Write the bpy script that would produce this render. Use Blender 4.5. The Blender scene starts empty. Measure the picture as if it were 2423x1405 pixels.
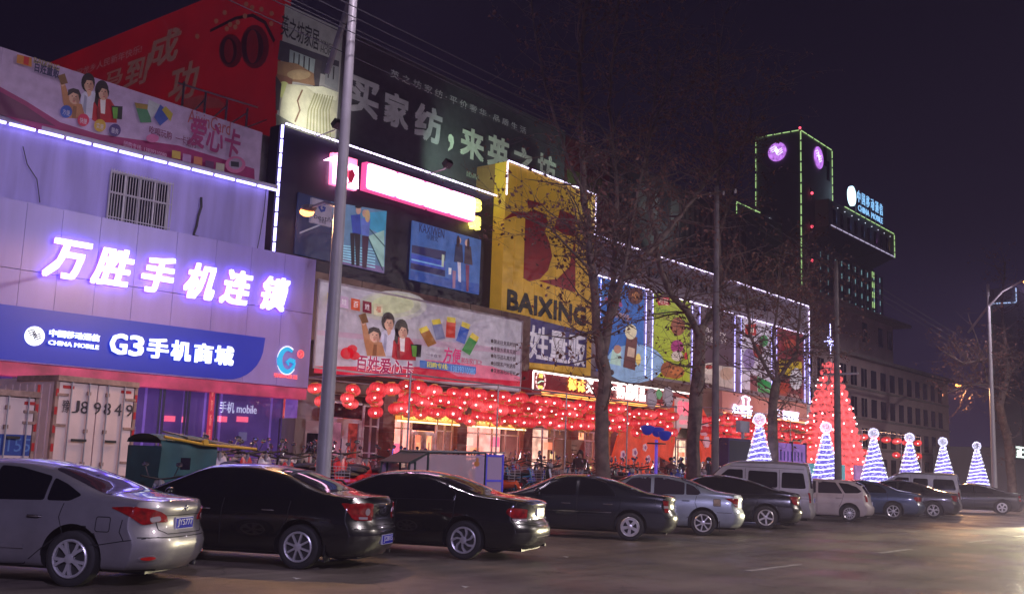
import bpy, bmesh, math, random
from math import sin, cos, pi, radians, atan, atan2, hypot, sqrt
from mathutils import Vector, Matrix
from mathutils.bvhtree import BVHTree
random.seed(7)
SC = bpy.context.scene
COL = SC.collection

# ------------------------------------------------------------------ camera
PW, PH = 2423.0, 1405.0
FPX, CAMH = 2480.0, 1.65
YAW, PITCH, ROLL = radians(38.9526), radians(8.886), radians(2.119)
FW = Vector((cos(YAW)*cos(PITCH), sin(YAW)*cos(PITCH), sin(PITCH)))
RT = Vector((sin(YAW), -cos(YAW), 0))
UP = RT.cross(FW)
CX = RT*cos(ROLL) + UP*sin(ROLL)          # image right
CYD = RT*sin(ROLL) - UP*cos(ROLL)         # image down
cam = bpy.data.cameras.new('camera'); cam_ob = bpy.data.objects.new('camera', cam); COL.objects.link(cam_ob)
cam.sensor_fit = 'HORIZONTAL'; cam.sensor_width = 36; cam.lens = 36*FPX/PW
cam.clip_start = 0.1; cam.clip_end = 3000
M = Matrix((CX, -CYD, -FW)).transposed().to_4x4(); M.translation = (0, 0, CAMH)
cam_ob.matrix_world = M
SC.camera = cam_ob

# ------------------------------------------------------------------ world: town-lit night sky
world = bpy.data.worlds.new('World'); SC.world = world; world.use_nodes = True
nt = world.node_tree; nt.nodes.clear()
n_out = nt.nodes.new('ShaderNodeOutputWorld'); n_bg = nt.nodes.new('ShaderNodeBackground')
n_tc = nt.nodes.new('ShaderNodeTexCoord'); n_sep = nt.nodes.new('ShaderNodeSeparateXYZ'); n_cr = nt.nodes.new('ShaderNodeValToRGB')
nt.links.new(n_tc.outputs['Generated'], n_sep.inputs[0]); nt.links.new(n_sep.outputs['Z'], n_cr.inputs[0])
nt.links.new(n_cr.outputs[0], n_bg.inputs[0]); nt.links.new(n_bg.outputs[0], n_out.inputs[0])
cr = n_cr.color_ramp
cr.elements[0].position = 0.0; cr.elements[0].color = (.024, .016, .048, 1)
cr.elements[1].position = 0.55; cr.elements[1].color = (.0012, .0008, .0035, 1)
e = cr.elements.new(0.22); e.color = (.0055, .0036, .0115, 1)
n_bg.inputs[1].default_value = 1.0
SC.view_settings.view_transform = 'Standard'; SC.view_settings.look = 'None'
SC.view_settings.exposure = 0; SC.view_settings.gamma = 1; SC.view_settings.use_curve_mapping = False
SC.cycles.use_denoising = True
SC.cycles.max_bounces = 6; SC.cycles.transparent_max_bounces = 12
SC.cycles.sample_clamp_indirect = 3.0; SC.cycles.caustics_reflective = False; SC.cycles.caustics_refractive = False

# ------------------------------------------------------------------ rays from the photograph's pixels onto real planes
def ray(px, py):
    return FW*FPX + CX*(px-PW/2) + CYD*(py-PH/2)
def on_z(px, py, z=0.0):
    d = ray(px, py); t = (z-CAMH)/d.z; return Vector((d.x*t, d.y*t, z))
def on_y(px, py, y):
    d = ray(px, py); t = y/d.y; return Vector((d.x*t, y, CAMH+d.z*t))
class Wall:
    """vertical plane through p0, running along angle a; u along it, v up, d into it (negative = towards the street)"""
    def __init__(s, p0, a=0.0):
        s.p = Vector((p0[0], p0[1], 0)); s.a = a
        s.du = Vector((cos(a), sin(a), 0)); s.n = Vector((-sin(a), cos(a), 0))
    def uv(s, px, py):
        d = ray(px, py); t = s.p.dot(s.n)/d.dot(s.n)
        q = d*t; return ((q-s.p).dot(s.du), CAMH+q.z)
    def world(s, u, v, d=0): 
        q = s.p + s.du*u + s.n*d; return Vector((q.x, q.y, v))

# ------------------------------------------------------------------ materials
MATS = {}
def lin(c):
    return tuple(((x/255)/12.92 if x/255 <= .04045 else ((x/255+.055)/1.055)**2.4) for x in c)
def mat(name, col, rough=.6, metal=0, emit=None, es=0, var=0, scale=3.0, bump=0, bscale=40, coat=0, alpha=1, trans=0, spec=.5, streak=0):
    if name in MATS: return MATS[name]
    m = bpy.data.materials.new(name); MATS[name] = m; m.use_nodes = True
    t = m.node_tree; b = t.nodes['Principled BSDF']
    b.inputs['Base Color'].default_value = (*col, 1); b.inputs['Roughness'].default_value = rough
    b.inputs['Metallic'].default_value = metal; b.inputs['Specular IOR Level'].default_value = spec
    if coat: b.inputs['Coat Weight'].default_value = coat; b.inputs['Coat Roughness'].default_value = .04
    if alpha < 1: b.inputs['Alpha'].default_value = alpha
    if trans: b.inputs['Transmission Weight'].default_value = trans
    if emit: b.inputs['Emission Color'].default_value = (*emit, 1); b.inputs['Emission Strength'].default_value = es
    tc = None
    if var or bump or streak:
        tc = t.nodes.new('ShaderNodeTexCoord')
    if var or streak:
        nz = t.nodes.new('ShaderNodeTexNoise'); nz.inputs['Scale'].default_value = scale; nz.inputs['Detail'].default_value = 5
        if streak:
            mp = t.nodes.new('ShaderNodeMapping'); mp.inputs['Scale'].default_value = (1, 1, .12)
            t.links.new(tc.outputs['Object'], mp.inputs[0]); t.links.new(mp.outputs[0], nz.inputs['Vector']); var = streak
        else: t.links.new(tc.outputs['Object'], nz.inputs['Vector'])
        mr = t.nodes.new('ShaderNodeMapRange'); mr.inputs['From Min'].default_value = .3; mr.inputs['From Max'].default_value = .7
        mr.inputs['To Min'].default_value = 1-var; mr.inputs['To Max'].default_value = 1+var
        mx = t.nodes.new('ShaderNodeVectorMath'); mx.operation = 'SCALE'; mx.inputs[0].default_value = col
        t.links.new(nz.outputs['Fac'], mr.inputs['Value']); t.links.new(mr.outputs[0], mx.inputs['Scale']); t.links.new(mx.outputs[0], b.inputs['Base Color'])
        if emit and es:
            mx2 = t.nodes.new('ShaderNodeVectorMath'); mx2.operation = 'SCALE'; mx2.inputs[0].default_value = emit
            t.links.new(mr.outputs[0], mx2.inputs['Scale']); t.links.new(mx2.outputs[0], b.inputs['Emission Color'])
    if bump:
        nb = t.nodes.new('ShaderNodeTexNoise'); nb.inputs['Scale'].default_value = bscale; nb.inputs['Detail'].default_value = 4
        t.links.new(tc.outputs['Object'], nb.inputs['Vector'])
        bp = t.nodes.new('ShaderNodeBump'); bp.inputs['Strength'].default_value = bump; bp.inputs['Distance'].default_value = .02
        t.links.new(nb.outputs['Fac'], bp.inputs['Height']); t.links.new(bp.outputs[0], b.inputs['Normal'])
    return m
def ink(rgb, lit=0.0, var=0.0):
    """print on a poster; lit > 0 = glowing ink"""
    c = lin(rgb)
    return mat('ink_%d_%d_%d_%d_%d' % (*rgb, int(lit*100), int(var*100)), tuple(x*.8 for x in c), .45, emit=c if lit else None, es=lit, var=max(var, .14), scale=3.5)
def glow(name, col, es, base=(.5, .5, .5)):
    return mat(name, base, .4, emit=col, es=es)

# ------------------------------------------------------------------ mesh building
class MB:
    def __init__(s, off=(0, 0, 0)):
        s.v = []; s.f = []; s.m = []; s.off = Vector(off); s.mi = 0
    def add(s, vs, fs):
        n = len(s.v); s.v += [Vector(p)+s.off for p in vs]; s.f += [tuple(i+n for i in f) for f in fs]; s.m += [s.mi]*len(fs); return s
    def box(s, x0, y0, z0, x1, y1, z1):
        if x0 > x1: x0, x1 = x1, x0
        if y0 > y1: y0, y1 = y1, y0
        if z0 > z1: z0, z1 = z1, z0
        return s.add([(x0,y0,z0),(x1,y0,z0),(x1,y1,z0),(x0,y1,z0),(x0,y0,z1),(x1,y0,z1),(x1,y1,z1),(x0,y1,z1)],
                     [(0,3,2,1),(4,5,6,7),(0,1,5,4),(1,2,6,5),(2,3,7,6),(3,0,4,7)])
    def obox(s, c, ax, ay, az):
        c, ax, ay, az = map(Vector, (c, ax, ay, az)); vs = []
        for k in (-1, 1):
            for a, b in ((-1,-1),(1,-1),(1,1),(-1,1)): vs.append(c+ax*a+ay*b+az*k)
        return s.add(vs, [(0,3,2,1),(4,5,6,7),(0,1,5,4),(1,2,6,5),(2,3,7,6),(3,0,4,7)])
    def prism(s, poly, d0, d1):
        """poly in (u,v) facing the street, from depth d0 (front, more negative) to d1"""
        n = len(poly); A = sum(poly[i][0]*poly[(i+1)%n][1]-poly[(i+1)%n][0]*poly[i][1] for i in range(n))
        if A < 0: poly = poly[::-1]
        vs = [(u, d0, v) for u, v in poly]+[(u, d1, v) for u, v in poly]
        return s.add(vs, [tuple(range(n)), tuple(range(2*n-1, n-1, -1))]+[(i, i+n, (i+1)%n+n, (i+1)%n) for i in range(n)])
    def tube(s, pts, r, sides=8, caps=True):
        pts = [Vector(p) for p in pts]; n = len(pts)
        rs = r if isinstance(r, (list, tuple)) else [r]*n
        ref = Vector((0, 0, 1)); d0 = (pts[-1]-pts[0])
        if d0.length and abs(d0.normalized().z) > .8: ref = Vector((1, 0, 0))
        vs = []
        for i, p in enumerate(pts):
            t = (pts[min(i+1, n-1)]-pts[max(i-1, 0)]).normalized()
            a = t.cross(ref)
            if a.length < 1e-4: a = t.orthogonal()
            a.normalize(); b = t.cross(a)
            for k in range(sides):
                an = 2*pi*k/sides; vs.append(p+(a*cos(an)+b*sin(an))*rs[i])
        fs = [(i*sides+k, i*sides+(k+1)%sides, (i+1)*sides+(k+1)%sides, (i+1)*sides+k) for i in range(n-1) for k in range(sides)]
        if caps: fs += [tuple(range(sides-1, -1, -1)), tuple((n-1)*sides+k for k in range(sides))]
        return s.add(vs, fs)
    def lathe(s, prof, seg=16, c=(0, 0, 0), axis='z', caps=True):
        c = Vector(c); vs = []; n = len(prof)
        for r, h in prof:
            for k in range(seg):
                a = 2*pi*k/seg
                if axis == 'z': vs.append(c+Vector((r*cos(a), r*sin(a), h)))
                elif axis == 'y': vs.append(c+Vector((r*cos(a), h, r*sin(a))))
                else: vs.append(c+Vector((h, r*cos(a), r*sin(a))))
        fs = [(i*seg+k, i*seg+(k+1)%seg, (i+1)*seg+(k+1)%seg, (i+1)*seg+k) for i in range(n-1) for k in range(seg)]
        if caps and prof[0][0] > 1e-6: fs.append(tuple(range(seg-1, -1, -1)))
        if caps and prof[-1][0] > 1e-6: fs.append(tuple((n-1)*seg+k for k in range(seg)))
        return s.add(vs, fs)
    def ball(s, c, r, seg=10, rings=6):
        rx, ry, rz = r if isinstance(r, (tuple, list)) else (r, r, r); vs = []; c = Vector(c)
        for i in range(1, rings):
            p = pi*i/rings
            for k in range(seg):
                a = 2*pi*k/seg; vs.append(c+Vector((rx*sin(p)*cos(a), ry*sin(p)*sin(a), rz*cos(p))))
        t = len(vs); vs += [c+Vector((0, 0, rz)), c-Vector((0, 0, rz))]
        fs = [(i*seg+k, (i+1)*seg+k, (i+1)*seg+(k+1)%seg, i*seg+(k+1)%seg) for i in range(rings-2) for k in range(seg)]
        fs += [(t, k, (k+1)%seg) for k in range(seg)]+[(t+1, (rings-2)*seg+(k+1)%seg, (rings-2)*seg+k) for k in range(seg)]
        return s.add(vs, fs)
    def mesh(s, name, mats, smooth=False):
        me = bpy.data.meshes.new(name); me.from_pydata(s.v, [], s.f)
        for m in (mats if isinstance(mats, (list, tuple)) else [mats]): me.materials.append(m)
        if any(s.m): me.polygons.foreach_set('material_index', s.m)
        if smooth: me.polygons.foreach_set('use_smooth', [True]*len(me.polygons)); sharpen(me)
        me.update(); return me
    def build(s, name, mats, parent=None, smooth=False):
        return put(name, s.mesh(name, mats, smooth), parent)
def sharpen(me, ang=42):
    bm = bmesh.new(); bm.from_mesh(me); bmesh.ops.recalc_face_normals(bm, faces=bm.faces[:])
    lim = radians(ang)
    for e in bm.edges:
        if len(e.link_faces) == 2: e.smooth = e.calc_face_angle(0) < lim
    bm.to_mesh(me); bm.free()
def put(name, data, parent=None, loc=(0, 0, 0), rz=0):
    o = bpy.data.objects.new(name, data); COL.objects.link(o); o.parent = parent; o.location = loc; o.rotation_euler = (0, 0, rz); return o
def tag(o, label, cat, group=None):
    o['label'] = label; o['category'] = cat
    if group: o['group'] = group
    return o
def thing(name, label, cat, loc=(0, 0, 0), rz=0, group=None):
    return tag(put(name, None, None, loc, rz), label, cat, group)
def wthing(W, name, label, cat, u=0, v=0, group=None):
    """a thing hung on a wall: returns its Empty and a factory of MBs that take wall coordinates"""
    t = thing(name, label, cat, W.world(u, v), W.a, group)
    return t, (lambda: MB((-u, 0, -v)))
def copy_tree(o, parent=None):
    c = o.copy(); COL.objects.link(c); c.parent = parent
    for ch in list(o.children): copy_tree(ch, c)
    return c
def struct(name, mb, m):
    o = mb.build(name, m); o['kind'] = 'structure'; return o

# text -> mesh (outlines of the built-in typeface)
TXT = {}
def text_mesh(s, off=0.0):
    k = (s, off)
    if k in TXT: return TXT[k]
    cu = bpy.data.curves.new('t', 'FONT'); cu.body = s; cu.size = 1; cu.offset = off; cu.extrude = .05; cu.resolution_u = 2
    o = bpy.data.objects.new('t', cu); COL.objects.link(o)
    dg = bpy.context.evaluated_depsgraph_get(); dg.update()
    me = bpy.data.meshes.new_from_object(o.evaluated_get(dg))
    vs = [v.co.copy() for v in me.vertices]; fs = [tuple(p.vertices) for p in me.polygons]
    bpy.data.objects.remove(o); bpy.data.curves.remove(cu); bpy.data.meshes.remove(me)
    TXT[k] = (vs, fs); return TXT[k]
def text_into(mb, s, u0, v0, u1, v1, d0, d1, off=0.0, shear=0.0, box_like=None):
    """letters filling the box u0..u1, v0..v1, front at depth d0, back at d1"""
    if off >= .01:
        # a bold face: the outline laid five times with small offsets, each a hair further out
        w_ = abs(u1-u0)/max(len(s.replace(' ', '')), 1); h_ = v1-v0; e_ = off*.75
        for i, (a_, b_) in enumerate(((0, 0), (1, 1), (-1, 1), (1, -1), (-1, -1))): text_into(mb, s, u0+w_*e_*(1+a_), v0+h_*e_*(1+b_), u1-w_*e_*(1-a_), v1-h_*e_*(1-b_), d0-.0007*i, d1, 0, shear)
        return mb
    vs, fs = text_mesh(s, 0)
    if not vs: return mb
    xs = [p.x for p in vs]; ys = [p.y for p in vs]; a, b, c, d = min(xs), max(xs), min(ys), max(ys)
    w = max(b-a, 1e-6); h = max(d-c, 1e-6)
    out = []
    for p in vs:
        fv = (p.y-c)/h
        out.append((u0+(p.x-a)/w*(u1-u0)+shear*fv*(v1-v0), d0 if p.z > 0 else d1, v0+fv*(v1-v0)))
    return mb.add(out, fs)
def ell(cx, cy, rx, ry=None, n=20, a0=0, a1=2*pi, rot=0):
    ry = rx if ry is None else ry; k = n if abs(a1-a0) >= 2*pi-1e-6 else n+1
    return [(cx+rx*cos(a0+(a1-a0)*i/n)*cos(rot)-ry*sin(a0+(a1-a0)*i/n)*sin(rot), cy+rx*cos(a0+(a1-a0)*i/n)*sin(rot)+ry*sin(a0+(a1-a0)*i/n)*cos(rot)) for i in range(k)]
def stroke(pts, w):
    """a flat ribbon polygon round a polyline (u,v)"""
    L = []; R = []; n = len(pts); ws = w if isinstance(w, (list, tuple)) else [w]*n
    for i, p in enumerate(pts):
        a = pts[max(i-1, 0)]; b = pts[min(i+1, n-1)]; dx, dy = b[0]-a[0], b[1]-a[1]; l = hypot(dx, dy) or 1
        nx, ny = -dy/l*ws[i]/2, dx/l*ws[i]/2; L.append((p[0]+nx, p[1]+ny)); R.append((p[0]-nx, p[1]-ny))
    return L, R
def ribbon(mb, pts, w, d0, d1):
    L, R = stroke(pts, w)
    for i in range(len(L)-1): mb.prism([L[i], L[i+1], R[i+1], R[i]], d0, d1)
    return mb
class Print:
    """flat print on a sheet: every colour is a thin layer 4 mm above the one before"""
    def __init__(s, W, parent, mk, d0=-.03, lit=0.0):
        s.W, s.p, s.mk, s.d, s.lit = W, parent, mk, d0, lit; s.L = {}; s.order = []
    def layer(s, rgb, lit=None, name='print', var=0):
        lit = s.lit if lit is None else lit; k = (rgb, lit, name, len(s.order))
        s.d -= .004; mb = s.mk(); s.order.append((mb, name, ink(rgb, lit, var))); s.cur = mb; return mb
    def P(s, pts): return [s.W.uv(*p) for p in pts]
    def poly(s, pts, rgb=None, **k):
        mb = s.layer(rgb, **k) if rgb else s.cur; mb.prism(s.P(pts), s.d, s.d+.003); return s
    def disc(s, px, py, rx, ry, rgb=None, rot=0, **k):
        mb = s.layer(rgb, **k) if rgb else s.cur; mb.prism(s.P(ell(px, py, rx, ry, 18, rot=rot)), s.d, s.d+.003); return s
    def line(s, pts, w, rgb=None, **k):
        mb = s.layer(rgb, **k) if rgb else s.cur
        q = s.P(pts); ribbon(mb, q, w, s.d, s.d+.003); return s
    def text(s, t, px0, py0, px1, py1, rgb=None, off=0.0, shear=0, **k):
        """px0,py0 lower left and px1,py1 upper right corners"""
        mb = s.layer(rgb, name=k.pop('name', 'lettering'), **k) if rgb else s.cur
        a = s.W.uv(px0, py0); b = s.W.uv(px1, py1)
        text_into(mb, t, a[0], a[1], b[0], b[1], s.d, s.d+.003, off, shear); return s
    def done(s):
        for mb, name, m in s.order: mb.build(name, m, s.p)
def family(pr, x, y, k, bag=True):
    """printed family: child holding up a card, man, woman (x,y = child's chin, k = scale in photo pixels)"""
    S = (205, 160, 140)
    pr.poly([(x+22*k,y+5*k),(x+24*k,y-28*k),(x+36*k,y-36*k),(x+58*k,y-34*k),(x+72*k,y-18*k),(x+72*k,y+32*k),(x+20*k,y+32*k)], (196,190,214))
    pr.poly([(x+50*k,y+36*k),(x+54*k,y-6*k),(x+66*k,y-22*k),(x+96*k,y-14*k),(x+110*k,y+8*k),(x+112*k,y+44*k),(x+60*k,y+42*k)], (170,36,48))
    pr.poly([(x+70*k,y-18*k),(x+84*k,y-16*k),(x+82*k,y+22*k),(x+72*k,y+20*k)], (225,215,220))
    pr.disc(x+40*k, y-56*k, 17*k, 24*k, (40,28,34)); pr.disc(x+74*k, y-38*k, 17*k, 24*k)
    pr.poly([(x+60*k,y-40*k),(x+56*k,y-8*k),(x+64*k,y+6*k),(x+68*k,y-30*k)])
    pr.poly([(x-28*k,y-48*k),(x-18*k,y-54*k),(x-4*k,y-10*k),(x+24*k,y-2*k),(x+34*k,y+34*k),(x-14*k,y+32*k),(x-22*k,y-6*k)], (176,120,84))
    pr.disc(x+42*k, y-50*k, 12*k, 18*k, S); pr.disc(x+78*k, y-30*k, 12*k, 18*k); pr.disc(x+6*k, y-18*k, 14*k, 16*k); pr.disc(x-24*k, y-54*k, 6*k, 8*k)
    pr.poly([(x+36*k,y-34*k),(x+48*k,y-34*k),(x+46*k,y-24*k),(x+40*k,y-20*k)])
    D = (176, 128, 112)
    pr.disc(x+48*k, y-47*k, 5*k, 13*k, D); pr.disc(x+84*k, y-27*k, 5*k, 13*k); pr.disc(x+14*k, y-15*k, 5*k, 12*k); pr.disc(x+5*k, y-14*k, 4*k, 5*k); pr.disc(x+42*k, y-47*k, 2*k, 5*k); pr.disc(x+78*k, y-28*k, 2*k, 5*k)
    pr.poly([(x-12*k,y-24*k),(x-10*k,y-38*k),(x+2*k,y-42*k),(x+16*k,y-38*k),(x+22*k,y-24*k),(x+18*k,y-10*k),(x+15*k,y-26*k),(x+2*k,y-31*k),(x-9*k,y-24*k)], (48,34,36)).poly([(x+28*k,y-56*k),(x+32*k,y-68*k),(x+46*k,y-70*k),(x+56*k,y-58*k),(x+54*k,y-46*k),(x+50*k,y-60*k),(x+36*k,y-62*k),(x+31*k,y-52*k)]).poly([(x+64*k,y-36*k),(x+70*k,y-50*k),(x+84*k,y-48*k),(x+92*k,y-34*k),(x+90*k,y-20*k),(x+86*k,y-38*k),(x+74*k,y-42*k),(x+67*k,y-30*k)])
    for ex, ey in ((0, -22), (9, -21), (38, -53), (46, -52), (74, -34), (82, -33)): pr.disc(x+ex*k, y+ey*k, 1.8*k, 1.1*k)
    pr.disc(x+4*k, y-9*k, 3.6*k, 1.1*k, (186,70,80)); pr.disc(x+42*k, y-38*k, 3.2*k, .9*k); pr.disc(x+78*k, y-20*k, 3.4*k, 1*k)
    pr.poly([(x+30*k,y-26*k),(x+36*k,y-20*k),(x+33*k,y+24*k),(x+26*k,y+10*k)], (150,146,176)).poly([(x+60*k,y+8*k),(x+66*k,y+2*k),(x+70*k,y+40*k),(x+62*k,y+40*k)], (120,22,34)).poly([(x+2*k,y+2*k),(x+10*k,y+4*k),(x+8*k,y+32*k),(x-2*k,y+32*k)], (134,88,60))
    pr.poly([(x-38*k,y-72*k),(x-20*k,y-78*k),(x-12*k,y-54*k),(x-28*k,y-50*k)], (120,84,52))
    if bag: pr.poly([(x+96*k,y+2*k),(x+124*k,y+4*k),(x+122*k,y+36*k),(x+100*k,y+34*k)], (34,34,36)).poly([(x+98*k,y+6*k),(x+112*k,y+7*k),(x+110*k,y+35*k),(x+101*k,y+34*k)], (96,150,60))
HAZE = 0.0010
# ------------------------------------------------------------------ cars
def curve(pts):
    pts = sorted(pts); xs = [p[0] for p in pts]; ys = [p[1] for p in pts]; n = len(pts)
    d = [(ys[i+1]-ys[i])/(xs[i+1]-xs[i]) for i in range(n-1)]
    m = [d[0]]+[(0 if d[i-1]*d[i] <= 0 else 2*d[i-1]*d[i]/(d[i-1]+d[i])) for i in range(1, n-1)]+[d[-1]]
    def f(x):
        if x <= xs[0]: return ys[0]
        if x >= xs[-1]: return ys[-1]
        i = 0
        while x > xs[i+1]: i += 1
        h = xs[i+1]-xs[i]; t = (x-xs[i])/h
        return (2*t**3-3*t*t+1)*ys[i]+(t**3-2*t*t+t)*h*m[i]+(-2*t**3+3*t*t)*ys[i+1]+(t**3-t*t)*h*m[i+1]
    return f
M_tyre = mat('tyre_rubber', (.018, .017, .017), .75, bump=.3, bscale=60)
M_rim = mat('alloy', (.62, .61, .63), .32, metal=.6)
M_dark = mat('black_plastic', (.012, .012, .013), .5)
M_steel0 = mat('dull_steel', (.10, .10, .10), .5, metal=.5)
M_chrome = mat('chrome', (.75, .75, .78), .12, metal=1)
M_glass = mat('tinted_car_glass', (.006, .006, .009), .04, spec=.7)
M_glass2 = mat('tinted_car_glass_lighter', (.028, .022, .032), .05, spec=.8)
M_tail = mat('red_lamp_lens', (.24, .006, .006), .12, coat=.8, var=.5, scale=14)
M_lens = mat('clear_lamp_lens', (.30, .26, .26), .1, coat=.6)
M_plate = mat('plate_blue', lin((22, 30, 150)), .7, spec=.2)
M_platew = mat('plate_white', (.5, .5, .6), .6)
M_seam = mat('panel_gap', (.008, .008, .009), .8)
M_fog = mat('fog_lamp_red', (.35, .01, .01), .2, emit=(.5, .02, .01), es=.08)

def rim_mesh(kind, R):
    """wheel rim in the XZ plane, outer face towards -Y"""
    mb = MB(); seg = 28
    mb.lathe([(R, .10), (R, -.012), (R-.012, -.02), (R-.03, -.012), (R-.035, .02), (R-.03, .10)], seg, axis='y')
    def spoke(a, r0, r1, w0, w1, tw=0.0, y0=-.004, y1=-.012):
        pts = []
        for r, w in ((r0, w0), ((r0+r1)/2, (w0+w1)/2), (r1, w1)):
            an = a+tw*(r-r0)/(r1-r0); c, s_ = cos(an), sin(an)
            pts.append([(r*c-s_*w, r*s_+c*w), (r*c+s_*w, r*s_-c*w)])
        for i in (0, 1): mb.prism([pts[i][0], pts[i+1][0], pts[i+1][1], pts[i][1]], -.016, .03)
    r1 = R-.02
    if kind == 'twin5':
        for k in range(5):
            a = 2*pi*k/5+pi/2
            for q in (-.17, .17): spoke(a+q*.25, .045, r1, .016, .019, q)
    elif kind == 'eight':
        for k in range(8): spoke(2*pi*k/8+pi/2, .04, r1, .014, .014)
    elif kind == 'fan':
        for k in range(7): spoke(2*pi*k/7+.2, .05, r1, .010, .026, .55)
    elif kind == 'holes':
        for k in range(5): spoke(2*pi*k/5+pi/2, .05, r1, .030, .040)
        mb.lathe([(R-.028, -.014), (R-.062, -.016), (R-.062, .02)], seg, axis='y', caps=False)
    elif kind == 'seven':
        for k in range(7): spoke(2*pi*k/7+pi/2, .04, r1, .013, .017)
    elif kind == 'five':
        for k in range(5): spoke(2*pi*k/5+pi/2, .04, r1, .022, .026)
    elif kind == 'many':
        for k in range(12): spoke(2*pi*k/12, .05, r1, .012, .016)
    else:
        mb.lathe([(R-.03, -.008), (R*.72, -.012), (R*.66, .0), (R*.6, -.02), (.06, -.02)], seg, axis='y')
    mb.lathe([(.058, .03), (.058, -.018), (.03, -.026), (0.0, -.026)], 16, axis='y')
    return mb
_wm = {}
def make_wheel(kind, R, parent, x, y, flip=False):
    k = (kind, R)
    if k not in _wm:
        ty = MB().lathe([(R*.69, .19), (R*.9, .2), (R*.985, .185), (R, .165), (R, .035), (R*.985, .012), (R*.9, -.004), (R*.78, -.004), (R*.70, .01), (R*.69, .02)], 36, axis='y').mesh('tyre', M_tyre, True)
        ri = rim_mesh(kind, R*.70).mesh('rim', M_rim, True)
        br = MB().lathe([(R*.5, .05), (R*.5, .07)], 20, axis='y').mesh('brake_disc', mat('brake_disc', (.08, .08, .085), .4, metal=.7))
        lp = MB().lathe([(R*.67, .16), (0, .16)], 24, axis='y').mesh('wheel_back', M_dark)
        _wm[k] = (ty, ri, br, lp)
    w = put('wheel', None, parent, (x, y, R), pi if flip else 0)
    w.rotation_euler = (0, random.uniform(0, 6), pi if flip else 0)
    for n, me in zip(('tyre', 'rim', 'brake_disc', 'wheel_back'), _wm[k]): put(n, me, w)
    return w

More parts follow.
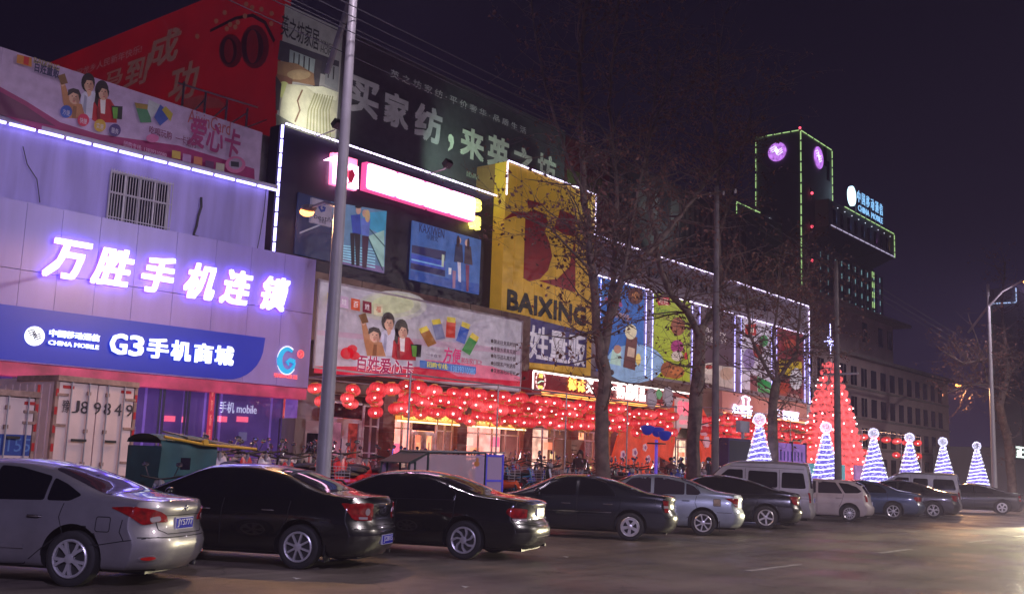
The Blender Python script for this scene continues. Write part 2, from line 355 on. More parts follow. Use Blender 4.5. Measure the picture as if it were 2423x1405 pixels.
def build_car(sp, A, heading, label, group, name='parked_car', cat='car'):
    """sp: shape; A: ground point under the rear left tyre; heading in degrees"""
    hw, R, wb = sp['hw'], sp['R'], sp['wb']
    h = radians(heading)
    ty = hw-.03
    left = Vector((-sin(h), cos(h), 0))
    loc = Vector(A)-left*ty
    car = thing(name, label, cat, loc, h, group)
    zt, zb = curve(sp['top']), curve(sp['belt']); xr, xf = curve([(z, x) for x, z in sp['tail']]), curve([(z, x) for x, z in sp['nose']])
    zbot = sp.get('zbot', .19); tum = sp.get('tumble', .42); bow_r, bow_f = sp.get('bow_r', .30), sp.get('bow_f', .45)
    x0, x1 = min(p[0] for p in sp['tail']), max(p[0] for p in sp['nose']); xc = (x0+x1)/2; Lh = (x1-x0)/2
    def plan(x): return 1-sp.get('waist', .05)*abs((x-xc)/Lh)**3
    prof = curve(sp.get('side', [(0, .84), (.06, .95), (.16, .975), (.4, .998), (.6, 1.0), (.78, .985), (.88, .962), (1, .915)]))
    TL = [0, .04, .1, .2, .32, .44, .56, .66, .74, .81, .88, .94, 1]; NL = len(TL)
    NA = 11                                     # arch points belt -> centre line
    ST = 72
    def arch(x, k):
        b, t = zb(x), max(zt(x), zb(x)+.012); H = t-b; yb = hw*plan(x)*prof(1)
        crown = min(.09, H*.35); yr = yb-tum*max(H-crown, 0)-.015; rail = t-crown
        if k <= 5: q = k/5; return (yb+(yr-yb)*q+sp.get('bulge', .015)*sin(pi*q), b+(rail-b)*q)
        q = (k-5)/(NA-1-5); an = q*pi/2
        yy = yr*(1-q)**1.0; zz = rail+(t-rail)*(1-(1-q)**2.6)
        return (yy, zz)
    V = []; idx = {}
    def addv(p): V.append(p); return len(V)-1
    ss = [0.5-0.5*cos(pi*i/(ST-1)) for i in range(ST)]
    ss = [.55*a+.45*i/(ST-1) for i, a in enumerate(ss)]
    def pt(i, j, sgn):
        s = ss[i]
        if j < NL:
            t = TL[j]
            x = (x0+x1)/2 if False else 0
            # fixed point: height depends on x, x range depends on height
            x = x0+(x1-x0)*s
            for _ in range(3):
                zz = zbot+t*(zb(x)-zbot); a, b = xr(zz)+bow_r, xf(zz)-bow_f; x = a+(b-a)*s
            y = hw*plan(x)*prof(t); z = zz
        else:
            k = j-NL+1; x = x0+(x1-x0)*s
            for _ in range(3):
                y, z = arch(x, k); f = (abs(y)/(hw*.93))**sp.get('cpow', 3.2)
                a, b = xr(z)+bow_r*f, xf(z)-bow_f*f; x = a+(b-a)*s
            y, z = arch(x, k)
        return (x, y*sgn, z)
    NJ = NL+NA-1
    for i in range(ST):
        for j in range(NJ):
            idx[i, j, 1] = addv(pt(i, j, 1))
            idx[i, j, -1] = idx[i, j, 1] if j == NJ-1 else addv(pt(i, j, -1))
    F = []
    for i in range(ST-1):
        for j in range(NJ-1):
            F.append((idx[i,j,1], idx[i+1,j,1], idx[i+1,j+1,1], idx[i,j+1,1])); F.append((idx[i,j,-1], idx[i,j+1,-1], idx[i+1,j+1,-1], idx[i+1,j,-1]))
        F.append((idx[i,0,1], idx[i,0,-1], idx[i+1,0,-1], idx[i+1,0,1]))
    for end, xe, bow, sg in ((0, xr, bow_r, 1), (ST-1, xf, bow_f, -1)):
        arc = [idx[end, NL-1+k, 1] for k in range(NA)]+[idx[end, NL-1+k, -1] for k in range(NA-2, -1, -1)]
        nc = len(arc); yb = V[arc[0]][1]; fr = [V[a][1]/yb for a in arc]; rows = []
        for j in range(NL):
            pl, pr_ = V[idx[end,j,1]], V[idx[end,j,-1]]; row = []
            for c in range(nc):
                if c == 0: row.append(idx[end,j,1]); continue
                if c == nc-1: row.append(idx[end,j,-1]); continue
                y = pl[1]*fr[c]; z = pl[2]; f = abs(fr[c])**sp.get('cpow', 3.2)
                row.append(addv((xe(z)+sg*bow*f, y, z)))
            rows.append(row)
        NR = 5 if zt(x0) - zb(x0) > .3 else 1
        for r_ in range(1, NR):
            row = []
            for c in range(nc):
                if c in (0, nc-1): row.append(arc[c]); continue
                a = V[arc[c]]; zf = V[arc[0]][2]; z = zf+(a[2]-zf)*r_/NR; f = abs(fr[c])**sp.get('cpow', 3.2)
                row.append(addv((xe(z)+sg*bow*f, a[1], z)))
            rows.append(row)
        rows.append(arc)
        for a, b in zip(rows, rows[1:]):
            for c in range(nc-1):
                q = [a[c], a[c+1], b[c+1], b[c]]; u = []
                for w in q:
                    if w not in u: u.append(w)
                if len(u) > 2: F.append(tuple(u if sg < 0 else u[::-1]))
    me = bpy.data.meshes.new('body'); me.from_pydata(V, [], F); me.update()
    bm = bmesh.new(); bm.from_mesh(me); bmesh.ops.remove_doubles(bm, verts=bm.verts[:], dist=.0006); bmesh.ops.recalc_face_normals(bm, faces=bm.faces[:])
    bm.to_mesh(me); bvh = BVHTree.FromBMesh(bm); bm.free()
    # wheel arches
    cut = MB(); RA = R+sp.get('gap', .065)
    for wx in (0, wb):
        for sg in (1, -1): cut.lathe([(RA, sg*(hw-.30)), (RA, sg*(hw+.2))][::sg], 40, (wx, 0, R+.015), 'y')
    cme = cut.mesh('cut', M_dark)
    bmc = bmesh.new(); bmc.from_mesh(cme); bmesh.ops.recalc_face_normals(bmc, faces=bmc.faces[:]); bmc.to_mesh(cme); bmc.free()
    body = put('body', me, car); co = put('cut', cme, car)
    md = body.modifiers.new('b', 'BOOLEAN'); md.operation = 'DIFFERENCE'; md.solver = 'EXACT'; md.object = co
    dg = bpy.context.evaluated_depsgraph_get(); dg.update()
    nm = bpy.data.meshes.new_from_object(body.evaluated_get(dg)); body.modifiers.clear(); body.data = nm; bpy.data.objects.remove(co)
    nm.name = 'body'; nm.materials.clear(); nm.materials.append(sp['paint']); nm.materials.append(M_dark)
    for p in nm.polygons:
        c = p.center; ins = False
        for wx in (0, wb):
            if hypot(c.x-wx, c.z-R-.015) < RA+.004 and abs(c.y) < hw-.012: ins = True
        p.material_index = 1 if (ins or p.normal.z < -.8 and c.z < .3) else 0
        p.use_smooth = True
    sharpen(nm, 46)
    # ---- things laid on the body surface
    def decal(nm_, polys, m, mode='side', off=.005, step=.07, both=False, parent=car, mats=None):
        obs = []
        for sgn in ((1, -1) if both else (1,)):
            bm = bmesh.new()
            for poly in polys:
                vs = [bm.verts.new((a, b, 0)) for a, b in poly]; bm.faces.new(vs)
            bmesh.ops.triangulate(bm, faces=[f for f in bm.faces if len(f.verts) > 4])
            for ax in (0, 1):
                lo = min(v.co[ax] for v in bm.verts); hi = max(v.co[ax] for v in bm.verts); k = int((hi-lo)/step)
                for q in range(1, k+1):
                    c = [0, 0, 0]; c[ax] = lo+(hi-lo)*q/(k+1); nn = [0, 0, 0]; nn[ax] = 1
                    bmesh.ops.bisect_plane(bm, geom=bm.verts[:]+bm.edges[:]+bm.faces[:], plane_co=c, plane_no=nn)
            bad = []
            for v in bm.verts:
                a, b = v.co.x, v.co.y
                if mode == 'side': o, d = Vector((a, 3*sgn, b)), Vector((0, -sgn, 0))
                elif mode == 'rear': o, d = Vector((-4, a, b)), Vector((1, 0, 0))
                elif mode == 'top': o, d = Vector((a, b, 4)), Vector((0, 0, -1))
                elif mode == 'corner': o, d = Vector((-3, 3*sgn, 0))+Vector((a*.7071, a*.7071*sgn, b)), Vector((.7071, -.7071*sgn, 0))
                elif mode == 'front': o, d = Vector((8, a, b)), Vector((-1, 0, 0))
                hit = bvh.ray_cast(o, d)
                if hit[0] is None: bad.append(v)
                else:
                    n = hit[1]; n = n if n.dot(d) < 0 else -n
                    v.co = hit[0]+n*off
            bmesh.ops.delete(bm, geom=bad, context='VERTS')
            bmesh.ops.recalc_face_normals(bm, faces=bm.faces[:])
            # give the sheet a rim that sinks into the body
            ex = bmesh.ops.extrude_edge_only(bm, edges=[e for e in bm.edges if e.is_boundary])
            cen = {}
            for v in [g for g in ex['geom'] if isinstance(g, bmesh.types.BMVert)]:
                hit = bvh.find_nearest(v.co)
                if hit[0] is not None: v.co = v.co+(hit[0]-v.co)*1.3
            m2 = bpy.data.meshes.new(nm_); bm.to_mesh(m2); bm.free(); m2.materials.append(m)
            for p in m2.polygons: p.use_smooth = True
            sharpen(m2, 50)
            obs.append(put(nm_, m2, parent))
        return obs
    for poly, gm in sp['windows']: decal('side_window', [poly], gm or sp['glass'], both=True, off=.006)
    for q in sp.get('chrome_lines', []): decal('chrome_trim', [q_ for q_ in seg_strip(q, sp.get('trim_w', .018))], M_chrome, both=True, off=.009, step=.12)
    for q in sp.get('seams', []): decal('panel_gap', seg_strip(q, .011), M_seam, both=True, off=.003, step=.1)
    for q in sp.get('rubs', []): decal('rubbing_strip', seg_strip(q, .045), sp['paint'], both=True, off=.014, step=.12)
    y_ = sp.get('rwy', .58)
    rw = sp['rear_window']
    if rw[0] == 'top': decal('rear_window', [rounded([(rw[1], -rw[3]), (rw[1], rw[3]), (rw[2], rw[4]), (rw[2], -rw[4])], .1)], sp['rglass'], 'top', off=.005)
    else: decal('rear_window', [rounded([(-rw[3], rw[1]), (rw[3], rw[1]), (rw[4], rw[2]), (-rw[4], rw[2])], .08)], sp['rglass'], 'rear', off=.005)
    ws = sp['windscreen']; decal('windscreen', [rounded([(ws[1], -ws[3]), (ws[1], ws[3]), (ws[0], ws[2]), (ws[0], -ws[2])], .1)], sp['glass'], 'top', off=.005)
    for k, q in enumerate(sp['lamps']): decal('tail_light' if k == 0 else 'lamp_lens', [q[0]], q[1] if len(q) > 1 else M_tail, 'corner', both=True, off=.012+.004*k, step=.04)
    hl = sp.get('head', [(.42, .60), (.74, .62), (.78, .74), (.46, .70)])
    for s_ in (1, -1): decal('headlight', [[(a*s_, b) for a, b in hl][::s_]], M_lens, 'front', off=.01, step=.06)
    py, pz, pw, ph = sp['plate']
    xs_ = bvh.ray_cast(Vector((-4, py, pz)), Vector((1, 0, 0)))[0]; xs2 = bvh.ray_cast(Vector((-4, pw/2, pz)), Vector((1, 0, 0)))[0]
    px_ = min(xs_.x, xs2.x)-.008
    hit_lo = bvh.ray_cast(Vector((-4, py, pz-ph/2)), Vector((1, 0, 0)))[0]; hit_hi = bvh.ray_cast(Vector((-4, py, pz+ph/2)), Vector((1, 0, 0)))[0]
    tilt = max(-.25, min(.35, (hit_hi.x-hit_lo.x)/ph))
    # plate frame: text runs towards -y when seen from behind
    pl = put('licence_plate', MB().box(-pw/2, -.006, -ph/2, pw/2, .02, ph/2).mesh('licence_plate', M_platew), car, (px_, py, pz)); pl.rotation_euler = (0, 0, -pi/2)
    pf = put('plate_face', MB().box(-pw/2+.008, -.009, -ph/2+.008, pw/2-.008, -.006, ph/2-.008).mesh('plate_face', sp.get('plate_mat', M_plate)), pl)
    if sp.get('plate_text'):
        tm = text_into(MB(), sp['plate_text'], -pw/2+.04, -ph/2+.022, pw/2-.03, ph/2-.022, -.012, -.009, .012); put('plate_lettering', tm.mesh('plate_lettering', M_platew if not sp.get('plate_mat') else M_dark), pl)
    for q in sp['handles']:
        for s_ in (1, -1):
            hp = bvh.ray_cast(Vector((q[0], 3*s_, q[1])), Vector((0, -s_, 0)))[0]
            if hp is None: continue
            hb = MB(); y = hp.y
            hb.tube([(q[0]-.10, y+.004*s_, q[1]), (q[0]-.07, y+.032*s_, q[1]+.004), (q[0]+.07, y+.034*s_, q[1]+.004), (q[0]+.10, y+.004*s_, q[1])], [.009, .013, .013, .009], 8)
            hb.build('door_handle', sp.get('hmat', sp['paint']), car, True)
    mx, mz = sp['mirror']
    for s_ in (1, -1):
        hp = bvh.ray_cast(Vector((mx, 3*s_, mz)), Vector((0, -s_, 0)))[0]
        if hp is None: continue
        b = MB().ball((mx-.02, hp.y+s_*.13, mz+.03), (.07, .11, .075), 12, 8); b.tube([(mx+.03, hp.y-s_*.01, mz-.02), (mx, hp.y+s_*.1, mz)], .022, 6); mr = b.build('wing_mirror', sp.get('mmat', sp['paint']), car, True)
    for z, th, m_ in sp.get('rear_bars', []): decal('rear_trim', [[(-.40, z-th), (.40, z-th), (.40, z+th), (-.40, z+th)]], m_, 'rear', off=.010, step=.06)
    for q in sp.get('bumper_lines', []): decal('bumper_gap', seg_strip([(-q[1], q[0]), (-q[1]*.5, q[0]-.01), (q[1]*.5, q[0]-.01), (q[1], q[0])], .012), M_seam, 'rear', off=.003, step=.08)
    for q in sp.get('rear_seams', []): decal('panel_gap', seg_strip(q, .010), M_seam, 'rear', off=.003, step=.08)
    if sp.get('fog'):
        fy, fz = sp['fog']
        for s_ in (1, -1):
            decal('rear_reflector', [ell(fy*s_, fz, .11, .034, 16)], sp['paint'], 'rear', off=.010, step=.05); decal('rear_reflector', [ell(fy*s_, fz, .085, .02, 14)], M_fog, 'rear', off=.016, step=.05)
    if sp.get('badge'):
        bz = sp['badge']; hp = bvh.ray_cast(Vector((-4, 0, bz)), Vector((1, 0, 0)))[0]
        bb = MB((hp.x-.012, 0, bz)); bb.lathe([(.034, 0), (.034, .012), (.027, .012), (.027, 0)], 18, axis='x'); bb.obox((0, 0, 0), (.004, 0, 0), (0, .005, 0), (0, .006, .026)); bb.build('badge', M_chrome, car, True)
    if sp.get('fuel'):
        fx, fz = sp['fuel']; r_ = rounded([(fx-.09, fz-.085), (fx+.09, fz-.085), (fx+.09, fz+.085), (fx-.09, fz+.085)], .03)
        if sp.get('fuel_rust'): decal('fuel_door', [r_], mat('worn_primer', (.22, .17, .12), .7, var=.5, scale=9), off=.004)
        decal('fuel_door', seg_strip(r_+[r_[0]], .009), M_seam, off=.005, step=.1)
    # under-body so no light leaks, and exhaust
    MB().box(x0+.25, -hw+.35, .16, x1-.3, hw-.35, .3).build('underbody', M_dark, car)
    ex = MB().tube([(x0+.12, -.45, .22), (x0+.4, -.45, .24)], .028, 10); ex.build('exhaust_pipe', M_steel0, car, True)
    if sp.get('flap'):
        for s_ in (1, -1): MB().box(-R-.10, s_*(hw-.02), .12, -R-.085, s_*(hw-.22), .38).build('mud_flap', M_dark, car)
    for wx in (0, wb):
        for s_ in (1, -1): make_wheel(sp['rim'], R, car, wx, s_*(hw-.012), flip=(s_ > 0))
    ant = sp.get('antenna')
    if ant: MB().tube([(ant, 0, zt(ant)-.01), (ant-.12, 0, zt(ant)+.18)], [.006, .003], 6).build('antenna', M_dark, car)
    return car
def seg_strip(pts, w):
    L, R_ = stroke(pts, w); return [[L[i], L[i+1], R_[i+1], R_[i]] for i in range(len(L)-1)]
def rounded(poly, r, n=4):
    out = []; N = len(poly)
    for i in range(N):
        p = Vector(poly[i]); a = Vector(poly[i-1]); b = Vector(poly[(i+1) % N])
        da, db = (a-p), (b-p); ra = min(r, da.length*.45); rb = min(r, db.length*.45)
        s_, e_ = p+da.normalized()*ra, p+db.normalized()*rb
        for k in range(n+1):
            t = k/n; q = s_*(1-t)**2+p*2*t*(1-t)+e_*t*t; out.append((q.x, q.y))
    return out
def paint(name, col, metal=.0, rough=.35, coat=1.0): 
    return mat('paint_'+name, col, rough, metal=metal, coat=coat, var=.14, scale=2.5)
def smooth_poly(pts, r=.05): return rounded(pts, r, 3)
# ------------------------------------------------------------------ lights of the place
def lamp_light(name, kind, loc, energy, col, size=.15, rot=None, spot=None, blend=.6):
    l = bpy.data.lights.new(name, kind); l.energy = energy; l.color = col
    if kind == 'AREA': l.size = size
    else: l.shadow_soft_size = size
    if spot: l.spot_size = radians(spot); l.spot_blend = blend
    o = bpy.data.objects.new(name, l); COL.objects.link(o); o.location = loc
    if rot: o.rotation_euler = Vector(rot).to_track_quat('-Z', 'Y').to_euler()
    return o
M_led = glow('led_tube_blue_white', (.42, .38, 1.0), 4.5)
M_ledw = glow('led_tube_white', (.78, .66, 1.0), 3.2)
M_ledg = glow('led_tube_green', (.50, .80, .30), .9)
M_ledc = glow('led_tube_cool', (.30, .62, .70), .45)
M_steel = mat('galvanised_steel', (.38, .37, .40), .45, metal=.4)
M_pole = mat('pole_grey_paint', (.24, .23, .25), .45, var=.12, scale=2)
M_concrete = mat('concrete', (.30, .27, .27), .85, var=.2, scale=3, bump=.3)
M_tile = mat('brown_wall_tile', (.26, .11, .09), .45, var=.12, scale=5)
M_brown = mat('brown_cladding', (.20, .13, .10), .55, var=.12, scale=2)
M_purp = mat('aluminium_panel_violet_cast', (.36, .29, .72), .35, streak=.10, scale=2.2)  # violet light on the white panels is put into their colour
M_wallw = mat('whitewashed_wall_violet_cast', (.40, .35, .70), .85, streak=.24, scale=2, bump=.15, bscale=25)  # base colour carries the violet light that falls on the whitewash
M_frame = mat('white_window_frame', (.55, .52, .55), .4)
M_winglass = mat('dark_window_glass', (.012, .011, .022), .08, spec=.6)

# ---------------- ground
struct('ground', MB().box(-300, -150, -.6, 900, 600, -.03), mat('earth', (.05, .045, .045), .9))
asph = mat('asphalt', (.125, .103, .084), .34, bump=.5, bscale=55, spec=.45)
def asphalt_nodes(m):
    t = m.node_tree; b = t.nodes['Principled BSDF']; L = t.links.new; N = t.nodes.new; tc = N('ShaderNodeTexCoord')
    def noise(sc, det=5): n_ = N('ShaderNodeTexNoise'); n_.inputs['Scale'].default_value = sc; n_.inputs['Detail'].default_value = det; L(tc.outputs['Object'], n_.inputs['Vector']); return n_.outputs['Fac']
    def rng(s, a, b_, c, d): r = N('ShaderNodeMapRange'); L(s, r.inputs['Value']); [setattr(r.inputs[k], 'default_value', v) for k, v in (('From Min', a), ('From Max', b_), ('To Min', c), ('To Max', d))]; return r.outputs[0]
    def mul(a, b_): n_ = N('ShaderNodeMath'); n_.operation = 'MULTIPLY'; L(a, n_.inputs[0]); L(b_, n_.inputs[1]); return n_.outputs[0]
    mp = N('ShaderNodeMapping'); mp.inputs['Scale'].default_value = (.12, 1.6, 1); L(tc.outputs['Object'], mp.inputs[0]); tr = N('ShaderNodeTexNoise'); tr.inputs['Scale'].default_value = 1.2; tr.inputs['Detail'].default_value = 4; L(mp.outputs[0], tr.inputs['Vector'])
    vo = N('ShaderNodeTexVoronoi'); vo.feature = 'DISTANCE_TO_EDGE'; vo.inputs['Scale'].default_value = .55
    wn = N('ShaderNodeTexNoise'); wn.inputs['Scale'].default_value = 1.5; L(tc.outputs['Object'], wn.inputs['Vector']); va = N('ShaderNodeVectorMath'); va.operation = 'ADD'; L(tc.outputs['Object'], va.inputs[0]); L(wn.outputs['Color'], va.inputs[1]); L(va.outputs[0], vo.inputs['Vector'])
    crack = rng(vo.outputs['Distance'], .0, .012, .35, 1.0)
    f = mul(mul(mul(rng(noise(.35, 3), .38, .62, .62, 1.25), rng(noise(70, 2), .3, .7, .6, 1.45)), rng(tr.outputs['Fac'], .35, .65, .75, 1.2)), crack)
    st = rng(noise(1.3, 6), .60, .72, 1.0, .45); f = mul(f, st)
    sc = N('ShaderNodeVectorMath'); sc.operation = 'SCALE'; sc.inputs[0].default_value = (.125, .103, .084); L(f, sc.inputs['Scale']); L(sc.outputs[0], b.inputs['Base Color'])
    L(rng(noise(.6, 4), .35, .65, .28, .58), b.inputs['Roughness'])
asphalt_nodes(asph)
struct('road', MB().box(-80, -8, -.2, 600, 17.2, 0), asph)
M_mark = mat('worn_road_paint', (.26, .24, .22), .6, var=.5, scale=6)
mk = MB()
for k in range(-4, 14):
    x = 8.3+k*6.0
for (ax, ay), (bx, by) in (((1770, 1350), (1905, 1336)), ((2078, 1308), (2172, 1300)), ((2290, 1283), (2347, 1276)), ((2400, 1270), (2440, 1266))):
    a, b = on_z(ax, ay), on_z(bx, by); y = (a.y+b.y)/2
    mk = MB().box(a.x, a.y-.06, .001, b.x, a.y+.06, .005); o = mk.build('lane_dash', M_mark); o['kind'] = 'structure'
pave = mat('paving', (.14, .12, .12), .7, var=.2, scale=1.5, bump=.2)
struct('pavement', MB().box(-80, 17.36, -.2, 600, 60, .34), pave)
kb = MB()
kerb = struct('kerb', MB().box(-80, 17.2, -.2, 600, 17.355, .30), M_concrete)
struct('far_pavement', MB().box(-80, -14, -.2, 600, -8.01, .12), pave)

# ---------------- walls of the street front
WM = Wall((0, 26.0)); WB = Wall((0, 25.2)); WY = Wall((0, 25.45)); WR = Wall((0, 25.98)); WF = Wall((0, 26.0))
q = on_y(737, 622, 24.6)
WP = Wall((q.x, 24.6), radians(-4.65))
def px_rect(W, tl, tr, bl, br):
    a, b, c, d = W.uv(*tl), W.uv(*tr), W.uv(*bl), W.uv(*br)
    return (a[0]+c[0])/2, (b[0]+d[0])/2, (c[1]+d[1])/2, (a[1]+b[1])/2
def led(parent, mk, a, b, n, m, d=-.10, r=.032, gap=.06, name='led_tube'):
    for k in range(n):
        p0 = Vector(a)+(Vector(b)-Vector(a))*((k+gap)/n); p1 = Vector(a)+(Vector(b)-Vector(a))*((k+1-gap)/n)
        mb = mk(); mb.tube([(p0.x, d, p0.y), (p1.x, d, p1.y)], r, 6); mb.build(name, m, parent)

# ================ department store
store, mk = wthing(WM, 'department_store', 'three-storey department store with dark top storey, yellow tower and grey wing outlined in light tubes', 'building', WM.uv(668, 305)[0], 0)
uL = WM.uv(652, 450)[0]; uC = WM.uv(1182, 470)[0]; uY0 = WY.uv(1197, 420)[0]; uY1 = WY.uv(1405, 600)[0]; uR = WM.uv(1913, 830)[0]
vTop = WM.uv(681, 302)[1]; vTop = (vTop+WM.uv(1182, 470)[1])/2
vDark = WM.uv(1168, 715)[1]
mk().box(uL, 0.04, vDark-.35, uC, .5, vTop).build('dark_wall', mat('dark_cladding', (.014, .009, .038), .5), store)
mk().box(uL+.02, 1.2, .34, uR, 14, vTop-.05).build('store_block', M_concrete, store)
WG = (lambda px: WM.uv(px, 900)[0])
mk().box(uL, .04, 3.6, uR-.01, .5, vDark-.36).build('lower_wall', M_brown, store)
vTopR = (WR.uv(1420, 560)[1]+WR.uv(1913, 728)[1])/2
mk().box(uY1+.01, 0, WR.uv(1913, 955)[1], uR, .45, vTopR).build('wing_wall', mat('grey_cladding', (.30, .27, .33), .6, var=.08), store)
# dark roof parapet, yellow tower
yt = (WY.uv(1197, 378)[1]+WY.uv(1406, 465)[1])/2; yb_ = WY.uv(1390, 888)[1]
oy = -.55
n = 9
M_yel = mat('yellow_panel', (.58, .34, .03), .45, emit=(.62, .35, .03), es=.26, var=.06)  # panels glow a little in place of light falling on them
for k in range(n):
    a, b = uY0+(uY1-uY0)*k/n, uY0+(uY1-uY0)*(k+1)/n
    mk().box(a+.01, oy, yb_, b-.01, 0.03, yt).build('yellow_panel', M_yel, store)
mk().box(uY0, 0.04, yb_, uY1, 2.9, yt-.01).build('tower_body', mat('orange_panel', (.34, .16, .06), .5, var=.1), store)
pr = Print(WY, store, lambda: MB((-WM.uv(668, 305)[0], 0, 0)), -.56)
RB = (150, 24, 30)
pr.poly([(1246,472),(1292,484),(1250,494)], RB, lit=.12)
pr.poly([(1243,505),(1264,496),(1288,506),(1297,528),(1288,548),(1300,574),(1306,606),(1296,640),(1277,660),(1252,666),(1238,657),(1241,555)], lit=.12)
pr.poly([(1188,522),(1215,500),(1244,502),(1244,516),(1216,512)]).poly([(1310,540),(1322,508),(1324,496),(1361,510),(1361,560),(1336,556)])
pr.poly([(1361,560),(1361,692),(1274,664),(1318,660),(1346,632)])
for k, a in enumerate((0, 1)): pass
pr.text('BAIXING', 1198, 733, 1387, 727, (26, 32, 30), off=.075, lit=0)
pr.poly([(1200,738),(1388,786),(1386,870),(1200,852)], (70, 62, 130), lit=.15)
pr.text('百姓量贩', 1202, 840, 1385, 794, (215, 208, 225), off=.03, lit=.35)
pr.done()
# light tubes
led(store, mk, (uL+.02, WM.uv(640, 600)[1]-.1), (uL+.02, vTop), 9, M_led, r=.045)
led(store, mk, (uL+.1, vTop+.05), (uC, vTop+.05), 17, M_ledw)
led(store, mk, (uC, vDark), (uC, vTop+.03), 11, M_ledw)
led(store, mk, (uY0, vTop), (uY0, yt), 3, M_ledw, d=-.62); led(store, mk, (uY0, yt+.04), (uY1, yt+.04), 8, M_ledw, d=-.6)
led(store, mk, (uY1, vTopR), (uY1, yt), 3, M_ledw, d=-.6)
led(store, mk, (uY1, vTopR+.04), (uR, vTopR+.04), 30, M_ledw, d=-.06)
v2 = (WR.uv(1415, 650)[1]+WR.uv(1913, 795)[1])/2
led(store, mk, (uY1+.15, v2), (uR, v2), 28, M_ledw, d=-.06); led(store, mk, (uR, v2), (uR, vTopR), 6, M_ledw, d=-.06)
led(store, mk, (uR, WR.uv(1913, 955)[1]), (uR, v2), 9, M_led, d=-.06)
MB((-WM.uv(668, 305)[0], 0, 0)).box(uR, -.05, WR.uv(1913, 955)[1], uR+.05, .45, vTopR).build('wing_corner', M_concrete, store)
# raised letters on the grey wing
mb = mk(); a = WR.uv(1535, 652); b = WR.uv(1822, 722); text_into(mb, 'BAIXING SUPERMARKET-', a[0], a[1]-.05, b[0], b[1]-.0, -.09, -.01, .01); mb.build('lettering', mat('raised_letters', (.09, .085, .11), .4, metal=.3), store)

# ---------------- posters on the wing
def poster(W, corners, name, label, cat, rgb, lit, d=-.03, frame=None, group=None, glossy=False):
    u0, u1, v0, v1 = px_rect(W, *corners)
    t, m_ = wthing(W, name, label, cat, u0, v0, group)
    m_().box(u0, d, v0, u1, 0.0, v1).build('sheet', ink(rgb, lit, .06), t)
    if frame:
        w = .06; fb = m_()
        for q in ((u0-w, v0-w, u1+w, v0), (u0-w, v1, u1+w, v1+w), (u0-w, v0, u0, v1), (u1, v0, u1+w, v1)): fb.box(q[0], d-.03, q[1], q[2], .0, q[3])
        fb.build('frame', frame, t)
    return t, m_, Print(W, t, m_, d, lit)
PG = 'tall product posters on the grey wing'
t, m_, pr = poster(WR, ((1418,652),(1523,687),(1410,872),(1521,899)), 'poster', 'tall blue snack poster with two boxes, nearest the yellow tower', 'poster', (40, 110, 200), .35, group=PG)
pr.disc(1500,860,70,46,(150,190,235)).disc(1440,700,26,16,(70,140,220)).disc(1502,700,18,20,(96,44,30)).disc(1502,700,9,10,(190,120,60))
pr.text('亲亲食品', 1428, 716, 1470, 712, (200,60,60), off=.02).text('咪咪虾条', 1452, 752, 1488, 745, (190,150,150), off=.03)
pr.poly([(1481,790),(1506,798),(1500,876),(1472,868)], (104,56,50)).poly([(1484,820),(1500,825),(1498,846),(1481,842)], (220,190,170)).disc(1490,785,14,18,(235,225,190))
pr.poly([(1446,826),(1466,832),(1466,866),(1440,860)], (190,225,215)).disc(1458,826,9,10,(190,140,120)).disc(1507,850,6,14,(250,220,120)).disc(1425,840,9,20,(240,240,250)).disc(1436,760,10,22,(240,170,40)).done()
t, m_, pr = poster(WR, ((1545,689),(1633,710),(1544,889),(1632,904)), 'poster', 'yellow-green biscuit poster with a red crest and brown biscuits', 'poster', (170, 186, 16), .38, group=PG)
pr.poly([(1552,704),(1566,698),(1584,706),(1583,722),(1568,722),(1556,722)], (190,20,40)).text('旺旺', 1558, 717, 1580, 709, (240,220,200)).text('FOODS', 1552, 740, 1583, 735, (50,120,40)).text('beautiful taste', 1552, 750, 1583, 746, (130,90,70))
pr.disc(1602,772,17,22,(150,80,40)).disc(1600,820,15,16,(170,40,120)).disc(1600,842,14,12,(215,200,190)).disc(1578,874,17,19,(150,80,30)).disc(1595,880,22,16,(165,92,36)).disc(1594,878,14,8,(190,110,50)).disc(1620,842,4,9,(200,30,40))
for x, y in ((1590,872),(1601,876),(1595,886),(1585,880),(1608,884)): pr.disc(x,y,3,2.4,(110,60,20)) if x == 1590 else pr.disc(x,y,3,2.4)
pr.done()
t, m_, pr = poster(WR, ((1657,717),(1735,743),(1655,905),(1736,922)), 'poster', 'dark bakery poster with white characters above pale cakes', 'poster', (84, 60, 72), .3, group=PG)
pr.poly([(1657,860),(1736,868),(1736,920),(1656,904)], (196,184,180)).text('红谷', 1666, 806, 1690, 797, (235,225,225), off=.02).text('行', 1704, 812, 1718, 800).text('Bakery', 1668, 788, 1716, 786).disc(1680,872,22,14,(225,215,205)).disc(1718,884,16,15,(190,160,140)).disc(1676,868,9,5,(180,70,60)).done()
t, m_, pr = poster(WR, ((1753,748),(1822,767),(1754,918),(1823,932)), 'poster', 'white drinks poster with a red badge and a green band', 'poster', (205, 196, 216), .42, group=PG)
pr.poly([(1762,768),(1788,766),(1788,794),(1762,790)], (186,50,40)).poly([(1768,774),(1782,774),(1782,787),(1768,785)], (240,230,220)).poly([(1790,890),(1823,905),(1823,932),(1792,926)], (30,140,70)).disc(1806,806,10,14,(70,150,90)).disc(1770,850,14,26,(140,120,170)).poly([(1773,886),(1790,890),(1790,926),(1773,923)], (130,70,80)).disc(1790,830,10,16,(180,60,50)).text('雨润', 1794, 918, 1820, 921, (220,235,225)).done()
t, m_, pr = poster(WR, ((1838,774),(1900,789),(1838,934),(1900,943)), 'poster', 'red and yellow food poster with a pale figure, last before the wing corner', 'poster', (140, 60, 66), .32, group=PG)
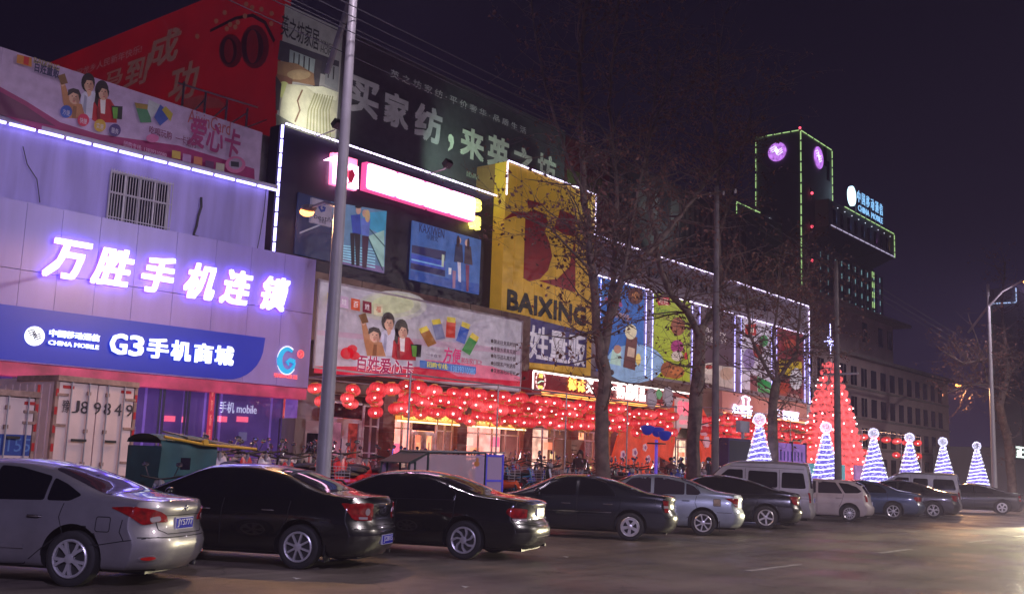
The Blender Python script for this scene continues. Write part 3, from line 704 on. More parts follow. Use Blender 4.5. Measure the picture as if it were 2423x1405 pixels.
pr.poly([(1848,790),(1888,798),(1888,848),(1848,842)], (120,34,34)).disc(1868,812,15,10,(190,80,60)).poly([(1842,850),(1896,856),(1896,890),(1842,890)], (210,180,40)).disc(1882,896,15,26,(220,215,225)).disc(1852,915,14,16,(170,60,40)).text('雨润食品', 1862, 936, 1888, 935, (240,225,225)).done()
for ua in (1417, 1526, 1542, 1636, 1654, 1737, 1752, 1824, 1836, 1902):
    u = WR.uv(ua, 800)[0]; led(store, mk, (u, WR.uv(ua, 900 if ua > 1540 else 890)[1] if ua < 1700 else WR.uv(1913, 955)[1]), (u, v2-.1), 8, M_led, d=-.07, r=.018)

# ---------------- fashion light boxes on the dark storey
t, m_, pr = poster(WM, ((700,472),(912,498),(697,602),(905,647)), 'light_box', 'fashion light box with a couple in blue shirts in front of steps', 'light box', (30, 42, 80), .45, d=-.06)
pr.poly([(780,478),(912,500),(906,646),(800,620)], (96,130,165)).poly([(850,505),(912,500),(908,560),(868,540)], (60,150,190)).poly([(866,560),(906,545),(905,645),(884,600)], (150,190,185)).poly([(800,610),(905,632),(905,647),(796,622)], (120,100,150))
for k in range(7): pr.poly([(806,580+k*6),(884,590+k*7),(884,593+k*7),(806,583+k*6)], (150,205,225)) if k == 0 else pr.poly([(806,580+k*6),(884,590+k*7),(884,593+k*7),(806,583+k*6)])
pr.poly([(705,550),(800,512),(800,516),(705,554)], (150,150,170)).line([(866,560),(884,600),(902,640)], .05, (40,80,90)).line([(868,540),(908,585)], .04)
pr.poly([(826,510),(848,508),(850,556),(830,552)], (50,70,160)).poly([(850,516),(872,518),(868,560),(851,556)], (90,110,190)).poly([(834,552),(848,555),(846,630),(838,630)], (28,20,40)).poly([(824,552),(834,552),(834,628),(827,628)]).poly([(852,558),(868,560),(862,636),(852,634)], (60,30,60))
pr.disc(843,498,6,10,(190,150,140)).disc(858,506,6,9).disc(843,490,8,4,(30,25,40)).disc(864,512,6,15,(190,160,120)).done()
t, m_, pr = poster(WM, ((975,523),(1136,568),(966,661),(1130,697)), 'light_box', 'pale blue fashion light box with two women walking past a bench', 'light box', (70, 104, 170), .5, d=-.06)
pr.poly([(972,580),(1052,595),(1050,618),(971,598)], (48,46,90)).poly([(969,620),(1050,640),(1050,655),(968,636)]).poly([(970,600),(1050,620),(1050,640),(969,622)], (60,80,180)).poly([(968,640),(1050,658),(1130,672),(1130,697),(966,661)], (56,84,160)).poly([(970,612),(1046,630),(1046,633),(970,616)], (120,170,220)).poly([(1042,602),(1048,604),(1046,632),(1041,630)], (180,190,170))
pr.text('KAXIWEN', 988, 549, 1048, 545, (40,40,80)).text('佧茜文', 1005, 566, 1033, 561)
pr.poly([(1074,578),(1090,580),(1092,622),(1070,620)], (50,50,80)).poly([(1096,582),(1110,584),(1114,628),(1094,624)], (70,56,70)).poly([(1078,620),(1086,622),(1086,668),(1080,666)], (205,195,215)).poly([(1097,626),(1106,628),(1104,690),(1099,690)], (120,60,90)).poly([(1066,640),(1074,642),(1072,682),(1066,682)], (150,110,140)).disc(1081,570,5,8,(200,160,150)).disc(1100,575,5,8).disc(1079,572,4,14,(50,30,40)).disc(1103,578,3,14).poly([(1056,634),(1063,635),(1062,650),(1056,650)], (220,220,230)).done()
bs, m_ = wthing(WM, 'shop_badge', 'small square white sign with a blue swirl and grey lettering', 'sign', WM.uv(728, 530)[0], WM.uv(728, 530)[1])
u0, u1, v0, v1 = px_rect(WM, (731,469),(779,482),(728,527),(777,539)); m_().box(u0, -.16, v0, u1, -.02, v1).build('board', ink((150,140,165), .3), bs)
pr = Print(WM, bs, m_, -.17, .15); pr.line([(762,484),(752,484),(747,492),(752,501),(759,499),(761,494),(755,492)], .09, (40,60,150)).text('bestñ', 735, 518, 774, 516, (50,44,70)).text('百思图', 746, 528, 763, 525).done()

# ---------------- neon sign "3F"
t, m_ = wthing(WM, 'neon_sign', 'long glaring pink-white neon sign with a pink logo and yellow figures', 'sign', WM.uv(850, 450)[0], WM.uv(850, 450)[1])
u0, u1, v0, v1 = px_rect(WM, (854,388),(1109,468),(850,447),(1105,531))
M_nw = glow('neon_white_pink', (1.0, .50, .80), 5.0); M_np = glow('neon_pink', (1.0, .16, .34), 2.2)
m_().box(u0, -.30, v0, u1, -.04, v1).build('casing', mat('pink_casing', (.5, .06, .2), .5, emit=(1, .1, .35), es=.9), t)
n = 4
for k in range(n):
    a, b = u0+(u1-u0)*k/n, u0+(u1-u0)*(k+1)/n
    m_().prism(rounded([(a+.03, v0+.04), (b-.0, v0+.04), (b-.0, v1-.04), (a+.03, v1-.04)], .12), -.36, -.305).build('lit_letter_block', M_nw, t)
pr = Print(WM, t, m_, -.30, 0)
a = WM.uv(777, 372); b = WM.uv(834, 453)
def lg(pts, m, d=-.34): mb = m_(); mb.prism([WM.uv(*p) for p in pts], d, -.05); mb.build('logo_stroke', m, t)
M_nr = mat('dark_red_face', (.25, .01, .03), .5, emit=(.6, .02, .08), es=.5)
lg([(778,363),(836,380),(834,453),(775,437)], M_np, -.2)
lg([(780,384),(806,386),(808,400),(803,414),(809,432),(797,444),(778,434)], M_nw); lg([(762,380),(780,372),(806,384),(806,390),(780,382)], M_nw); lg([(814,392),(832,398),(832,450),(812,446),(824,424)], M_nw); lg([(786,364),(808,372),(788,372)], M_np)
lg([(809,410),(818,404),(824,418),(816,436),(808,430)], M_nr, -.345)
M_ny = glow('neon_yellow', (1.0, .80, .12), 3.0)
for s_, q0, q1 in (('3', (1108, 499), (1129, 476)), ('楼', (1105, 540), (1127, 516))):
    a = WM.uv(*q0); b = WM.uv(*q1); mb = m_(); text_into(mb, s_, a[0], a[1], b[0], b[1], -.25, -.05, .05); mb.build('letter', M_ny, t)

# ================ rooftop boards
YT = 27.0
WT = Wall((0, YT)); cT = WT.uv(668, 100); WTL = Wall((WT.world(cT[0], 0).x, YT), -pi/2)
vt = (WT.uv(670, 8)[1]+WT.uv(1335, 309)[1])/2; v0 = vTop-.2
uW = WT.uv(803, 200)[0]; uE = WT.uv(1335, 400)[0]
bd, m_ = wthing(WT, 'billboard', 'huge rooftop billboard, white bedding picture at its end and a dark field of large characters', 'billboard', cT[0], v0)
m_().box(cT[0], -.02, v0, uW-.01, .3, vt).build('picture_sheet', ink((170,166,172), .10), bd)  # sheet and print glow faintly to stand for floodlight on them
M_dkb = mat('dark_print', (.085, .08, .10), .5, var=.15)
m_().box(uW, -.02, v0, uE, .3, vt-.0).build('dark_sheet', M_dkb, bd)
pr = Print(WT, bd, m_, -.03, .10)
pr.text('英之坊家居', 662, 84, 755, 72, (40,36,44), off=.01).text('YING\'S', 757, 108, 790, 108).text('HOME', 757, 124, 789, 122)
pr.poly([(661,96),(801,146),(798,188),(655,142)], (70,66,80)).poly([(684,118),(744,142),(742,172),(682,152)], (150,160,168)).poly([(770,150),(801,160),(797,215),(766,200)], (150,150,160)).poly([(744,140),(760,146),(752,210),(738,204)], (84,78,86))
for x in (694, 706, 718, 730, 776, 788): pr.line([(x, 122+(x-684)*.36), (x-2, 158+(x-684)*.3)], .05, (60,56,66)) if x == 694 else pr.line([(x, 122+(x-684)*.36), (x-2, 158+(x-684)*.3)], .05)
pr.poly([(655,145),(700,152),(740,176),(742,204),(700,196),(652,190)], (150,116,92)).poly([(652,176),(690,186),(686,226),(648,214)], (130,90,78)).disc(704,178,28,12,(176,150,120)).disc(668,214,16,20,(186,192,130))
pr.poly([(676,200),(720,204),(798,220),(788,332),(700,305),(657,285),(662,240)], (196,192,170)).poly([(720,206),(760,206),(797,220),(792,240),(748,226)], (222,220,200))
for k in range(8): pr.line([(742+k*6,222+k*1),(726+k*7,262),(722+k*8,312+k*2)], .045, (150,150,110)) if k == 0 else pr.line([(742+k*6,222+k*1),(726+k*7,262),(722+k*8,312+k*2)], .045)
pr.line([(712,214),(700,240),(706,262),(694,290)], .06, (120,90,70)).poly([(648,270),(700,300),(788,330),(787,345),(650,300)], (110,110,104)).poly([(648,180),(662,200),(655,262),(648,262)], (60,50,56))
SV = (190,186,198); GG = (225, 235, 222)  # right-hand letters: green floodlight and its brightness put into the ink
for s_, x0, y0, x1, y1, c in (('买',820,262,894,203,SV),('家',902,292,965,236,SV),('纺',975,324,1043,266,SV),(',',1054,358,1070,322,GG),('来',1083,368,1142,318,GG),('英',1147,390,1202,336,GG),('之',1207,408,1260,362,GG),('坊',1265,428,1311,376,GG)):
    pr.text(s_, x0, y0, x1, y1, c, off=.045 if s_ != ',' else .02)
pr.text('英 之 坊 家 纺 · 平 价 奢 华 · 品 质 生 活', 918, 184, 1240, 304, (190,190,196), off=.01).text('团购热线', 1098, 418, 1150, 424, (170,185,170), off=.02)
pr.done()
# its end face: the red new-year board
rb, m_ = wthing(WTL, 'billboard', 'dark red new-year billboard round the corner, with brush characters and two drum lanterns', 'billboard', 0, v0)
vr = WTL.uv(458, 10)[1]; vr0 = WTL.uv(640, 258)[1]; M_redp = mat('red_print', (.16, .004, .012), .5, var=.25, scale=.4, emit=(.55, .006, .016), es=.14)  # board has no backlight; its brightness is painted in as glow
uF = WTL.uv(110, 200)[0]
m_().box(uF, -.02, min(vr0, v0), -.01, .25, vr).build('sheet', M_redp, rb)
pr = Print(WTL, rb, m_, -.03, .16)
pr.text('集团祝龙乡人民新年快乐!', 150, 196, 338, 106, (150,110,120))
CR = (150,104,100)
pr.text('到', 292, 215, 352, 128, CR, off=.03, shear=.2).text('成', 345, 170, 426, 62, off=.03, shear=.2).text('马', 245, 212, 292, 160, off=.03, shear=.2).text('功', 396, 250, 470, 140, off=.03, shear=.15)
pr.disc(605,112,34,52,(92,8,18)).disc(548,122,28,40).disc(600,112,26,42,(54,4,14)).disc(543,122,20,32).disc(600,112,14,40,(120,14,22)).disc(544,122,11,28)
pr.line([(500,75),(560,45),(600,38),(630,55),(652,100)], .12, (40,10,16)).poly([(420,262),(445,235),(480,226),(520,234),(540,256)], (150,60,64))
for k, (x, y) in enumerate([(548,60),(566,55),(583,40),(622,24),(646,34),(645,58),(560,66),(600,20),(540,70),(515,52),(586,12),(470,88),(535,32)]): pr.disc(x, y, 5, 6, (150,96,76)) if k == 0 else pr.disc(x, y, 5, 6)
pr.done()
m_ = None
sc_, m_ = wthing(WM, 'roof_scaffold', 'dark steel framework of struts behind the red billboard above the roof', 'scaffold', uL-2, vTop-2)
for k in range(4):
    x = uL-2.6+k*.8; m_().tube([(x, 1.5, vTop-1.6), (x, 1.5, vTop+.9-k*.05)], .035, 6).build('strut', M_steel, sc_); m_().tube([(x, 1.5, vTop-.5+k*.2), (x+.8, 1.5, vTop+.6)], .025, 6).build('brace', M_steel, sc_)
m_().tube([(uL-2.8, 1.5, vTop+.8), (uL+.2, 1.5, vTop+.9)], .03, 6).build('rail', M_steel, sc_)
# far rooftop boards behind the trees
for k, (xa, xb, yt0, yt1, yb0, lab, rgb) in enumerate(((1337,1440,318,366,445,'rooftop board with a red end and white blossoms behind the bare tree',(110,26,26)),(1444,1610,372,446,500,'long dark rooftop board with grey pictures behind the branches',(58,52,60)),(1614,1765,450,518,600,'last dim rooftop board of upright slats before the tower',(62,56,58)))):
    u0, u1 = WT.uv(xa, 400)[0], WT.uv(xb, 500)[0]; v1 = (WT.uv(xa, yt0)[1]+WT.uv(xb, yt1)[1])/2; vv0 = vTopR-.2
    b2, m2 = wthing(WT, 'billboard', lab, 'billboard', u0, vv0); m2().box(u0, -.02, vv0, u1, .3, v1).build('sheet', ink(rgb), b2)
    pr = Print(WT, b2, m2, -.03)
    if k == 0: pr.poly([(1350,440),(1380,420),(1425,470),(1405,500),(1350,470)], (150,160,130)).disc(1405,380,22,22,(140,130,136)).disc(1420,400,16,20,(96,86,96)).poly([(1340,400),(1440,430),(1440,470),(1340,440)], (90,96,40))
    elif k == 1:
        for j in range(6): pr.poly([(1455+j*26,405+j*12),(1475+j*26,414+j*12),(1475+j*26,480+j*12),(1455+j*26,470+j*12)], ((84,80,90),(44,40,50),(96,92,98))[j % 3])
        pr.text('买家居 选英之坊', 1450, 440, 1560, 456, (120,118,124))
    else:
        for j in range(11): pr.poly([(1622+j*12.5,475+j*6),(1628+j*12.5,478+j*6),(1628+j*12.5,560+j*5),(1622+j*12.5,557+j*5)], (104,98,100)) if j == 0 else pr.poly([(1622+j*12.5,475+j*6),(1628+j*12.5,478+j*6),(1628+j*12.5,560+j*5),(1622+j*12.5,557+j*5)])
    pr.done()
# roof floodlights that light the boards
def flood(u, v, d, aim, energy, col, spot, label):
    t, m3 = wthing(WM, 'floodlight', label, 'floodlight', u, v)
    m3().tube([(u, .0, v-.05), (u, d+.15, v+.02), (u, d, v+.1)], .02, 6).build('bracket', M_steel, t)
    o = m3(); o.obox((u, d, v+.2), (.16, 0, 0), (0, .05, .08), (0, -.10, .08)); o.build('housing', M_dark, t)
    m3().obox((u, d+.045, v+.26), (.13, 0, 0), (0, .012, .014), (0, -.07, .055)).build('lens', glow('flood_lens', col, 3), t)
    p = WM.world(u, v+.36, d+.10); l = lamp_light('lamp', 'SPOT', p, energy, col, .08, rot=aim-p, spot=spot, blend=.9); return t
aimW = WT.world(WT.uv(730, 300)[0], WT.uv(730, 270)[1])
flood(WM.uv(748, 330)[0], vTop+.05, -1.0, aimW, 330, (1, 1, .86), 90, 'roof floodlight below the bedding picture')
flood(WM.uv(1010, 420)[0], vTop+.05, -1.0, WT.world(WT.uv(1150, 380)[0], WT.uv(1150, 370)[1]), 420, (.62, 1, .68), 100, 'roof floodlight left of the yellow tower')
flood(WM.uv(1420, 545)[0], vTop+.05, -1.3, WT.world(WT.uv(1290, 380)[0], WT.uv(1290, 395)[1]), 260, (.62, 1, .68), 90, 'roof floodlight right of the yellow tower')
flood(WM.uv(1600, 640)[0], vTop+.05, -1.3, WT.world(WT.uv(1560, 460)[0], WT.uv(1560, 500)[1]), 420, (.8, 1, .8), 110, 'roof floodlight on the grey wing')

# ================ brown box with the family banner
u0, u1, v0, v1 = px_rect(WB, (752,648),(1256,745),(745,886),(1250,915))
vb0 = WB.uv(1250, 872)[1]
mk().box(u0-.6, -.8, vb0-.1, u1, .04, v1).build('sign_box', M_brown, store)
for k in range(1, 6): mk().box(u0+(u1-u0)*k/6, -.805, v1-.42, u0+(u1-u0)*k/6+.02, -.8, v1).build('cladding_joint', M_seam, store)
t, m_, pr = poster(WB, ((757,665),(1233,762),(740,880),(1228,914)), 'banner', 'wide white banner with a printed family, five cards and magenta title characters', 'banner', (176,168,184), .42, d=-.03, frame=mat('banner_edge', (.45, .42, .46), .5))  # banner is front-lit; that light is put into the ink as glow
pr.disc(925,724,84,36,(180,176,176)).disc(925,722,70,30,(184,184,166)).disc(928,720,50,22,(188,192,154)).poly([(745,780),(1100,812),(1230,830),(1230,840),(745,792)], (180,152,174))
pr.poly([(742,866),(1000,868),(1229,900),(1228,914),(740,882)], (205,26,60)).poly([(1000,850),(1160,866),(1229,892),(1229,902),(1080,890)], (214,110,140))
family(pr, 878, 812, .92)
for k, (x, y, rgb, rot) in enumerate(((1008,800,(150,100,50),-.5),(1032,784,(120,124,160),-.25),(1060,780,(196,60,44),.05),(1088,792,(56,90,180),.3),(1104,818,(50,130,60),.5))):
    c, s_ = cos(rot), sin(rot); r_ = lambda a, b: (x+a*c-b*s_, y+a*s_+b*c)
    pr.poly([r_(-11,-22), r_(11,-20), r_(11,20), r_(-11,18)], rgb).poly([r_(-10,-30), r_(10,-28), r_(10,-16), r_(-10,-18)], (214,190,70))
pr.text('一卡在手', 1000, 842, 1037, 840, (70,50,80)).text('方便', 1040, 858, 1082, 826, (196,20,110), off=.03, shear=.1).text('就在家门口!', 1083, 858, 1132, 852, (180,30,90), off=.01)
pr.poly([(985,852),(1118,868),(1118,884),(985,870)], (56,104,180)).text('团购专线:', 1002, 868, 1052, 862, (230,220,60), off=.01).text('13839310080', 1058, 880, 1116, 872, (120,170,220), off=.02)
pr.text('百姓爱心卡', 832, 876, 970, 856, (240,232,238), off=.07).text('百姓爱心卡', 832, 876, 970, 856, (168,20,88), off=.03).disc(812,836,16,14,(210,30,50)).disc(824,826,12,10).disc(830,842,12,10)
for k, s_ in enumerate(('朋友往来真时尚', '孝敬长辈真实惠', '年节送礼真方便', '回馈客户好选择', '发放福利好轻松')):
    pr.text('●'+s_, 1152, 812+k*17.2, 1211, 811.5+k*16.8, (50,30,40), off=.01) if k == 0 else pr.text('●'+s_, 1152, 812+k*17.2, 1211, 811.5+k*16.8, off=.01)
for x, rgb, s_ in ((776,(214,190,60),'百'),(804,(200,170,200),'姓'),(831,(206,84,50),'百'),(858,(120,24,50),'姓'),(884,(214,204,170),'福')):
    y = 708+(x-776)*.22; pr.poly([(x-11,y-14),(x+10,y-10),(x+10,y+17),(x-11,y+13)], rgb).text(s_, x-6, y+7, x+6, y-5, (240,230,235) if x != 884 else (200,60,40))
pr.done()
# ================ phone shop building on the left
up0 = WP.uv(0, 600)[0]-4
WP2 = Wall(WP.world(0, 0, .55), WP.a)
uE2 = WP2.uv(632, 500)[0]
vLed = (WP2.uv(0, 290)[1]+WP2.uv(640, 443)[1])/2
shop, m_ = wthing(WP2, 'phone_shop_building', 'whitewashed two-storey building behind the phone shop sign, with barred window and blue roof light line', 'building', uE2, 0)
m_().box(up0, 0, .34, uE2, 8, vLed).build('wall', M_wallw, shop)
m_().box(up0, -.10, vLed-.02, uE2+.25, .2, vLed+.12).build('roof_coping', M_concrete, shop)
led(shop, m_, (WP2.uv(-60, 280)[0], vLed-.06), (uE2+.2, vLed-.06), 12, M_led, d=-.16, r=.04)
# barred window
u0, u1, v0, v1 = px_rect(WP2, (262,407),(400,438),(250,530),(388,560))
win = m_().box(u0, -.01, v0, u1, .12, v1); win.build('window', M_winglass, shop)
wob = shop.children[-1]
fr = m_(); w = .05
for uu in (u0, u0+(u1-u0)*.25, u0+(u1-u0)*.5, u0+(u1-u0)*.75, u1): fr.box(uu-w/2, -.05, v0, uu+w/2, -.005, v1)
for vv in (v1, v1-(v1-v0)*.38, v0): fr.box(u0, -.052, vv-w/2, u1, -.004, vv+w/2)
f_ = fr.build('window_frame', M_frame, shop)
for k in range(24):
    uu = u0-.05+(u1-u0+.1)*k/23; m_().tube([(uu, -.16, v0-.1), (uu, -.16, v1+.06)], .012, 5).build('window_bar', M_frame, shop)
for vv in (v0+.2, v1-(v1-v0)*.40, v1): m_().tube([(u0-.06, -.17, vv), (u1+.06, -.17, vv)], .016, 5).build('window_rail', M_frame, shop)
cw, m2 = wthing(WP2, 'wall_cable', 'thick dark cable hanging loose on the whitewashed wall right of the barred window', 'cable', *WP2.uv(470, 560))
m2().tube([(a, -.05-.03*(k % 2), b) for k, (a, b) in enumerate(WP2.uv(*p) for p in ((474,468),(473,490),(467,512),(462,535),(456,556),(466,562)))], .035, 6).build('cable', M_dark, cw)
for pts, lab in ((((52,348),(62,390),(85,425),(92,480)), 'thin wire sagging down the whitewashed wall at far left'), (((628,440),(622,500),(612,560),(606,590)), 'thin wire hanging at the right end of the whitewashed wall')):
    c2_, m2 = wthing(WP2, 'wall_wire', lab, 'wire', *WP2.uv(*pts[-1])); m2().tube([(a, -.06, b) for a, b in (WP2.uv(*p) for p in pts)], .012, 5).build('wire', M_dark, c2_)
# pink-white billboard along its roof edge
WQ = Wall((0, 25.75))
t, m2, pr = poster(WQ, ((0,110),(627,318),(-6,262),(603,432)), 'billboard', 'long slanting pink and white rooftop billboard with a printed family above the blue light line', 'billboard', (176,150,190), 0.13, d=-.03)  # unlit board, brightened by a faint glow in the ink
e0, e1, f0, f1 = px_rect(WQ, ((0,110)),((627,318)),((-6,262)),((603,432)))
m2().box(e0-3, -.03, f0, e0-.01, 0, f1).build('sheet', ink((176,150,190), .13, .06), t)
m2().box(e0-3, .05, f0+.1, e1, .30, f1-.1).build('backing_frame', M_dark, t)
pr.poly([(-20,196),(60,240),(140,290),(230,318),(420,345),(600,400),(601,430),(400,392),(240,352),(110,318),(-20,262)], (140,30,96)).poly([(-20,208),(60,252),(130,300),(-20,268)], (90,20,72))
family(pr, 168, 250, .95)
for x, y, rgb, s_ in ((152,266,(50,80,170),'方便'),(192,286,(190,40,80),'快捷'),(231,299,(190,150,50),'实惠'),(266,310,(70,50,110),'服务')): pr.disc(x, y, 14, 15, rgb).text(s_, x-9, y+6, x+9, y-2, (190,180,200))
pr.poly([(312,245),(345,250),(352,292),(326,292)], (70,120,90)).poly([(312,245),(342,250),(345,262),(316,258)], (150,120,60)).poly([(345,238),(372,250),(352,285),(342,262)], (170,170,180)).poly([(372,250),(402,275),(372,300),(358,280)], (60,80,160)).poly([(385,254),(402,272),(396,290),(376,262)], (170,150,60))
pr.poly([(34,132),(68,140),(68,162),(32,152)], (190,120,40)).poly([(50,136),(62,140),(60,158),(48,154)], (190,30,30)).text('百姓量贩', 72, 172, 134, 164, (50,44,90), off=.03).text('BAIXING', 72, 152, 134, 158, (150,130,60))
pr.text('AixinCard', 436, 292, 538, 292, (160,70,80), off=.0).text('爱心卡', 434, 345, 560, 312, (150,50,110), off=.03, shear=.1).text('吃喝玩购', 344, 318, 399, 316, (120,50,90), off=.01).text('一卡通行', 406, 340, 458, 333)
pr.text('团购专线: 13839310080', 284, 348, 386, 364, (190,150,190)).disc(352,330,15,10,(190,100,150)).disc(548,392,24,20).disc(548,390,16,13,(150,128,160)).poly([(537,384),(556,386),(556,398),(537,396)], (30,30,50))
for k, (x, y, rgb) in enumerate(((408,368,(180,150,70)),(433,376,(160,120,170)),(459,382,(180,110,80)),(486,392,(90,40,90)),(511,397,(170,160,150)))): pr.poly([(x-10,y-10),(x+10,y-6),(x+9,y+12),(x-11,y+8)], rgb)
pr.done()

# the big shop sign: aluminium panels, light-up letters, blue band
sg, m2 = wthing(WP, 'shop_sign', 'huge lilac-lit shop sign with white light-up characters over a blue band', 'shop sign', 0, WP.uv(400, 880)[1])
T0 = (WP.uv(3, 468)[1]+WP.uv(737, 622)[1])/2; Bt = (WP.uv(0, 857)[1]+WP.uv(712, 916)[1])/2; Md = (WP.uv(0, 722)[1]+WP.uv(613, 801)[1])/2
uRt = (WP.uv(737, 622)[0]+WP.uv(712, 916)[0])/2
xs = [WP.uv(p, 700)[0] for p in (-330, -235, -150, -62, 30, 118, 210, 300, 395, 490, 575, 655)]+[uRt]
for a, b in zip(xs, xs[1:]):
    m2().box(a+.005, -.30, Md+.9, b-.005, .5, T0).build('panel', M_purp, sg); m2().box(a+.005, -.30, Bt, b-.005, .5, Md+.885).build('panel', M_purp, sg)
M_blue = mat('blue_sign_face', lin((34, 48, 160)), .35, emit=lin((30, 44, 170)), es=.42)
cr_ = 1.15; uB = WP.uv(613, 800)[0]
bl = [(xs[0], Bt+.02), (xs[0], Md), (uB, Md)]+[(uB-.02-cr_+cr_*cos(a*pi/16), Bt+.02+cr_*.95-cr_*.93*sin(a*pi/16)) for a in range(0, 9)]
m2().prism(bl, -.325, -.29).build('blue_band', M_blue, sg)
M_let = glow('letter_face', (.80, .84, 1.0), 1.7); M_side = glow('letter_side', (.13, .05, 1.0), 10.0)
M_let2 = glow('letter_face_small', (.85, .92, 1.0), 1.5); M_side2 = glow('letter_side_small', (.12, .25, 1.0), 1.2)
def channel(parent, mk, s_, a, b, off, shear, d, mf, ms, name='letter'):
    mb = mk(); text_into(mb, s_, a[0], a[1], b[0], b[1], d-.07, d-.03, off, shear); nf = len(mb.f)
    ob = mb.build(name, mf, parent)
    mb = mk(); text_into(mb, s_, a[0], a[1], b[0], b[1], d-.025, d-.005, off, shear); mb.build('letter_glow_strip', ms, parent); return ob
for s_, a, b in (('万',-8.20,-7.22),('胜',-6.98,-6.0),('手',-5.70,-4.80),('机',-4.45,-3.52),('连',-3.30,-2.42),('锁',-2.06,-1.16)):
    channel(sg, m2, s_, (a, 5.70), (b, 6.70), .04, .24, -.36, M_let, M_side)
for s_, a, b in (('G',-6.30,-5.84),('3',-5.78,-5.38),('手',-5.28,-4.68),('机',-4.60,-4.02),('商',-3.92,-3.36),('城',-3.28,-2.70)):
    channel(sg, m2, s_, (a, 3.98), (b, 4.52), .045, 0, -.37, M_let2, M_side2)
channel(sg, m2, '中国移动通信', (-7.85, 4.25), (-6.58, 4.43), .02, 0, -.36, M_let2, M_side2, 'lettering')
channel(sg, m2, 'CHINA MOBILE', (-7.85, 4.05), (-6.58, 4.16), .02, 0, -.36, M_let2, M_side2, 'lettering')
def mobile_logo(mk, parent, cu, cv, r, d, mf, mi):
    mk().prism(ell(cu, cv, r, r, 28), d-.05, d).build('logo_disc', mf, parent)
    mb = mk()
    for k, (a, b) in enumerate(((-.42, .30), (-.16, .10), (.10, -.10))):
        pts = [(cu-r*.62+a*r*.4, cv+b*r+.10*r), (cu-.05*r+a*r*.5, cv+b*r*1.0+.34*r), (cu+.12*r+a*r*.4, cv+b*r+.20*r), (cu-.1*r+a*r*.4, cv+b*r-.15*r), (cu+.05*r+a*r*.4, cv+b*r-.30*r), (cu+.62*r+a*r*.2, cv+b*r+.02*r)]
        ribbon(mb, pts, r*.10, d-.056, d-.051)
    mb.build('logo_stroke', mi, parent)
mobile_logo(m2, sg, -8.18, 4.22, .235, -.335, M_let2, mat('logo_ink', (.02, .03, .14), .4))
# swirl logo at the right end
M_cy = mat('swirl_blue', (.02, .35, .6), .35, emit=(.02, .42, .75), es=.75); M_wh = glow('swirl_rim', (.9, .95, 1), 1.1); M_rd = glow('small_red_letters', (1, .04, .05), 1.1)
cu, cv = -.86, 4.32
arc = [(cu+.26*cos(a)*1.02, cv+.33*sin(a)) for a in [radians(x) for x in range(55, 420, 15)]]; arc = arc[:-4]
L, R_ = stroke(arc, [.06+.10*sin(pi*min(i/len(arc)*1.1, 1)) for i in range(len(arc))])
mb = m2()
for i in range(len(L)-1): mb.prism([L[i], L[i+1], R_[i+1], R_[i]], -.36, -.31)
ribbon(mb, [(cu+.26, cv-.02), (cu+.10, cv+.02), (cu, cv-.05), (cu+.06, cv-.14)], [.13, .12, .08, .03], -.36, -.31); mb.build('swirl', M_cy, sg)
mb = m2(); L, R_ = stroke([(cu+.33*cos(a), cv+.41*sin(a)) for a in [radians(x) for x in range(55, 330, 15)]], .025)
for i in range(len(L)-1): mb.prism([L[i], L[i+1], R_[i+1], R_[i]], -.34, -.31)
mb.build('swirl_rim', M_wh, sg)
mb = m2(); ribbon(mb, ell(-.40, 4.55, .10, .11, 14)+[(-.30, 4.55)], .025, -.35, -.31); text_into(mb, '3', -.44, 4.49, -.36, 4.61, -.35, -.31, .02); mb.build('red_three', M_rd, sg)
mb = m2(); text_into(mb, '引领3G生活', -1.27, 3.80, -.46, 3.92, -.34, -.31, .01); mb.build('lettering', M_rd, sg)

# shop front below the sign
sf, m2 = wthing(WP, 'shop_facade', 'glazed phone shop front below the blue band with chrome posts and red couplets', 'shop front', 0, .34)
uL_ = xs[0]
m2().box(uL_, .3, .34, uRt+.1, .9, Bt-.01).build('header_wall', mat('shop_interior_wall', (.16, .10, .30), .6, emit=(.14, .07, .40), es=.6, var=.35, scale=1.2), sf)  # wall glows by itself in place of lamps inside the shop
m2().box(uL_, -.25, Bt-.34, uRt, .25, Bt-.02).build('lintel', mat('red_lintel', (.30, .05, .12), .4, emit=(.8, .05, .15), es=.28, var=.5, scale=1.5), sf)
um = [WP.uv(p, 1000)[0] for p in (-60, 20, 120, 340, 372, 380, 432, 440, 482, 508, 520, 640, 668)]
for p in (372, 381, 433, 441, 508, 667, 100, 20):
    u = WP.uv(p, 1000)[0]; m2().box(u-.035, -.06, .34, u+.035, .02, Bt-.34).build('chrome_post', M_chrome, sf)
for a, b in zip(um, um[1:]): m2().box(a+.04, .0, .34, b-.04, .012, Bt-.35).build('glass_pane', mat('shop_glass', (.03, .02, .08), .05, alpha=.35, spec=.8), sf)
M_pw = glow('pink_strip_light', (1, .10, .22), 2.2); M_shw = glow('shop_white_light', (.6, .62, 1), 1.6)
for a, b, y0, y1 in ((400,425,984,996),(510,548,985,996),(572,598,986,997)):
    p, q_ = WP.uv(a, y1), WP.uv(b, y0); m2().box(p[0], .22, p[1], q_[0], .28, q_[1]).build('strip_light', M_pw, sf)
mb = m2(); p, q_ = WP.uv(528, 975), WP.uv(618, 955); text_into(mb, 'realme 手机专卖', q_[0], p[1], p[0], q_[1], .20, .22, 0) if False else text_into(mb, '手机 mobile', p[0], p[1], q_[0], q_[1], .20, .22, 0); mb.build('lettering', M_shw, sf)
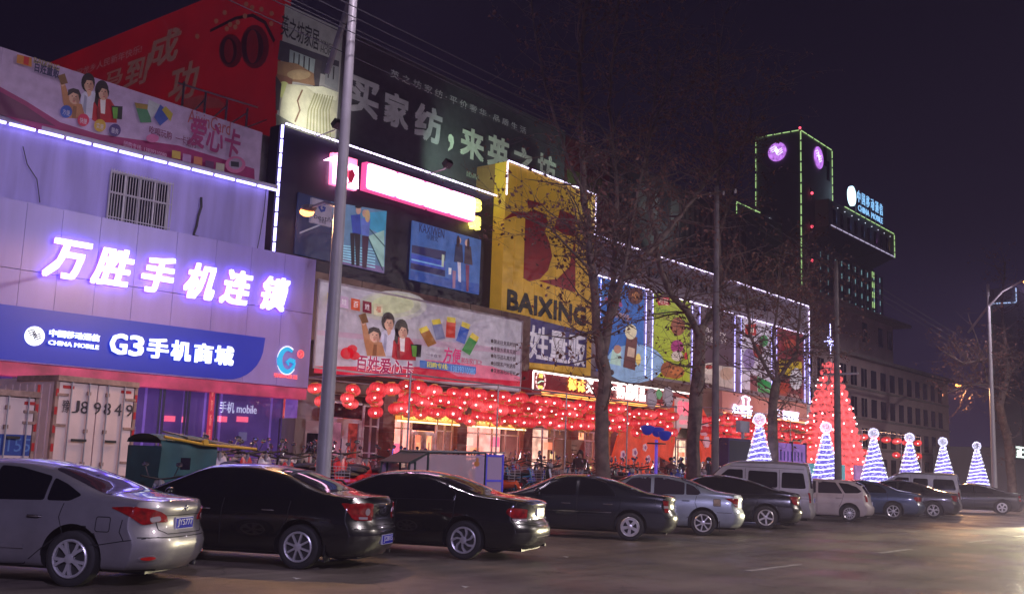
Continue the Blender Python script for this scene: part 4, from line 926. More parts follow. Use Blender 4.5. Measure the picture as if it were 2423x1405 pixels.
for k in range(26):
    a = um[1]+(um[11]-um[1])*k/26; z = .9+.35*(k*5 % 4); m2().box(a, .24, z, a+.25, .29, z+.12+.06*(k % 3)).build('shelf_poster', glow('shelf_%d' % (k % 5), ((.5,.1,.5),(.15,.15,.8),(.7,.1,.3),(.3,.3,.9),(.8,.4,.4))[k % 5], .35), sf)
for k in range(9):
    a = um[9]+.35+k*.17; m2().box(a, .10, .9+.15*(k % 3), a+.12, .2, 1.15+.15*(k % 3)).build('display_phone', glow('display_%d' % (k % 3), ((.9,.5,.2),(.4,.4,1),(1,.2,.3))[k % 3], 1.2), sf)
m2().box(um[9]+.05, .12, .34, um[11]-.1, .5, .95).build('display_counter', mat('counter', (.3, .12, .3), .3), sf)
M_rc = mat('couplet_red', (.35, .02, .05), .45, emit=(.8, .04, .12), es=.35)
p = WP.uv(484, 1030); q_ = WP.uv(507, 905); m2().box(p[0], -.10, p[1]-.2, q_[0], -.07, q_[1]).build('couplet', M_rc, sf)
mb = m2()
for k, s_ in enumerate('恭贺新春客'): text_into(mb, s_, p[0]+.05, q_[1]-.40-k*.40, q_[0]-.05, q_[1]-.08-k*.40, -.106, -.10, .02)
mb.build('lettering', ink((220,120,120), .5), sf)
# wall lamp between the two shops, and side wall
sw, m2 = wthing(WM, 'shop_wall_lamp', 'small green-white wall lamp between phone shop and department store', 'lamp', *WM.uv(680, 985))
p = WM.uv(680, 985); m2().ball((p[0], -.2, p[1]), (.16, .1, .14), 10, 6).build('shade', glow('wall_lamp', (.75, .8, .35), 1.2), sw); m2().box(p[0]-.2, -.2, p[1]-.22, p[0]+.2, -.0, p[1]-.16).build('bracket', M_redp, sw)
mk().box(uRt+WP.p.x-.2, -.5, .34, WM.uv(725, 1000)[0], -.05, 3.6).build('side_pilaster', M_concrete, store)

# ================ ground floor of the store
vG = .34; vL = WM.uv(1000, 968)[1]
M_warm = mat('lit_interior_warm', (.5, .2, .15), .6, emit=(1.0, .36, .18), es=3.0, var=.55, scale=1.6)  # room light is put into the interior walls as their own glow
M_pink = mat('lit_interior_pink', (.5, .2, .25), .6, emit=(1.0, .34, .28), es=2.6, var=.5, scale=2.2)
M_dim = mat('dim_interior', (.06, .03, .05), .6, emit=(.42, .14, .22), es=1.3, var=.6, scale=1.5)
M_gold = glow('gold_sign_light', (1.0, .50, .10), 1.5)
M_bar = mat('white_door_bar', (.78, .70, .76), .35)
M_sglass = mat('store_glass', (.05, .03, .04), .04, alpha=.22, spec=.8)
def bay(px0, px1, kind, interior, top=None):
    a, b = WM.uv(px0, 1000)[0], WM.uv(px1, 1000)[0]; tp = top or 3.55
    bm_ = mk().box(a, .9, vG, b, .95, tp+.1).build('interior_wall', interior, store)
    mk().box(a, -.0, tp, b, .9, tp+.08).build('bay_ceiling', M_brown, store)
    if kind == 'door':
        h = tp-.55; mid = (a+b)/2
        for u in (a+.05, mid-.06, mid+.06, b-.05): mk().box(u-.065, -.06, vG, u+.065, .0, h).build('door_stile', M_bar, store)
        for v in (vG+.05, vG+1.15, h-.04): mk().box(a+.1, -.058, v-.07, b-.1, -.002, v+.07).build('door_rail', M_bar, store)
        for u in (mid-.2, mid+.2): mk().tube([(u, -.12, vG+1.35), (u, -.12, vG+1.85)], .02, 6).build('door_handle', M_chrome, store)
        mk().box(a, -.02, h+.05, b, -.0, tp).build('transom', M_winglass, store); mk().box(a, -.05, tp-.04, b, 0, tp+.02).build('transom_bar', M_bar, store)
        mk().box(a+.1, -.03, vG, b-.1, -.024, h).build('glass_pane', M_sglass, store)
    else:
        nx = max(2, round((b-a)/.75))
        for k in range(nx+1): u = a+(b-a)*k/nx; mk().box(u-.035, -.05, vG+.55, u+.035, .0, tp).build('glazing_bar', M_bar, store)
        for v in (vG+.55, vG+1.4, vG+2.3, tp): mk().box(a, -.052, v-.025, b, -.002, v+.025).build('glazing_bar', M_bar, store)
        mk().box(a, -.03, vG+.55, b, -.024, tp).build('glass_pane', M_sglass, store); mk().box(a, -.05, vG, b, .1, vG+.52).build('window_apron', M_tile, store)
def pil(px0, px1):
    a, b = WM.uv(px0, 1000)[0], WM.uv(px1, 1000)[0]
    n = 11
    for k in range(n): v = vG+(3.7-vG)*k/n; mk().box(a, -.22, v+.008, b, .05, v+(3.7-vG)/n-.008).build('tile_course', M_tile, store)
    mk().box(a+.01, -.20, vG, b-.01, .9, 3.7).build('pilaster_core', M_concrete, store)
pil(722, 772); bay(776, 853, 'door', M_dim, 3.35); bay(858, 893, 'panel', mat('red_poster_glass', (.4, .05, .05), .4, emit=(.9, .10, .08), es=.40, var=.7, scale=5), 3.3); pil(896, 924)
bay(928, 972, 'window', M_warm, 3.0); bay(976, 1028, 'door', M_pink, 3.1); bay(1032, 1070, 'window', M_warm, 3.0); pil(1073, 1096)
bay(1098, 1226, 'window', M_pink, 3.0); pil(1230, 1251); bay(1254, 1338, 'window', mat('lit_interior_bright', (.5, .35, .3), .6, emit=(1.0, .55, .42), es=2.0, var=.5, scale=2.5), 3.0); pil(1342, 1360)
bay(1362, 1424, 'window', M_warm, 3.0); pil(1436, 1450); bay(1452, 1500, 'door', M_pink, 3.0); bay(1504, 1560, 'window', M_dim, 3.0); pil(1562, 1580); bay(1584, 1660, 'window', mat('lit_interior_cream', (.5, .4, .3), .6, emit=(1.0, .72, .5), es=2.0, var=.45, scale=2), 3.0); pil(1664, 1690)
for a, b in ((1694, 1760), (1764, 1830), (1834, 1905)): bay(a, b, 'window', mat('lit_interior_cream', (.5, .4, .3)), 3.0)
for a, b in ((926, 1072), (1097, 1229)):
    ua, ub = WM.uv(a, 970)[0], WM.uv(b, 990)[0]; mk().box(ua, -.30, 2.92, ub, -.05, 3.24).build('lit_sign_strip', mat('gold_sign', (.5, .2, .04), .4, emit=(1, .32, .06), es=.9, var=.6, scale=5), store)
    mk().tube([(ua, -.33, 2.88), (ub, -.33, 2.88)], .03, 6).build('neon_tube', glow('neon_warm', (1, .75, .35), 3), store)
    mb = mk(); text_into(mb, '百姓量贩欢迎您' if a < 1000 else '超市入口', ua+.2, 2.96, ub-.2, 3.2, -.33, -.30, .01); mb.build('lettering', M_gold, store)
# interiors: shelves with goods that glow in place of shop lighting
for k in range(46):
    px = 935+k*(1655-935)/46; u = WM.uv(px, 1000)[0]; v = vG+.5+.45*(k*7 % 4)
    mk().box(u, .6, v, u+.28, .85, v+.22+.08*(k % 3)).build('shop_goods', glow('goods_%d' % (k % 5), ((1,.2,.1),(1,.7,.3),(.9,.1,.25),(.9,.6,.5),(.8,.25,.1))[k % 5], 2.0), store)

# neon-lit sign box over the ground floor
WN = Wall((0, 25.0))
nb, m2 = wthing(WN, 'neon_sign', 'dark red sign box edged in white neon, with characters and a clock emblem', 'sign', *WN.uv(1258, 930))
u0 = WN.uv(1258, 900)[0]; u1 = WN.uv(1640, 950)[0]; v1 = (WN.uv(1258, 874)[1]+WN.uv(1630, 931)[1])/2; v0 = WN.uv(1258, 925)[1]-.05
m2().box(u0, -.02, v0, u1, .9, v1).build('board', mat('dark_red_board', (.13, .015, .02), .45, emit=(.5, .02, .03), es=.18), nb)
M_nt = glow('neon_white', (1, .86, .80), 4); M_nyl = glow('neon_gold', (1, .42, .06), 2.2); M_no = glow('neon_orange', (1, .16, .06), 2.0)
nn = 10
for k in range(nn): a = u0+(u1-u0)*k/nn; m2().tube([(a+.04, -.06, v1-.03), (a+(u1-u0)/nn-.03, -.06, v1-.03)], .035, 6).build('neon_tube', M_nt, nb)
m2().tube([(u0+.02, -.06, v0+.1), (u0+.02, -.06, v1-.05)], .03, 6).build('neon_tube', M_nt, nb)
for dv, m_x in ((.05, M_nyl), (.14, M_no), (-.03, M_nyl)): m2().tube([(u0+.6, -.06, v0+dv), (u1-.1, -.06, v0+dv)], .022, 6).build('neon_tube', m_x, nb)
cu, cv = WN.uv(1277, 901)
for k in range(12): a0 = 2*pi*k/12; ribbon(mb := m2(), [(cu+.30*cos(a0+t), cv+.36*sin(a0+t)) for t in (0, .12, .25, .37)], .025, -.07, -.03); mb.build('emblem_tube', glow('neon_pale_pink', (1, .5, .5), 1.6), nb)
mb = m2(); text_into(mb, '之美', cu-.12, cv+.12, cu+.12, cv+.28, -.07, -.03, .02); text_into(mb, '超市', cu-.13, cv-.30, cu+.13, cv-.18, -.07, -.03, .02); mb.build('lettering', glow('neon_lime', (.8, .6, .08), 1.6), nb)
mb = m2(); ribbon(mb, [(cu-.18, cv-.10), (cu+.02, cv+.0), (cu+.2, cv)], .03, -.07, -.03); mb.build('clock_hands', glow('neon_mint', (.5, .9, .6), 1.5), nb)
for s_, q0, q1, m_x in (('棉',(1342,922),(1361,894),M_nyl),('袜',(1364,926),(1382,898),M_nyl),('买',(1385,929),(1401,900),glow('neon_white2', (1, .8, .7), 2.2)),('量',(1432,936),(1440,905),M_nt),('一',(1443,921),(1456,915),M_nt),('购',(1458,941),(1474,911),M_nt),('品',(1479,944),(1491,914),M_nt),('同',(1493,946),(1506,916),M_nt),('品',(1511,948),(1524,920),M_nt)):
    a = WN.uv(*q0); b = WN.uv(*q1); mb = m2(); text_into(mb, s_, a[0], a[1], b[0], b[1], -.08, -.03, .015); mb.build('letter', m_x, nb)

# bakery fascia
bk, m2 = wthing(WM, 'bakery_sign', 'salmon bakery fascia with white neon characters and a small neon chef hat', 'sign', *WM.uv(1690, 990))
u0 = WM.uv(1688, 960)[0]; u1 = WM.uv(1890, 970)[0]; v0 = WM.uv(1700, 975)[1]; v1 = WM.uv(1690, 925)[1]
m2().box(u0, -.5, v0, u1, -.05, v1).build('board', mat('salmon_board', (.42, .20, .18), .5, emit=(.5, .16, .16), es=.30), bk)
M_nb = glow('neon_blue_white', (.62, .66, 1), 4)
for s_, q0, q1 in (('红',(1712,984),(1727,957)),('客',(1729,986),(1743,958)),('行',(1745,988),(1756,959)),('PE',(1803,982),(1822,969)),('BAKERY',(1833,992),(1868,976))):
    a = WB.uv(*q0); b = WB.uv(*q1); a = WM.uv(*q0); b = WM.uv(*q1); mb = m2(); text_into(mb, s_, a[0], a[1], b[0], b[1], -.60, -.52, .02); mb.build('letter', M_nb, bk)
p = [WM.uv(*q) for q in ((1737,955),(1737,946),(1733,941),(1740,937),(1748,940),(1752,945),(1748,950),(1748,957))]; ribbon(mb := m2(), p, .05, -.60, -.52); mb.build('neon_chef_hat', M_nb, bk)
m2().tube([(u0, -.6, v0-.05), (u1, -.6, v0-.05)], .035, 6).build('neon_tube', glow('neon_amber', (1, .35, .12), 2.5), bk)
b3, m2 = wthing(WM, 'shop_sign', 'small grey sign with a single white neon character at the end of the bakery fascia', 'sign', *WM.uv(1893, 1006))
u0, v0 = WM.uv(1892, 1006); u1, v1 = WM.uv(1926, 962)
m2().box(u0, -.5, v0, u1, -.05, v1).build('board', mat('grey_board', (.28, .26, .28), .5, emit=(.3, .26, .3), es=.4), b3)
a = WM.uv(1900, 1002); b = WM.uv(1915, 968); mb = m2(); text_into(mb, '名', a[0], a[1], b[0], b[1], -.6, -.52, .01); mb.build('letter', M_nb, b3)
# ================ lanterns on scaffolds
def silk(name, es, col, hot):
    # red silk with the inner bulb's light painted into its glow: brightest round the bulb's height, ribs darker
    m = mat(name, (.5, .02, .03), .5, emit=col, es=es, alpha=.74); t = m.node_tree; b = t.nodes['Principled BSDF']; L = t.links.new; N = t.nodes.new
    tc = N('ShaderNodeTexCoord'); sp_ = N('ShaderNodeSeparateXYZ'); L(tc.outputs['Object'], sp_.inputs[0])
    cr_ = N('ShaderNodeValToRGB'); mr = N('ShaderNodeMapRange'); mr.inputs['From Min'].default_value = -.17; mr.inputs['From Max'].default_value = .17; L(sp_.outputs['Z'], mr.inputs['Value']); L(mr.outputs[0], cr_.inputs[0])
    e0, e1 = cr_.color_ramp.elements; e0.color = (*[c*.55 for c in col], 1); e1.color = (*[c*.22 for c in col], 1); e2 = cr_.color_ramp.elements.new(.42); e2.color = (*hot, 1); e3 = cr_.color_ramp.elements.new(.75); e3.color = (*[c*.55 for c in col], 1)
    at = N('ShaderNodeMath'); at.operation = 'ARCTAN2'; L(sp_.outputs['Y'], at.inputs[0]); L(sp_.outputs['X'], at.inputs[1]); mu = N('ShaderNodeMath'); mu.operation = 'MULTIPLY'; mu.inputs[1].default_value = 16; L(at.outputs[0], mu.inputs[0]); sn = N('ShaderNodeMath'); sn.operation = 'SINE'; L(mu.outputs[0], sn.inputs[0])
    rb_ = N('ShaderNodeMapRange'); rb_.inputs['From Min'].default_value = -1; rb_.inputs['To Min'].default_value = .62; L(sn.outputs[0], rb_.inputs['Value']); sc_ = N('ShaderNodeVectorMath'); sc_.operation = 'SCALE'; L(cr_.outputs[0], sc_.inputs[0]); L(rb_.outputs[0], sc_.inputs['Scale']); L(sc_.outputs[0], b.inputs['Emission Color']); return m
M_lan = silk('lantern_silk', .80, (1.0, .030, .045), (1.0, .085, .10)); M_lan2 = silk('lantern_silk_bright', 1.15, (1.0, .05, .06), (1.0, .16, .17)); M_lan0 = silk('lantern_silk_dull', .38, (.9, .02, .03), (.9, .06, .05))
M_gold2 = mat('lantern_gold', (.5, .30, .06), .4, emit=(1, .3, .06), es=.12)
M_bulb = glow('lantern_bulb', (1, .62, .60), 16)
lm = MB().lathe([(.10, .17), (.17, .145), (.225, .08), (.24, 0), (.225, -.08), (.17, -.145), (.10, -.17)], 14)
me_b = lm.mesh('lantern', M_lan, True); me_b2 = me_b.copy(); me_b2.materials.clear(); me_b2.materials.append(M_lan2)
me_b0 = me_b.copy(); me_b0.materials.clear(); me_b0.materials.append(M_lan0)
me_c = MB().lathe([(.10, .17), (.10, .20), (.05, .20)], 10).lathe([(.05, -.20), (.10, -.20), (.10, -.17)], 10).mesh('cap', M_gold2)
me_t = MB().lathe([(.012, -.20), (.018, -.26), (.022, -.40)], 6).mesh('tassel', M_gold2)
me_u = MB().ball((0, 0, -.03), .036, 8, 5).mesh('bulb', M_bulb)
def lantern(x, y, z, s, label, group, bright=False, detail=True, parent=None):
    o = put('lantern', me_b2 if bright else (me_b0 if random.random() < .16 else me_b), parent, (x, y, z)); o.scale = (s, s, s*random.uniform(.82, .98)); o.rotation_euler = (random.uniform(-.14, .14), random.uniform(-.14, .14), random.uniform(0, 6))
    if parent is None: tag(o, label, 'lantern', group)
    if detail:
        put('cap', me_c, o); put('bulb', me_u, o)
        if detail > 1: put('tassel', me_t, o)
    return o
sx0 = on_y(972, 885, 20.5).x; sz = on_y(972, 885, 20.5).z; sx1 = on_y(1600, 1000, 20.5).x
sc1, m2 = (lambda t: (t, lambda: MB((-sx0, -20.5, -.34))))(thing('lantern_scaffold', 'long steel tube frame hung with red lanterns in front of the store', 'scaffold', (sx0, 20.5, .34)))
def scaf(t, m2, x0, x1, y0, y1, z, posts):
    for y in (y0, y1): m2().tube([(x0, y, z), (x1, y, z)], .026, 6).build('rail', M_steel, t)
    for x in posts:
        m2().tube([(x, y0, .34), (x, y0, z)], .028, 6).build('post', M_steel, t); m2().tube([(x, y0-.03, z+.01), (x, y1+.05, z+.01)], .024, 6).build('rail', M_steel, t)
scaf(sc1, m2, sx0, sx1, 20.5, 25.0, sz, [sx0]+[on_y(p, 950, 20.5).x for p in (1178, 1340, 1485, 1600)])
random.seed(3)
GL = 'red lanterns hung under the long steel frame'
n = 25
for i in range(n):
    for r_, y in enumerate((20.7, 21.9, 23.2, 24.4)):
        for tier in (0, 1, 2):
            if (r_ > 1 and (tier == 2 or i % 2)) or (r_ == 1 and tier == 1 and i % 2) or (r_ == 0 and tier == 2 and i % 3 == 1): continue
            x = sx0+.15+(sx1-sx0-.3)*i/(n-1)+random.uniform(-.12, .12); s_ = random.choice((.86, .94, 1.0, 1.1))
            z = sz-.24-tier*.33-random.uniform(0, .16)
            lantern(x, y+random.uniform(-.15, .15), z, s_, 'red lantern, %s tier of the %s row, %s' % (('upper','middle','lower')[tier], ('front','second','third','rear')[r_], ('nearest the street lamp','by the gold sign','before the wide window','below the neon sign','behind the first tree','by the second tree')[min(5, i*6//n)]), GL, random.random() < .3, 2 if r_ == 0 else 1)
# cords for the rows
for y in (21.9, 23.2): m2().tube([(sx0, y, sz-.04), (sx1, y, sz-.04)], .012, 5).build('cord', M_dark, sc1)
y2 = 21.5; tx0 = on_y(1700, 1000, y2).x; tx1 = on_y(1925, 1000, y2).x; tz = on_y(1860, 985, y2).z
sc2, m2 = (lambda t: (t, lambda: MB((-tx0, -y2, -.34))))(thing('lantern_scaffold', 'steel tube frame with lantern rows under the bakery sign', 'scaffold', (tx0, y2, .34)))
scaf(sc2, m2, tx0, tx1, y2, 24.8, tz, [tx0, (tx0+tx1)/2, on_y(1870, 1000, y2).x])
n = 13
for i in range(n):
    for r_, y in enumerate((y2+.1, y2+1.3)):
        for tier in ((0, 1, 2) if r_ == 0 else (0, 1)):
            lantern(tx0+.2+(tx1-tx0-.4)*i/(n-1)+random.uniform(-.1, .1), y, tz-.34-tier*.45-random.uniform(0, .16), random.choice((.95, 1.1)), 'red lantern, %s tier, %s row, %s of the bakery frame' % (('upper','middle','lower')[tier], ('front','middle','rear')[r_], ('start','middle','end')[min(2, i*3//n)]), 'red lanterns below the bakery sign', random.random() < .3, 1 if r_ == 0 else 0)
y3 = 20.8; rx0 = on_y(2040, 1030, y3).x; rx1 = on_y(2178, 1040, y3).x; rz_ = on_y(2130, 1028, y3).z
sc3, m2 = (lambda t: (t, lambda: MB((-rx0, -y3, -.34))))(thing('lantern_scaffold', 'thin open tube frame with a few lanterns to the right of the red lantern tree', 'scaffold', (rx0, y3, .34)))
scaf(sc3, m2, rx0, rx1, y3, y3+2.4, rz_, [rx0, on_y(2132, 1030, y3).x, rx1])
for i in range(11):
    for tier in (0, 1):
        if tier and 1 < i < 7: continue
        lantern(rx0+.5+(rx1-rx0-.7)*i/10, y3+.1+(i % 2)*.4, rz_-.36-tier*.8, 1.0, 'red lantern in the %s tier on the open tube frame, %s' % (('upper','lower')[tier], 'near the lantern tree' if i < 4 else 'between the light cones' if i < 8 else 'by the far post'), 'red lanterns right of the lantern tree', i % 3 == 0, 1)
# ---- red lantern tree
lx, ly = on_y(1967, 1000, 21.2).x, 21.2
ltz = on_y(1967, 850, ly).z; lt = thing('lantern_tree', 'tall cone built of red lanterns topped by a blue-white star', 'lantern tree', (lx, ly, .34))
lb = lambda: MB((0, 0, 0)); H = ltz-.34
lb().tube([(0, 0, 0), (0, 0, H+.3)], .06, 8).build('mast', M_steel, lt)
nt_ = 17; rtr = random.Random(4); M_lan3 = mat('lantern_tree_silk', (.5, .03, .04), .5, emit=(1.0, .14, .15), es=.85, var=.6, scale=2.6)
me_l3 = MB().lathe([(.10, .2), (.2, .15), (.24, 0), (.2, -.15), (.10, -.2)], 12).mesh('lantern', M_lan3, True)
for k in range(nt_):
    z = .9+(H-1.2)*k/(nt_-1); r = 1.72*(1-(z-.6)/H)+.10; n = max(4, int(2*pi*r/.42)); z_ = z
    for j in range(n):
        a = 2*pi*j/n+k*.4; o = put('lantern', me_l3, lt, (r*cos(a), r*sin(a), z_)); s_ = .88 if k < nt_-4 else .62; o.scale = (s_, s_, s_*rtr.uniform(.9, 1.15)); o.rotation_euler = (rtr.uniform(-.3, .3), rtr.uniform(-.3, .3), 0)
        if rtr.random() < .45: q_ = put('bulb', me_u, o, (.26*cos(a), .26*sin(a), rtr.uniform(-.05, .05))); q_.scale = (.9, .9, 1.3)
    if k % 3 == 0: lb().lathe([(r+.2, z_-.24), (r+.215, z_-.235), (r+.2, z_-.23)], 20, caps=False).build('hoop', M_gold2, lt)
for j in range(8): a = 2*pi*j/8; lb().tube([(1.75*cos(a), 1.75*sin(a), .3), (.2*cos(a), .2*sin(a), H-.1)], .02, 5).build('rib', M_steel, lt)
st = MB()
M_star = glow('star_tube', (.45, .45, 1), 5)
for k in range(4):
    a = pi*k/4; L_ = .62 if k == 2 else .34 if k == 0 else .22; st.tube([(-L_*cos(a), 0, H+.95-L_*sin(a)*1.5), (L_*cos(a), 0, H+.95+L_*sin(a)*1.5)], .016, 5)
    st.tube([(0, -L_*cos(a), H+.95-L_*sin(a)*1.5), (0, L_*cos(a), H+.95+L_*sin(a)*1.5)], .016, 5)
st.tube([(.2*cos(t), .2*sin(t), H+.95) for t in [2*pi*i/12 for i in range(13)]], .012, 5); st.build('star', M_star, lt)
# ---- white cone trees of light
M_sp = glow('cone_light', (.76, .74, 1.0), 4.5); M_ti = glow('cone_tinsel', (.74, .72, 1.0), 1.2); M_db = mat('cone_mesh', (.05, .04, .10), .5, emit=(.22, .17, 1.0), es=.7)  # dark mesh is made to glow, standing for the lights' violet halo
sp = MB(); rr = random.Random(5); R0, HC = .88, 2.88; turns = 14; pts = []
for i in range(turns*18+1):
    t = i/(turns*18); a = 2*pi*turns*t; r = R0*(1-t)+.13*t; pts.append((r*cos(a), r*sin(a), .1+HC*t+.035*sin(a*1.7+t*20)))
me_s = sp.tube(pts, .016, 5).mesh('light_spiral', M_sp)
me_cone = MB().lathe([(R0-.05, .08), (.10, HC+.05)], 18, caps=False).mesh('cone_frame', M_db)
ti = MB()
for k in range(1300):
    t = rr.random()**1.25; a = rr.random()*2*pi; r = (R0*(1-t)+.13*t)+.01; c = Vector((r*cos(a), r*sin(a), .1+HC*t)); d = Vector((-sin(a), cos(a), rr.uniform(-1, 1))).normalized()*.030; e_ = Vector((cos(a)*.6, sin(a)*.6, 1)).normalized()*.010
    ti.add([c-d-e_, c+d-e_, c+d+e_, c-d+e_], [(0, 1, 2, 3)])
me_ti = ti.mesh('tinsel_lights', M_ti)
bl_ = MB()
for k in range(90):
    v = Vector((rr.gauss(0, 1), rr.gauss(0, 1), rr.gauss(0, 1))).normalized()*rr.uniform(.22, .27); v.z += HC+.35; bl_.ball(v, .014, 4, 3)
for k in range(10): a = pi*k/10; bl_.tube([(.24*cos(a)*cos(t), .24*sin(a)*cos(t), HC+.35+.24*sin(t)) for t in [2*pi*i/14 for i in range(15)]], .006, 3)
me_top = bl_.mesh('top_ball', glow('top_ball_light', (.66, .66, 1), 1.8))
for px, lab in ((1797, 'white light cone left of the purple-lit tree trunk, above the silver van'), (1955, 'white light cone in front of the red lantern tree'), (2068, 'white light cone just right of the red lantern tree'), (2153, 'white light cone at the far post of the open tube frame'), (2232, 'white light cone standing free, second from the right end'), (2312, 'white light cone nearest the far street lamp, last in the row')):
    p = on_y(px, 1080, 17.9); o = thing('light_cone', lab, 'light tree', (p.x, 17.9, .34), rr.random()*6, 'spiral light cones along the pavement')
    for nme, me in (('cone_frame', me_cone), ('light_spiral', me_s), ('top_ball', me_top)): put(nme, me, o)
    q_ = put('tinsel_lights', me_ti, o); q_['kind'] = 'stuff'

# ================ street lamps and poles
M_sod = glow('sodium_lamp_lens', (1.0, .30, .06), 7); M_off = mat('lamp_lens_unlit', (.4, .38, .36), .3)
def lamp_head(mb_off, t, p, dirv, lit):
    d = Vector(dirv).normalized(); s_ = Vector((0, 0, 1)).cross(d).normalized(); u = d.cross(s_)
    h = MB(); ring = []
    for i in range(7):
        q = i/6; c = Vector(p)+d*(.62*q-.05); w = .05+.13*sin(pi*min(1, q*.9+.1)); hgt = .03+.055*sin(pi*min(1, q*.85+.12))
        ring.append([c+s_*w*cos(a)+u*hgt*sin(a) for a in [2*pi*k/12 for k in range(12)]])
    vs = [v for r in ring for v in r]; fs = [(i*12+k, i*12+(k+1) % 12, (i+1)*12+(k+1) % 12, (i+1)*12+k) for i in range(6) for k in range(12)]+[tuple(range(12)), tuple(range(83, 71, -1))]
    h.add(vs, fs).build('lamp_housing', mat('lamp_head_grey', (.14, .13, .14), .5), t, True)
    h = MB(); c = Vector(p)+d*.34-Vector((0, 0, .075)); h.ball(c, (.17, .17, .10), 12, 6); h.build('lamp_lens', M_sod if lit else M_off, t, True)
    return c
def street_lamp(x, y, side, label, energies, group='street lamps along the road', tint=None):
    rz_l = radians(-22*side); t = thing('street_lamp', label, 'street lamp', (x, y, 0), rz_l, group)
    MB().lathe([(.30, 0), (.30, .03), (.19, .05), (.165, 1.0), (.165, 1.02), (.155, 1.04), (.085, 13.0), (0, 13.02)], 20).build('pole', M_pole, t, True)
    MB().lathe([(.30, 0), (.30, .025), (0, .025)], 20).build('base_plate', M_steel, t)
    MB().box(-.06, -.168*1, .5, .06, -.15, .85).build('hatch', M_steel, t)
    MB().tube([(0, side*.1, 6.85), (0, side*1.0, 7.12), (0, side*1.95, 7.2)], [.05, .04, .035], 8).build('lower_arm', M_pole, t, True)
    c = lamp_head(None, t, (0, side*1.9, 7.2), (0, side, .05), energies[0] > 0)
    MB().tube([(0, side*1.45, 10.25), (0, side*.6, 11.1), (0, 0, 11.7), (0, -side*1.0, 12.5), (0, -side*2.2, 12.9)], [.07, .075, .08, .06, .045], 8).build('upper_arm', M_pole, t, True)
    c2 = lamp_head(None, t, (0, -side*2.15, 12.9), (0, -side, .02), energies[1] > 0)
    for c_, e_, col, zz in ((c, energies[0], (1, .50, .22), 7.0), (c2, energies[1], tint or LAMPC, 12.7)):
        if e_: lamp_light('lamp', 'SPOT', (x-sin(rz_l)*c_.y, y+cos(rz_l)*c_.y, zz), e_, col, .15, rot=(0, 0, -1), spot=179, blend=.12)
    return t
LAMPC = (.90, .74, .92)
p = on_y(768, 1060, 16.5)
street_lamp(p.x, 16.5, 1, 'tall grey street lamp rising between the black sedans in front of the department store', (900, 900))
p = on_y(2352, 1100, 16.5)
street_lamp(p.x, 16.5, 1, 'far grey street lamp near the right edge beside the last light cone', (1200, 1500))
for x, c_ in ((-2, (.68, .58, 1.0)), (26, (.98, .84, .90)), (58, (1.0, .86, .78))):  # near-side lamps are added out of view as tinted fill light
    LB = {-2: 17000, 26: 11500, 58: 14500}[x]; street_lamp(x, -9.2, -1, 'street lamp on the near side of the road, standing behind the viewpoint' if x < 0 else 'street lamp on the near pavement, %s' % ('next along' if x < 30 else 'further along to the right'), (0, LB), tint=c_)
def upole(px, ybot, ptop, label, r=.11):
    b = on_y(px, ybot, 16.6); tp = on_y(px+(4 if px < 1900 else 0), ptop, 16.6)
    t = thing('utility_pole', label, 'utility pole', (b.x, 16.6, 0), 0, 'concrete utility poles by the kerb')
    MB().lathe([(r+.03, 0), (r*.72, tp.z), (0, tp.z+.02)], 14).build('pole', mat('weathered_concrete_pole', (.13, .11, .12), .85, var=.3, scale=3), t, True); return t, b.x, tp.z
t, ux, uz = upole(1692, 1100, 440, 'concrete utility pole lit purple in front of the bakery sign')
for y in (-.7, -.25, .25, .7): MB().lathe([(.03, uz-.35), (.045, uz-.28), (.03, uz-.2), (0, uz-.2)], 8, (0, y, 0)).build('insulator', M_frame, t)
t, ux2, uz2 = upole(1983, 1110, 620, 'concrete utility pole crossing in front of the red lantern tree', .13)
z_ = on_y(1983, 885, 16.6).z; MB().box(-.04, -.9, z_-.04, .04, .6, z_+.04).build('crossarm', M_steel, t)
M_wire = mat('cable_black', (.02, .018, .025), .6)
wires = [(y, z) for y, z in ((-.7, 0), (-.25, 0), (.25, 0), (.7, 0), (-.5, -.6), (.5, -.62))]
for k, (dy, dz) in enumerate(wires):
    a = Vector((-18, 16.6+dy, uz+.55+dz+.1*k)); b = Vector((ux, 16.6+dy, uz-.25+dz)); pts = []
    for i in range(19): s_ = i/18; q_ = a.lerp(b, s_); q_.z -= .9*4*s_*(1-s_)*.35+0; pts.append(q_-a)
    w_ = MB().tube(pts, .011, 5); o = put('overhead_wire', w_.mesh('overhead_wire', M_wire), None, a)
    tag(o, '%s overhead wire slanting from the top left across the billboards to the utility pole' % ('highest','second','third','fourth','fifth','lowest')[k], 'wire', 'overhead wires above the pavement')
for k in range(3):
    a = Vector((ux, 16.6-.4+.4*k, uz-.3-.2*k)); b = Vector((ux2, 16.6-.4+.4*k, uz2-.2)); c_ = Vector((120, 17-.4+.4*k, 8.4)); pts = [(a.lerp(b, i/8)-a-Vector((0, 0, .25*sin(pi*i/8)))) for i in range(9)]+[(b.lerp(c_, i/8)-a-Vector((0, 0, 1.2*sin(pi*i/8)))) for i in range(1, 9)]
    o = put('overhead_wire', MB().tube(pts, .010, 5).mesh('overhead_wire', M_wire), None, a); tag(o, '%s thin overhead wire running on past the lantern tree' % ('upper','middle','lower')[k], 'wire', 'overhead wires along the far pavement')
